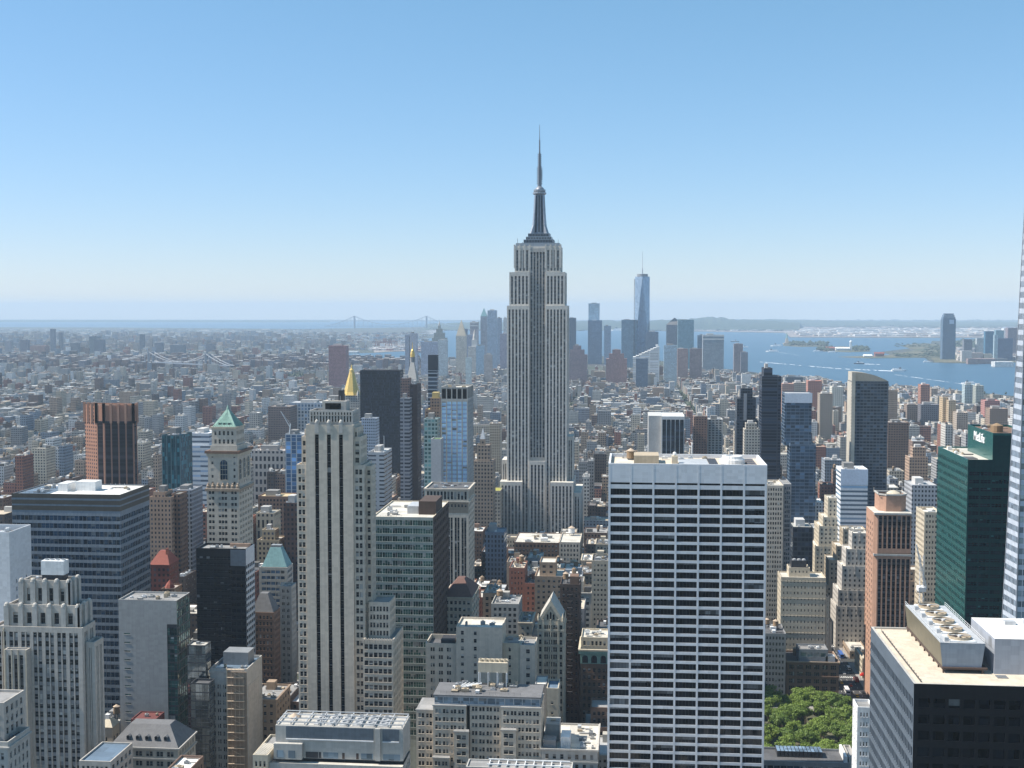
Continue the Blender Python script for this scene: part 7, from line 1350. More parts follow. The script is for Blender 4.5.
for si in range(-4, 62):
    ys = 40.25 + 80.5 * si + 12; ye = ys + 60
    if ys < 420: continue
    for ai in range(len(AVES) - 1):
        xa, xb = AVES[ai] + 13, AVES[ai + 1] - 13
        if ys < 420 or xb < -.62 * ye or xa > .42 * ye + 30: continue
        gx, gy = proj((xa + xb) / 2, ye, 0)
        if gy < np.interp(gx, SHORE[:, 0], SHORE[:, 1]) + 1.5 or (288 < gx < 322 and 376 < gy < 392): continue
        if ys < 1800: SIDEWALK.box(xa - 3.5, xb + 3.5, ys - 3, ye + 3, .004, .15, blank((.27, .26, .25)))
        for row in (0, 1):
            y0, y1 = (ys, ys + 29.5) if row == 0 else (ys + 30.5, ye); x = xa
            while x < xb - 6:
                big = RND.random(); w = RND.uniform(9, 18) if big < .4 else RND.uniform(18, 34) if big < .85 else RND.uniform(34, 58)
                if ys > 1350: w = RND.uniform(7, 13) if big < .5 else RND.uniform(13, 22) if big < .88 else RND.uniform(24, 44)
                if 700 < ys <= 1350: w = RND.uniform(7, 13) if big < .5 else RND.uniform(13, 20) if big < .85 else RND.uniform(20, 36)
                w = min(w, xb - x)
                if xb - x - w < 6: w = xb - x
                bx = (x + .05, x + w - .05, y0 + RND.uniform(0, 1.2), y1 - RND.uniform(0, 5)); x += w
                if PARK[0] < bx[1] and PARK[1] > bx[0] and PARK[2] < bx[3] and PARK[3] > bx[2]: continue
                m = (FT[:, 0] < bx[1] + 1) & (FT[:, 1] > bx[0] - 1) & (FT[:, 2] < bx[3] + 1) & (FT[:, 3] > bx[2] - 1)
                if m.any(): continue
                h = heights(ys, bx[0], x - w <= xa + 1 or x >= xb - 1); pl, pr = proj(bx[0], bx[2], h)[0], proj(bx[1], bx[2], h)[0]; pl2, pr2 = proj(bx[0], bx[3], h)[0], proj(bx[1], bx[3], h)[0]
                pl, pr = min(pl, pl2), max(pr, pr2)
                if pr < -40 or pl > 1064: continue
                lim = limit(pl, pr, bx[3])
                if bx[2] > 2300: lim = max(lim, np.interp((pl + pr) / 2, SHORE[:, 0], SHORE[:, 1]) + RND.uniform(-5, 5))
                hm = EYE - (lim - HZ) * bx[3] / FOC if lim > HZ else 999
                if h > hm: h = max(9.0, hm - RND.uniform(0, 12)) if hm > 14 else RND.uniform(7, 10)
                rf = RND.choice(ROOFS); q = RND.uniform(.45, .95); rf = (rf[0], tuple(v * q for v in rf[1])) if ys > 1350 else rf
                REC.append(dict(b=bx, h=h, p=RND.choice(PALW if ys < 1350 and RND.random() < .6 else PALD if ys < 1350 else PALF), r=rf, px=(pl, pr), Y=bx[2], tank=RND.random() < .5 and w > 11 and ys < 2200, fh=RND.uniform(3.3, 4.1), pit=RND.uniform(2.4, 3.6), wf=RND.uniform(.38, .6), hf=RND.uniform(.42, .56), step=RND.random() < .25 and w > 18))
# which of them show largest: paint everything from far to near into a small picture
ID = np.full((240, 512), -1, dtype=np.int32)
paint = [(f[2], -2, f[4], f[5], f[6], f[7]) for f in FOOT] + [(r_['Y'], i, r_['px'][0], r_['px'][1], min(proj(r_['b'][0], r_['b'][3], r_['h'])[1], proj(r_['b'][0], r_['b'][2], r_['h'])[1]), proj(r_['b'][0], r_['b'][2], 0)[1]) for i, r_ in enumerate(REC)]
for (Y, i, a, b, t, bt) in sorted(paint, key=lambda q: -q[0]):
    a, b = max(0, int(a / 2)), min(512, int(math.ceil(b / 2))); t, bt = max(0, int((t - 300) / 2)), min(240, int(math.ceil((bt - 300) / 2)))
    if b > a and bt > t: ID[t:bt, a:b] = i
cnt = np.bincount(ID[ID >= 0].ravel(), minlength=len(REC))
order = np.argsort(-cnt); INDIV = [int(i) for i in order[:175] if cnt[i] >= 6]; ISET = set(INDIV)

ANCH = [('the white grid tower', 688, 520), ('the spired skyscraper', 538, 1270), ('the channelled limestone tower', 340, 590), ('the green pyramid tower', 230, 760), ('the banded glass block', 75, 660), ('the salmon tower', 890, 830), ('the green glass tower', 965, 640), ('the green glass slab', 410, 640), ('the blue striped tower', 456, 1000), ('the cream deco tower', 836, 1130), ('the sail-roofed tower', 870, 1320), ('the broad black slab', 380, 1800),
        ('the gabled tower', 551, 660), ('the salmon notched tower', 112, 1180), ('the black side-striped tower', 224, 700), ('the flat tan roof', 545, 1090), ('the brown brick slab', 700, 1500), ('the black-fronted office block', 940, 330), ('the park trees', 805, 720), ('the colonnaded tower', 447, 800), ('the teal glass tower', 172, 1020), ('the stepped beige block', 480, 610), ('the blue glass tower', 800, 1300)]
def describe(i):
    r = REC[i]; c = (r['px'][0] + r['px'][1]) / 2; a = min(ANCH, key=lambda q: abs(q[1] - c) + abs(q[2] - r['Y']) * .16); w = r['b'][1] - r['b'][0]
    size = 'low' if r['h'] < 22 else 'mid-height' if r['h'] < 45 else 'tall'; form = 'narrow' if w < 14 else 'wide' if w > 34 else ''
    d = c - a[1]; rel = ('behind' if r['Y'] > a[2] else 'in front of') if abs(d) < 30 else ('left of' if d < 0 else 'right of')
    roof = 'water tank and ' + r['r'][0] if r['tank'] else r['r'][0]
    t = f"{size} {form} {r['p'][0]} block with {roof} {rel} {a[0]}".split()
    t = t if len(t) <= 13 else [q for q in t if q not in (size, form)]
    return ' '.join(t if len(t) <= 13 else [q for q in t if q not in ('water', 'tank', 'and')])
LAB = {}
for i in INDIV: LAB.setdefault(describe(i), []).append(i)
ORD = ['nearest', 'second nearest', 'third nearest', 'fourth nearest', 'fifth nearest', 'sixth nearest', 'seventh nearest']
LABEL = {}
for t, ids in LAB.items():
    ids.sort(key=lambda i: REC[i]['Y'])
    for k, i in enumerate(ids): LABEL[i] = t if len(ids) == 1 else (ORD[min(k, 6)] + ' ' + t)
WALLMAT = {}
def wall_mat(p):
    p = next(q for q in PAL if q[0] == p[0])
    if p[0] not in WALLMAT: plain('wall_' + p[0].replace(' ', '_').replace('-', '_'), p[1]); WALLMAT[p[0]] = 'wall_' + p[0].replace(' ', '_').replace('-', '_')
    return WALLMAT[p[0]]
ROOFMAT = {'pale roof': 'roof_pale', 'white roof': 'roof_white', 'grey roof': 'roof_grey', 'dark roof': 'roof_dark', 'silver roof': 'metal_light', 'tan roof': 'gravel'}
GROUP = 'ordinary city blocks between the landmark towers'
STU = TB()
def mass(T, r, clutter=True):
    x0, x1, y0, y1 = r['b']; h = r['h']; k = RND.uniform(.8, 1.2); c = tuple(v * k for v in r['p'][1]); st = style(c, r['fh'], r['pit'], r['wf'], r['hf']); rf = blank(r['r'][1])
    T.box(x0, x1, y0, y1, 0, h, st, top=rf); w, d = x1 - x0, y1 - y0
    if clutter and w > 7 and d > 8:
        if r['Y'] < 2600:
            for (q0, q1, e0, e1) in ((x0, x1, y0, y0 + .4), (x0, x1, y1 - .4, y1), (x0, x0 + .4, y0 + .4, y1 - .4), (x1 - .4, x1, y0 + .4, y1 - .4)): T.box(q0, q1, e0, e1, h + .003, h + .9, blank(c))
        for _ in range(RND.randint(1, 3) if r['Y'] < 2500 else RND.randint(0, 2)):
            a = RND.uniform(2, min(8, w * .5)); b_ = RND.uniform(2, min(8, d * .5)); x = RND.uniform(x0 + .6, x1 - a - .6); y = RND.uniform(y0 + .6, y1 - b_ - .6); g = RND.choice((.12, .3, .5, .65, .72)) if r['Y'] < 1400 else RND.choice((.1, .2, .3, .45, .6)); q = RND.random()
            T.box(x, x + a, y, y + b_, h + .01 * RND.random(), h + RND.uniform(1.5, 5), blank((g, g * .96, g * .9)) if q < .7 else blank(tuple(v * .9 for v in c)))
        if r['tank']: x = RND.uniform(x0 + 2.5, x1 - 2.5); y = RND.uniform(y0 + 2.5, y1 - 2.5); T.lathe(x, y, [(1.7, h + 2.5), (1.7, h + 5.6), (.1, h + 6.8)], 8, blank((.26, .19, .13))); T.box(x - 1.1, x + 1.1, y - 1.1, y + 1.1, h, h + 2.5, blank((.08, .08, .08)))
for i, r in enumerate(REC):
    if i not in ISET: mass(STU, r)
for i in INDIV:
    r = REC[i]; x0, x1, y0, y1 = r['b']; h = r['h']
    if r['Y'] < 1150 and cnt[i] > 12:
        b = Bld('building', LABEL[i], 'building', ((x0 + x1) / 2, (y0 + y1) / 2), i, blinds=.35, group=GROUP); wm = wall_mat(r['p']); n = max(2, int((x1 - x0) / r['pit'])); nz = max(h * .3, 5)
        t = tier(b, 0, 0, 500, y0, y1 - y0, 0, wm, r['fh'], n, r['wf'], r['hf'], ns=max(2, int((y1 - y0) / r['pit'] / 1.3)), roof=ROOFMAT[r['r'][0]], x=(x0, x1), z=h, top=1.6, margin=.9, dep=.3)
        if r['step']:
            s_ = RND.uniform(.5, .75); tier(b, 0, 0, 500, y0 + 5, (y1 - y0) - 9, h - 1, wm, r['fh'], max(2, int(n * s_)), r['wf'], r['hf'], ns=3, roof=ROOFMAT[r['r'][0]], x=(x0 + (x1 - x0) * .15, x0 + (x1 - x0) * (.15 + s_)), z=h + RND.uniform(5, 9), top=1.2)
        else:
            b.clutter(x0 + .8, x1 - .8, y0 + 1, y1 - 1, h - 1, RND.randint(8, 17), .8)
            if x1 - x0 > 10: b.single('roof_housing', MATS[wm]).box(x0 + (x1 - x0) * .3, x0 + (x1 - x0) * .3 + 4.5, y1 - 8, y1 - 3, h - 1, h + 3.2)
            if r['tank']: b.tank(RND.uniform(x0 + 3, x1 - 3), RND.uniform(y0 + 4, y1 - 9), h - 1, RND.uniform(1.5, 2.1), RND.uniform(3.2, 4.2), RND.uniform(1.8, 4))
        if RND.random() < .5: band(b, wm, x0, x1, y0, y1, h - .9, h - .1, .5)
        b.finish()
    else:
        k = RND.uniform(.85, 1.15); c = tuple(v * k for v in r['p'][1]); e = empty('building', ((x0 + x1) / 2, (y0 + y1) / 2, 0), LABEL[i], 'building', GROUP); L = e.location[:]
        W = TB(); st = style(c, r['fh'], r['pit'], r['wf'], r['hf'])
        for (p, q) in (((x0, y0), (x1, y0)), ((x1, y0), (x1, y1)), ((x1, y1), (x0, y1)), ((x0, y1), (x0, y0))): W.face([(*p, 0), (*q, 0), (*q, h), (*p, h)], st)
        W.ring(x0, x1, y0, y1, h, h + .9, .4, blank(c)); W.build('wall', e, L); R = TB(); R.face([(x0 + .4, y0 + .4, h + .05), (x1 - .4, y0 + .4, h + .05), (x1 - .4, y1 - .4, h + .05), (x0 + .4, y1 - .4, h + .05)], blank(r['r'][1])); R.build('roof', e, L)
        w, d = x1 - x0, y1 - y0
        for _ in range(RND.randint(2, 4)):
            a = RND.uniform(2, min(7, w * .4)); b_ = RND.uniform(2, min(7, d * .4)); x = RND.uniform(x0 + .6, x1 - a - .6); y = RND.uniform(y0 + .6, y1 - b_ - .6); g = RND.choice((.15, .35, .55, .7)); T = TB(); T.box(x, x + a, y, y + b_, h + .06, h + RND.uniform(1.5, 4.5), blank((g, g * .96, g * .9))); T.build(RND.choice(('roof_housing', 'ac_unit')), e, L)
        if r['tank']: T = TB(); x = RND.uniform(x0 + 2.5, x1 - 2.5); y = RND.uniform(y0 + 2.5, y1 - 2.5); T.lathe(x, y, [(1.7, h + 2.5), (1.7, h + 5.6), (.1, h + 6.8)], 8, blank((.26, .19, .13))); T.box(x - 1.1, x + 1.1, y - 1.1, y + 1.1, h, h + 2.5, blank((.08, .08, .08))); T.build('water_tank', e, L)
tag(STU.build('distant_city'), 'dense mass of small city roofs filling the ground between the towers', 'city', None, 'stuff')
tag(SIDEWALK.build('pavement'), 'pale pavements round every city block', 'pavement', None, 'structure')
# the boroughs beyond the river, the port and the far hillsides
FARB = TB(); R2 = random.Random(9)
def scatter(n, pxr, rowr, size, hh, pal, tall=0.0, tallh=(30, 60), test=None):
    for _ in range(n):
        px = R2.uniform(*pxr); py = R2.uniform(*rowr)
        if test and not test(px, py): continue
        X, Y = ground(px, py); k = max(1.0, Y / 7000); w = R2.uniform(*size) * k; d = R2.uniform(*size) * k; h = R2.uniform(*hh)
        if R2.random() < tall: h = R2.uniform(*tallh); w, d = min(w, 30), min(d, 30)
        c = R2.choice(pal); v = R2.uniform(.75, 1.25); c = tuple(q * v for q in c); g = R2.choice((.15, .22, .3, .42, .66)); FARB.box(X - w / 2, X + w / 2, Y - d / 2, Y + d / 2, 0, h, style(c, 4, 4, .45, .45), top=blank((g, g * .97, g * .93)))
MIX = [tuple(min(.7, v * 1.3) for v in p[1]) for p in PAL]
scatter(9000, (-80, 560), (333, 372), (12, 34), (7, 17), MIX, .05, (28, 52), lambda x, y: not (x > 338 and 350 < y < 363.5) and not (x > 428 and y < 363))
scatter(700, (-80, 440), (364, 374), (18, 28), (35, 58), [(.24, .17, .15), (.28, .2, .17), (.2, .2, .23)], 0, test=lambda x, y: not (x > 330 and y < 363))
scatter(420, (-60, 335), (336, 352), (18, 30), (30, 60), [(.3, .24, .22), (.22, .24, .28), (.35, .3, .26)])
scatter(600, (-80, 340), (330, 338), (20, 50), (8, 18), [(.6, .58, .55), (.4, .38, .36)])
scatter(520, (800, 1030), (329, 336.6), (30, 90), (8, 22), [(.68, .68, .66), (.5, .42, .36), (.7, .7, .7)]); scatter(260, (690, 800), (323, 331), (30, 60), (8, 16), [(.7, .69, .66), (.5, .46, .42)], 0)
scatter(160, (372, 426), (344.5, 350.5), (25, 60), (6, 14), [(.5, .44, .42), (.34, .13, .12), (.65, .64, .62)]); scatter(160, (430, 440), (331, 335), (30, 60), (8, 14), [(.6, .6, .58)])
scatter(90, (955, 1016), (350, 361), (30, 60), (8, 25), [(.4, .28, .24), (.5, .45, .4), (.3, .3, .32)]); scatter(60, (1004, 1030), (330, 345), (40, 60), (20, 60), MIX)
for (a, b, y, h) in ((287, 328, 357, 12), (302, 328, 363, 14), (330, 358, 353, 10)):     # long white river sheds
    xa, ya = ground(a, y); xb, yb = ground(b, y); FARB.box(xa, xb, ya, ya + 60, 0, h, blank((.62, .64, .66)), top=blank((.75, .75, .74)))
tag(FARB.build('far_boroughs'), 'hazy carpet of low roofs and housing blocks across the river', 'city', None, 'stuff')
# ------------------------------------------------------------------ bridges, islands, boats
def suspension(name, label, A, B, deck_z, top_z, tw, cable_r, ends, mat, dual=22.0, deck_w=16.0, sag_z=None):
    """A, B: tower feet; ends: anchorages beyond A and B"""
    e = empty(name, ((A[0] + B[0]) / 2, (A[1] + B[1]) / 2, 0), label, 'bridge'); L = e.location[:]
    ax = Vector((B[0] - A[0], B[1] - A[1], 0)).normalized(); nr = Vector((-ax.y, ax.x, 0)); sag_z = sag_z or deck_z + 4
    for P in (A, B):
        t = MB()
        for s in (-1, 1): c = Vector((*P, 0)) + nr * s * dual / 2; t.bar((c.x, c.y, 0), (c.x, c.y, top_z), tw, 0, 6)
        for z in (deck_z - 4, deck_z + (top_z - deck_z) * .5, top_z - tw): a = Vector((*P, z)) + nr * dual / 2; b = Vector((*P, z)) - nr * dual / 2; t.bar(tuple(a), tuple(b), tw * .7)
        t.build('tower', MATS[mat], e, L)
    d = MB(); a, b = Vector((*ends[0], deck_z)), Vector((*ends[1], deck_z)); w = nr * deck_w / 2
    up = Vector((0, 0, 4)); d.face([tuple(a - w), tuple(b - w), tuple(b + w), tuple(a + w)]); d.face([tuple(a - w - up), tuple(b - w - up), tuple(b - w), tuple(a - w)]); d.face([tuple(a + w - up), tuple(b + w - up), tuple(b + w), tuple(a + w)]); d.face([tuple(a - w - up), tuple(b - w - up), tuple(b + w - up), tuple(a + w - up)])
    d.build('deck', MATS['steel_blue'], e, L)
    for s in (-1, 1):
        c = MB(); o = nr * s * dual / 2; pts = []
        for k in range(9): t = k / 8; p = Vector((*ends[0], deck_z)).lerp(Vector((*A, deck_z)), t); p.z = deck_z + (top_z - deck_z) * t ** 1.5; pts.append(p + o)
        for k in range(1, 17): t = k / 16; p = Vector((*A, 0)).lerp(Vector((*B, 0)), t); p.z = sag_z + (top_z - sag_z) * (2 * t - 1) ** 2; pts.append(p + o)
        for k in range(1, 9): t = k / 8; p = Vector((*B, deck_z)).lerp(Vector((*ends[1], deck_z)), t); p.z = deck_z + (top_z - deck_z) * (1 - t) ** 1.5; pts.append(p + o)
        for p, q in zip(pts, pts[1:]): c.bar(tuple(p), tuple(q), cable_r)
        for p in pts[1:-1]:
            if p.z > deck_z + 3: c.bar(tuple(p), (p.x, p.y, deck_z), cable_r * .4)
        c.build('cable', MATS['metal_light'], e, L)
def gp(px, py, Y): return (at(px, py, Y)[0], Y)
suspension('suspension_bridge', 'blue-grey suspension bridge with white cables across the hidden river', gp(151, 360, 5050), gp(208, 360, 4800), 46, 88, 5.0, 1.2, (gp(118, 360, 5200), gp(232, 360, 4690)), 'steel_blue')
suspension('suspension_bridge', 'distant narrows suspension bridge on the skyline with two tall thin towers', gp(354.5, 325, 18000), gp(426.5, 324, 18000), 38, 182, 10, 4.5, (gp(325, 325, 18000), gp(456, 325, 18000)), 'steel_blue', dual=38, deck_w=40, sag_z=60)
def stone_bridge():
    P = gp(239, 360, 5300); e = empty('stone_bridge', (*P, 0), 'stone-towered bridge with a pale deck right of the suspension bridge', 'bridge'); L = e.location[:]; m = MB()
    for s in (-1, 0, 1): m.box(P[0] + s * 11 - 3, P[0] + s * 11 + 3, P[1] - 6, P[1] + 6, 0, 78)
    m.box(P[0] - 14.5, P[0] + 14.5, P[1] - 6.2, P[1] + 6.2, 68, 80, bottom=True); m.build('tower', MATS['brick_tan'], e, L); a = gp(226, 361, 5200); b = gp(262, 361, 5420); d = MB()
    d.face([(*a, 40), (*b, 40), (b[0], b[1] + 26, 40), (a[0], a[1] + 26, 40)]); d.face([(*a, 35), (*b, 35), (*b, 40), (*a, 40)]); d.build('deck', MATS['metal_light'], e, L)
stone_bridge()
def island(label, pts, z=1.8, mat='marsh_mat', kind='structure'):
    P = pxpoly(pts, .6); mb = MB(); mb.prism(P, .3, z); tag(mb.build('island', MATS[mat]), label, 'island', None, kind)
island('low wooded island with the statue', [(783, 345.8), (800, 346.9), (826, 346.6), (829, 345), (812, 343), (795, 342.6), (786, 343.4)])
island('low island with red and white halls', [(816, 351.2), (850, 352.2), (870, 351.6), (869, 347.6), (840, 346.4), (822, 348)])
island('thin pier strip with a brick terminal', [(838, 357.0), (868, 358.4), (906, 358), (940, 357.4), (940, 355.4), (905, 355.2), (880, 355.4), (862, 356.2)])
plain('leaf_far', (.045, .062, .04), streak=0, var=.3); FT_ = MB(); R3 = random.Random(31)
def clump(X, Y, r, h, z=0.0):
    n = 6; a0 = R3.random() * 6; ring = [(X + r * R3.uniform(.7, 1.2) * cos(a0 + 2 * pi * k / n), Y + r * R3.uniform(.7, 1.2) * sin(a0 + 2 * pi * k / n), z + h * R3.uniform(.35, .65)) for k in range(n)]; t = (X + R3.uniform(-.3, .3) * r, Y, z + h); b = (X, Y, z)
    for k in range(n): FT_.face([ring[k], ring[(k + 1) % n], t]); FT_.face([ring[(k + 1) % n], ring[k], b])
def wood(n, pxr, rowr, r, h, z=0.0, test=None):
    for _ in range(n):
        px, py = R3.uniform(*pxr), R3.uniform(*rowr)
        if test and not test(px, py): continue
        X, Y = ground(px, py); q = R3.uniform(.7, 1.3); clump(X, Y, R3.uniform(*r) * q, R3.uniform(*h) * q, z)
wood(110, (788, 828), (343, 346.3), (9, 16), (14, 22), 1.8); wood(60, (817, 832), (348.3, 351.4), (9, 15), (12, 20), 1.8); wood(60, (852, 869), (348, 351.2), (9, 15), (12, 20), 1.8)
wood(260, (895, 940), (344, 357), (8, 20), (3, 9), 1.2, lambda x, y: y < 347 or y > 354 or x > 922); wood(160, (955, 1012), (340.5, 350), (12, 24), (10, 18), 1.2)
wood(2600, (-60, 420), (333.5, 372), (7, 15), (9, 15), 0, lambda x, y: not (x > 340 and y < 362)); wood(420, (-20, 95), (404, 414), (4, 8), (9, 15)); wood(260, (50, 82), (378, 386), (6, 10), (10, 16)); wood(420, (288, 324), (373, 389), (5, 10), (12, 22)); wood(200, (640, 720), (395, 412), (4, 7), (8, 14)); wood(200, (570, 640), (404, 416), (4, 7), (8, 13)); wood(500, (560, 1020), (392, 470), (2.5, 5), (7, 12)); wood(400, (0, 500), (400, 480), (2.5, 5), (7, 12))
wood(1200, (430, 800), (324, 331), (25, 60), (12, 26), 0); wood(900, (690, 1030), (320, 328), (40, 90), (12, 25)); tag(FT_.build('distant_trees', MATS['leaf_far']), 'green tree crowns scattered through the far streets, islands and shores', 'trees', None, 'stuff')
def statue():
    X, Y = ground(786.8, 344.6); e = empty('statue', (X, Y, 1.8), 'pale green statue on a tall stone pedestal at the tip of its island', 'statue'); L = e.location[:]; p = MB(); p.box(X - 26, X + 26, Y - 26, Y + 26, 1.8, 12); p.pyramid(X - 14, X + 14, Y - 14, Y + 14, 12, 48, .6); p.build('pedestal', MATS['stone_tan'], e, L)
    f = MB(); f.lathe(X, Y, [(6.5, 48), (5.6, 60), (4.6, 72), (4.8, 78), (2.0, 82), (2.4, 85), (2.2, 88), (.4, 90)], 10); f.bar((X - 3.6, Y, 78), (X - 5.6, Y, 95), 1.3); f.lathe(X - 5.8, Y, [(1.0, 94), (1.8, 96), (.4, 99)], 6); f.bar((X + 3, Y - 2, 74), (X + 5, Y - 3, 70), 1.4); f.smooth = True; f.build('figure', MATS['copper_green'], e, L)
statue()
def hall(name, label, px0, px1, row, h, d, wall, roof, tower=None):
    X0, Y = ground(px0, row); X1, _ = ground(px1, row); e = empty(name, ((X0 + X1) / 2, Y + d / 2, 1.8), label, 'building'); L = e.location[:]; w = MB(); w.box(X0, X1, Y, Y + d, 1.8, h); w.build('wall', MATS[wall], e, L); r = MB(); r.pyramid(X0 - 3, X1 + 3, Y - 3, Y + d + 3, h + .01, h + 8, (.9, .1)); r.build('roof', MATS[roof], e, L)
    if tower:
        x = ground(tower, row)[0]; t = MB(); t.box(x - 6, x + 6, Y - 1, Y + 11, 1.8, 52); t.lathe(x, Y + 5, [(9, 52), (9, 60), (5, 64), (.5, 68)], 8); t.build('tower', MATS['metal_white'], e, L)
hall('hall', 'red-roofed white island hall with a white lookout tower', 836, 849.5, 350.6, 14, 40, 'white_panel', 'roof_white', 850.6); hall('hall', 'small red brick hall on the wooded island beside the white one', 826, 835, 350.2, 14, 36, 'brick_red', 'tile_red'); hall('terminal', 'red brick ferry terminal with peaked roof on the thin pier', 875, 884, 356.8, 18, 30, 'brick_red', 'tile_red', None); hall('tent', 'bright white tent roof on the thin pier', 864, 872, 357.2, 8, 24, 'metal_white', 'roof_white')
def port_crane(px, row, h, mat, label):
    X, Y = ground(px, row); e = empty('port_crane', (X, Y, 0), label, 'crane', 'gantry cranes on the port pier'); L = e.location[:]; g = MB()
    for dx in (-9, 9):
        for dy in (-8, 8): g.bar((X + dx, Y + dy, 0), (X + dx * .6, Y + dy, h * .7), 1.6)
    g.build('gantry', MATS[mat], e, L); j = MB(); j.bar((X - 30, Y, h * .7), (X + 32, Y, h * .7), 1.8); j.bar((X, Y, h), (X + 30, Y, h * .72), .9); j.bar((X, Y, h), (X - 28, Y, h * .72), .9); j.bar((X, Y, h * .7), (X, Y, h), 1.4); j.build('jib', MATS[mat], e, L)
for k, px in enumerate((376.5, 381, 387, 390.5, 396, 402)): port_crane(px, 347.6 + (k % 2) * .7, 62, 'tile_red' if k < 5 else 'metal_light', 'red gantry crane on the pier behind the gold cupola' if k < 5 else 'pale gantry crane among red ones on the pier')
def boat(px, row, length, head, wake, label, wy=0.0, cat='boat', hull='metal_white'):
    """head: +1 bow to the right; wake: columns of foam behind"""
    X, Y = ground(px, row); e = empty('ferry' if length > 40 else 'motor_boat', (X, Y, .6), label, cat); L = e.location[:]; l, w = length, length * .22; h = MB(); z = .6
    P = [(X - head * l / 2, Y - w / 2), (X + head * l * .3, Y - w / 2), (X + head * l / 2, Y), (X + head * l * .3, Y + w / 2), (X - head * l / 2, Y + w / 2)]; h.prism(P, z, z + l * .09); h.build('hull', MATS[hull], e, L)
    c = MB(); c.box(min(X - head * l * .4, X + head * l * .2), max(X - head * l * .4, X + head * l * .2), Y - w * .4, Y + w * .4, z + l * .09, z + l * .17); c.build('cabin', MATS['metal_white'], e, L); b = MB(); b.box(X + (.0 if head > 0 else -.14) * l, X + (.14 if head > 0 else .0) * l, Y - w * .3, Y + w * .3, z + l * .17, z + l * .25); b.build('bridge_house', MATS['glass_dark'], e, L)
    if wake:
        m = MB(); xa, ya = X - head * l * .45, Y; xb, yb = ground(wake, row + wy); n = 26; Q = []
        for k in range(n + 1): t = k / n; s = (w * .8 + 26 * (1 - t * .6)) * R3.uniform(.6, 1.15); Q.append(((xa + (xb - xa) * t, ya + (yb - ya) * t), s))
        for k in range(n):
            if R3.random() < .12 + .3 * k / n: continue
            (p, s), (q, s2) = Q[k], Q[k + 1]; m.face([(p[0], p[1] - s, .66), (q[0], q[1] - s2, .66), (q[0], q[1] + s2, .66), (p[0], p[1] + s, .66)])
        tag(m.build('wake', MATS['foam']), None, None, None, 'structure')
boat(899, 371.2, 62, 1, 835, 'white ferry with the longest foam wake in mid river', -2.6); boat(772, 352, 78, -1, 800, 'white ferry heading toward the statue island with a foam wake', 3.8); boat(776, 346.4, 80, -1, None, 'white ferry without wake beside the statue pedestal'); boat(833, 352.6, 60, 1, None, 'small white ferry under the wooded island hall')
boat(859, 364, 50, -1, 880, 'small dark tug with a short wake below the thin pier', .6, hull='metal_dark'); boat(617.5, 331, 190, -1, None, 'big white ship between the small blue tower and the teal slab', cat='ship'); boat(369.5, 357, 60, 1, 362, 'white speedboat on the river strip behind the gold pyramid', 2.2); boat(818, 351.6, 55, 1, None, 'white boat moored at the left end of the hall island'); boat(928, 362.4, 46, 1, None, 'white boat at the quay below the lone blue tower')
boat(735, 342, 70, 1, None, 'dark barge on the bay above the brown waterfront tower', cat='barge', hull='metal_dark'); boat(745, 347.5, 50, -1, 752, 'small white boat with a wake beside the brown waterfront tower', 1.2); boat(968, 384, 46, -1, None, 'white boat near the waterfront sheds'); 
for (a, ya, b, yb, wd) in ((893, 374.5, 965, 384.5, 26), (760, 362, 835, 368.5, 30)):
    m = MB(); xa, y_a = ground(a, ya); xb, y_b = ground(b, yb)
    for k in range(40):
        t, t2 = k / 40, (k + 1) / 40
        if R3.random() < .3: continue
        s = wd * R3.uniform(.3, 1); p = (xa + (xb - xa) * t, y_a + (y_b - y_a) * t); q = (xa + (xb - xa) * t2, y_a + (y_b - y_a) * t2); m.face([(p[0], p[1] - s, .67), (q[0], q[1] - s, .67), (q[0], q[1] + s, .67), (p[0], p[1] + s, .67)])
    tag(m.build('wake', MATS['foam']), None, None, None, 'structure')

# ------------------------------------------------------------------ avenue and traffic
AX0, AX1 = 137.5, 157.5
rd = MB(); rd.face([(AX0, 560, .004), (AX1, 560, .004), (AX1, 1500, .004), (AX0, 1500, .004)]); tag(rd.build('avenue', MATS['asphalt']), 'sunlit avenue with traffic beside the park', 'road', None, 'structure')
mk = MB()
for k in range(5):
    x = AX0 + 20 * (k + .5) / 5 - 2
    if 0 < k: [mk.face([(x - .08, 640 + q * 9, .009), (x + .08, 640 + q * 9, .009), (x + .08, 643 + q * 9, .009), (x - .08, 643 + q * 9, .009)]) for q in range(60)]
for yq in (803, 880, 961, 1041):
    for k in range(14): x = AX0 + 1 + k * 1.4; mk.face([(x, yq + 1, .009), (x + .6, yq + 1, .009), (x + .6, yq + 4, .009), (x, yq + 4, .009)])
tag(mk.build('road_marking', MATS['marking']), 'white lane dashes and crossings on the avenue', 'markings', None, 'structure')
for nm, c in (('paint_yellow', (.75, .45, .03)), ('paint_white', (.75, .75, .75)), ('paint_black', (.03, .03, .035)), ('paint_red', (.5, .04, .03)), ('paint_blue', (.06, .14, .4)), ('paint_silver', (.45, .46, .48))): plain(nm, c, rough=.3, var=.04, streak=0)
plain('tyre', (.02, .02, .02), streak=0)
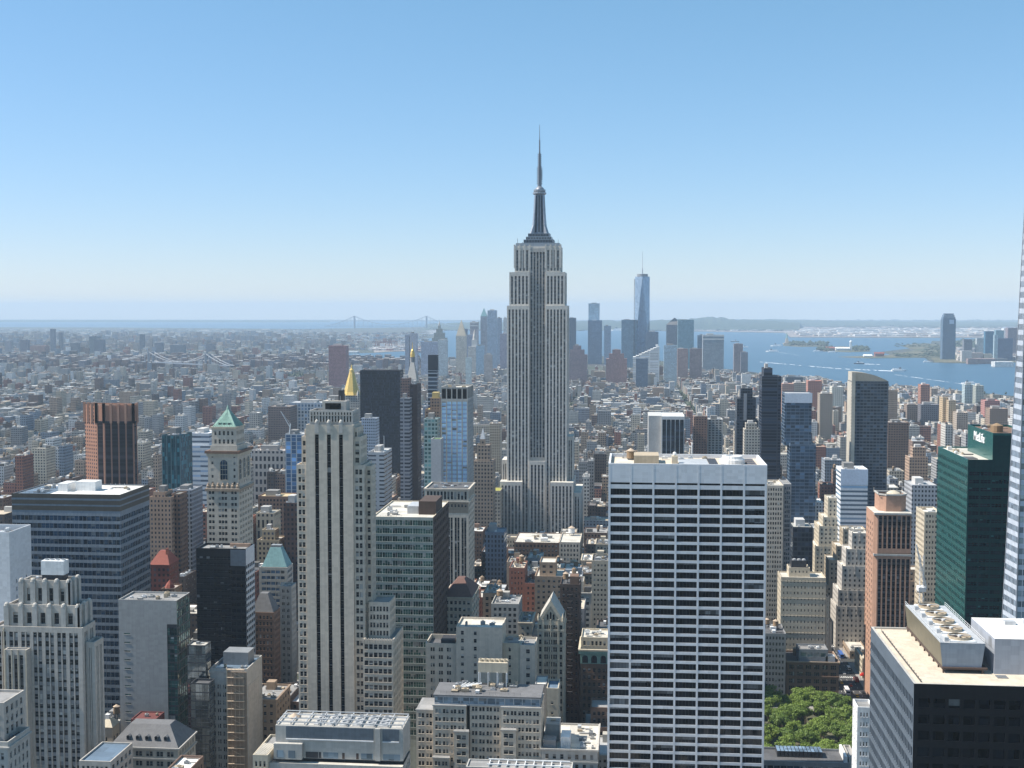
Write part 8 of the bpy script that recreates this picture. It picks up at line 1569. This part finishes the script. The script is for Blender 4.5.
def vehicle(kind, x, y, paint, label):
    e = empty(kind, (x, y, .01), label, {'taxi': 'taxi', 'parked_car': 'car', 'box_truck': 'truck', 'bus': 'bus', 'van': 'van'}[kind]); L = e.location[:]; l, w, h, ch = {'taxi': (4.8, 1.85, .85, 1.45), 'parked_car': (4.6, 1.8, .85, 1.42), 'box_truck': (8, 2.4, 1.2, 3.3), 'bus': (12, 2.55, 3.1, 3.1), 'van': (5.6, 2.0, 1.1, 2.2)}[kind]
    b = MB()
    if kind in ('taxi', 'parked_car'):
        b.loft([(x - w / 2, y - l / 2), (x + w / 2, y - l / 2), (x + w / 2, y + l / 2), (x - w / 2, y + l / 2)], .3, [(x - w / 2 + .06, y - l / 2 + .08), (x + w / 2 - .06, y - l / 2 + .08), (x + w / 2 - .06, y + l / 2 - .08), (x - w / 2 + .06, y + l / 2 - .08)], h); b.build('body', MATS[paint], e, L)
        g = MB(); g.loft([(x - w / 2 + .1, y - l * .32), (x + w / 2 - .1, y - l * .32), (x + w / 2 - .1, y + l * .24), (x - w / 2 + .1, y + l * .24)], h, [(x - w / 2 + .25, y - l * .2), (x + w / 2 - .25, y - l * .2), (x + w / 2 - .25, y + l * .12), (x - w / 2 + .25, y + l * .12)], ch - .04); g.build('window', MATS['glass_black'], e, L); r = MB(); r.box(x - w / 2 + .24, x + w / 2 - .24, y - l * .2, y + l * .12, ch - .038, ch); r.build('roof', MATS[paint], e, L)
    elif kind == 'box_truck':
        b.box(x - w / 2, x + w / 2, y - l / 2, y + l * .2, .9, ch, bottom=True); b.build('cargo_box', MATS[paint], e, L); c = MB(); c.box(x - w / 2 + .1, x + w / 2 - .1, y + l * .22, y + l / 2, .45, 2.3); c.build('cab', MATS[paint], e, L); g = MB(); g.face([(x - .9, y + l / 2 + .01, 1.4), (x + .9, y + l / 2 + .01, 1.4), (x + .9, y + l / 2 + .01, 2.1), (x - .9, y + l / 2 + .01, 2.1)]); g.build('window', MATS['glass_black'], e, L)
    else:
        b.box(x - w / 2, x + w / 2, y - l / 2, y + l / 2, .4, ch, bottom=True); b.build('body', MATS[paint], e, L); g = MB()
        for s in (-1, 1): g.face([(x + s * (w / 2 + .01), y - l * .45, ch * .5), (x + s * (w / 2 + .01), y + l * .45, ch * .5), (x + s * (w / 2 + .01), y + l * .45, ch * .8), (x + s * (w / 2 + .01), y - l * .45, ch * .8)])
        g.face([(x - w * .42, y - l / 2 - .01, ch * .5), (x + w * .42, y - l / 2 - .01, ch * .5), (x + w * .42, y - l / 2 - .01, ch * .85), (x - w * .42, y - l / 2 - .01, ch * .85)]); g.build('window', MATS['glass_black'], e, L)
    for sx in (-1, 1):
        for f in (-.32, .32):
            t = MB(); c = Vector((x + sx * (w / 2 - .12), y + f * l, .36)); t.bar((c.x - .11, c.y, c.z), (c.x + .11, c.y, c.z), .36 if kind != 'bus' else .48, 0, 10); t.build('wheel', MATS['tyre'], e, L)
for k, (kd, lane, y, pt, lb) in enumerate((('box_truck', 2, 818, 'paint_white', 'white box truck nearest in the avenue traffic'), ('taxi', 3, 826, 'paint_yellow', 'yellow taxi beside the white box truck'), ('van', 1, 812, 'paint_blue', 'blue van at the kerb near the dark stone block'), ('parked_car', 0, 826, 'paint_silver', 'silver car parked at the near kerb of the avenue'), ('bus', 1, 846, 'paint_white', 'white city bus in the avenue traffic'), ('taxi', 2, 838, 'paint_yellow', 'yellow taxi behind the white box truck'), ('parked_car', 3, 846, 'paint_black', 'black car among taxis in the avenue'), ('taxi', 1, 868, 'paint_yellow', 'yellow taxi behind the white city bus'),
        ('parked_car', 2, 862, 'paint_red', 'red car in the middle of the avenue traffic'), ('box_truck', 3, 872, 'paint_red', 'red box truck farther along the avenue'), ('taxi', 0, 858, 'paint_yellow', 'yellow taxi at the kerb in building shade'), ('parked_car', 2, 890, 'paint_silver', 'silver car past the second crossing'), ('van', 3, 902, 'paint_white', 'white van past the second crossing'), ('taxi', 2, 915, 'paint_yellow', 'farthest yellow taxi on the avenue'), ('parked_car', 1, 905, 'paint_blue', 'blue car past the second crossing'), ('bus', 3, 936, 'paint_blue', 'blue and white bus far up the avenue'))):
    vehicle(kd, AX0 + 2.4 + lane * 5.0 + R3.uniform(-.4, .4), y, pt, lb)
def red_awning():
    X, Y = ground(845.5, 660); X = 162.0; e = empty('awning', (X, 884, 0), 'bright red canopy at the street corner beyond the park', 'canopy'); L = e.location[:]; m = MB(); m.pyramid(X - 3.5, X + 1.5, 875, 878.5, 3.2, 5.0, .5); m.build('cover', MATS['paint_red'], e, L); p = MB()
    for dx, dy in ((-3.3, 875.2), (1.3, 875.2), (1.3, 878.3), (-3.3, 878.3)): p.bar((X + dx, dy, 0), (X + dx, dy, 3.2), .08)
    p.build('post', MATS['metal_dark'], e, L)
red_awning()

# ------------------------------------------------------------------ park trees
def leaf_material():
    m, n, l, b = _mat('leaf'); g = n.new("ShaderNodeNewGeometry"); oi = n.new("ShaderNodeObjectInfo"); a = _noise(n, l, g.outputs['Position'], .5, 3); c = _noise(n, l, g.outputs['Position'], .06, 2)
    col = _mix(n, l, a, (.17, .255, .04), (.26, .36, .06)); col = _mix(n, l, _math(n, l, 'MULTIPLY', c, .5), col, (.20, .26, .05)); col = _mix(n, l, _math(n, l, 'MULTIPLY', oi.outputs['Random'], .6), col, (.08, .15, .03)); l.new(col, b.inputs['Base Color'])
    b.inputs['Roughness'].default_value = .6; t = n.new("ShaderNodeBsdfTranslucent"); l.new(col, t.inputs[0]); x = n.new("ShaderNodeMixShader"); x.inputs[0].default_value = .3; l.new(b.outputs[0], x.inputs[1]); l.new(t.outputs[0], x.inputs[2]); l.new(x.outputs[0], n["Material Output"].inputs[0])
leaf_material(); plain('bark', (.12, .09, .065), streak=0)
def tree_meshes(seed):
    r = random.Random(seed); H_ = 17.0; t = MB(); t.bar((0, 0, 0), (.1, 0, 5), .38, 0, 8); ends = []
    for k in range(7):
        a = 2 * pi * k / 7 + r.uniform(-.3, .3); q = (cos(a) * r.uniform(2.2, 4.4), sin(a) * r.uniform(2.2, 4.4), r.uniform(9, 13)); t.bar((.1, 0, 4.6), q, .17, 0, 6); ends.append(q)
        for _ in range(2): e = (q[0] + r.uniform(-2, 2), q[1] + r.uniform(-2, 2), q[2] + r.uniform(.5, 3)); t.bar(q, e, .08); ends.append(e)
    c = MB(); blobs = [(e[0], e[1], e[2], r.uniform(1.5, 2.6)) for e in ends] + [(r.uniform(-2, 2), r.uniform(-2, 2), r.uniform(12, 15), r.uniform(1.8, 2.6)) for _ in range(4)]
    for (bx, by, bz, br) in blobs:
        for _ in range(int(105 * br / 2)):
            v = Vector((r.gauss(0, 1), r.gauss(0, 1), r.gauss(0, 1))).normalized() * br * r.uniform(.55, 1.08); p = Vector((bx, by, bz)) + Vector((v.x, v.y, v.z * .8)); nrm = (v.normalized() + Vector((r.uniform(-.7, .7), r.uniform(-.7, .7), r.uniform(-.3, .9)))).normalized()
            u = nrm.orthogonal().normalized(); w = nrm.cross(u); s = r.uniform(.28, .55); c.face([tuple(p + u * s), tuple(p + w * s * .7), tuple(p - u * s), tuple(p - w * s * .7)])
    return t, c
PROTO = []
for sd in (1, 2, 3, 4):
    t, c = tree_meshes(sd); to = t.build('trunk', MATS['bark']); co = c.build('crown', MATS['leaf']); PROTO.append((to, co))
spots = []; R4 = random.Random(12)
for k in range(600):
    x, y = R4.uniform(66, 135), R4.uniform(655, 800)
    if proj(x, y, 16)[1] > 775 or any((x - a) ** 2 + (y - b_) ** 2 < 7.9 ** 2 for a, b_ in spots): continue
    spots.append((x, y))
for k, (x, y) in enumerate(spots):
    e = empty('park_tree', (x, y, .15), 'leafy green plane tree in the park canopy beside the white grid tower', 'tree', 'plane trees of the park'); s = R4.uniform(.72, 1.05); e.scale = (s, s, s * R4.uniform(.8, 1.12)); e.rotation_euler = (0, 0, R4.uniform(0, 6.28))
    for o in PROTO[k % 4]: q = o.copy(); scene.collection.objects.link(q); q.parent = e
for to, co in PROTO: bpy.data.objects.remove(to); bpy.data.objects.remove(co)
lw = MB(); lw.face([(58, 640, .16), (137, 640, .16), (137, 803, .16), (58, 803, .16)]); tag(lw.build('park_ground', MATS['marsh_mat']), 'shaded lawn under the park trees', 'lawn', None, 'structure')
for k in range(7):
    x = 138.6 if k % 2 else 156.4; y = 806 + k * 22; e = empty('street_lamp', (x, y, 0), 'grey street lamp on the kerb of the avenue', 'street lamp', 'street lamps along the avenue'); p = MB(); p.bar((x, y, 0), (x, y, 9), .1, 0, 6); p.build('pole', MATS['metal_grey'], e, (x, y, 0)); h = MB(); d = 1 if k % 2 else -1; h.bar((x, y, 9), (x + d * 2.2, y, 9.3), .07); h.box(min(x + d * 2.2, x + d * 3), max(x + d * 2.2, x + d * 3), y - .2, y + .2, 9.2, 9.4, bottom=True); h.build('lamp_arm', MATS['metal_light'], e, (x, y, 0))
# ------------------------------------------------------------------ air
hz = MB(); hz.box(-31000, 31000, -700, FAR + 300, -1.5, 470, bottom=True)
hm = bpy.data.materials.new('haze_air'); hm.use_nodes = True; hn = hm.node_tree.nodes; hn.clear()
pv = hn.new("ShaderNodeVolumePrincipled"); pv.inputs['Color'].default_value = (.60, .77, .95, 1); pv.inputs['Density'].default_value = 4.2e-5; pv.inputs['Anisotropy'].default_value = 0.0
ho = hn.new("ShaderNodeOutputMaterial"); hm.node_tree.links.new(pv.outputs[0], ho.inputs['Volume'])
tag(hz.build('haze', hm), 'pale blue summer haze over the whole city', 'haze', None, 'stuff')
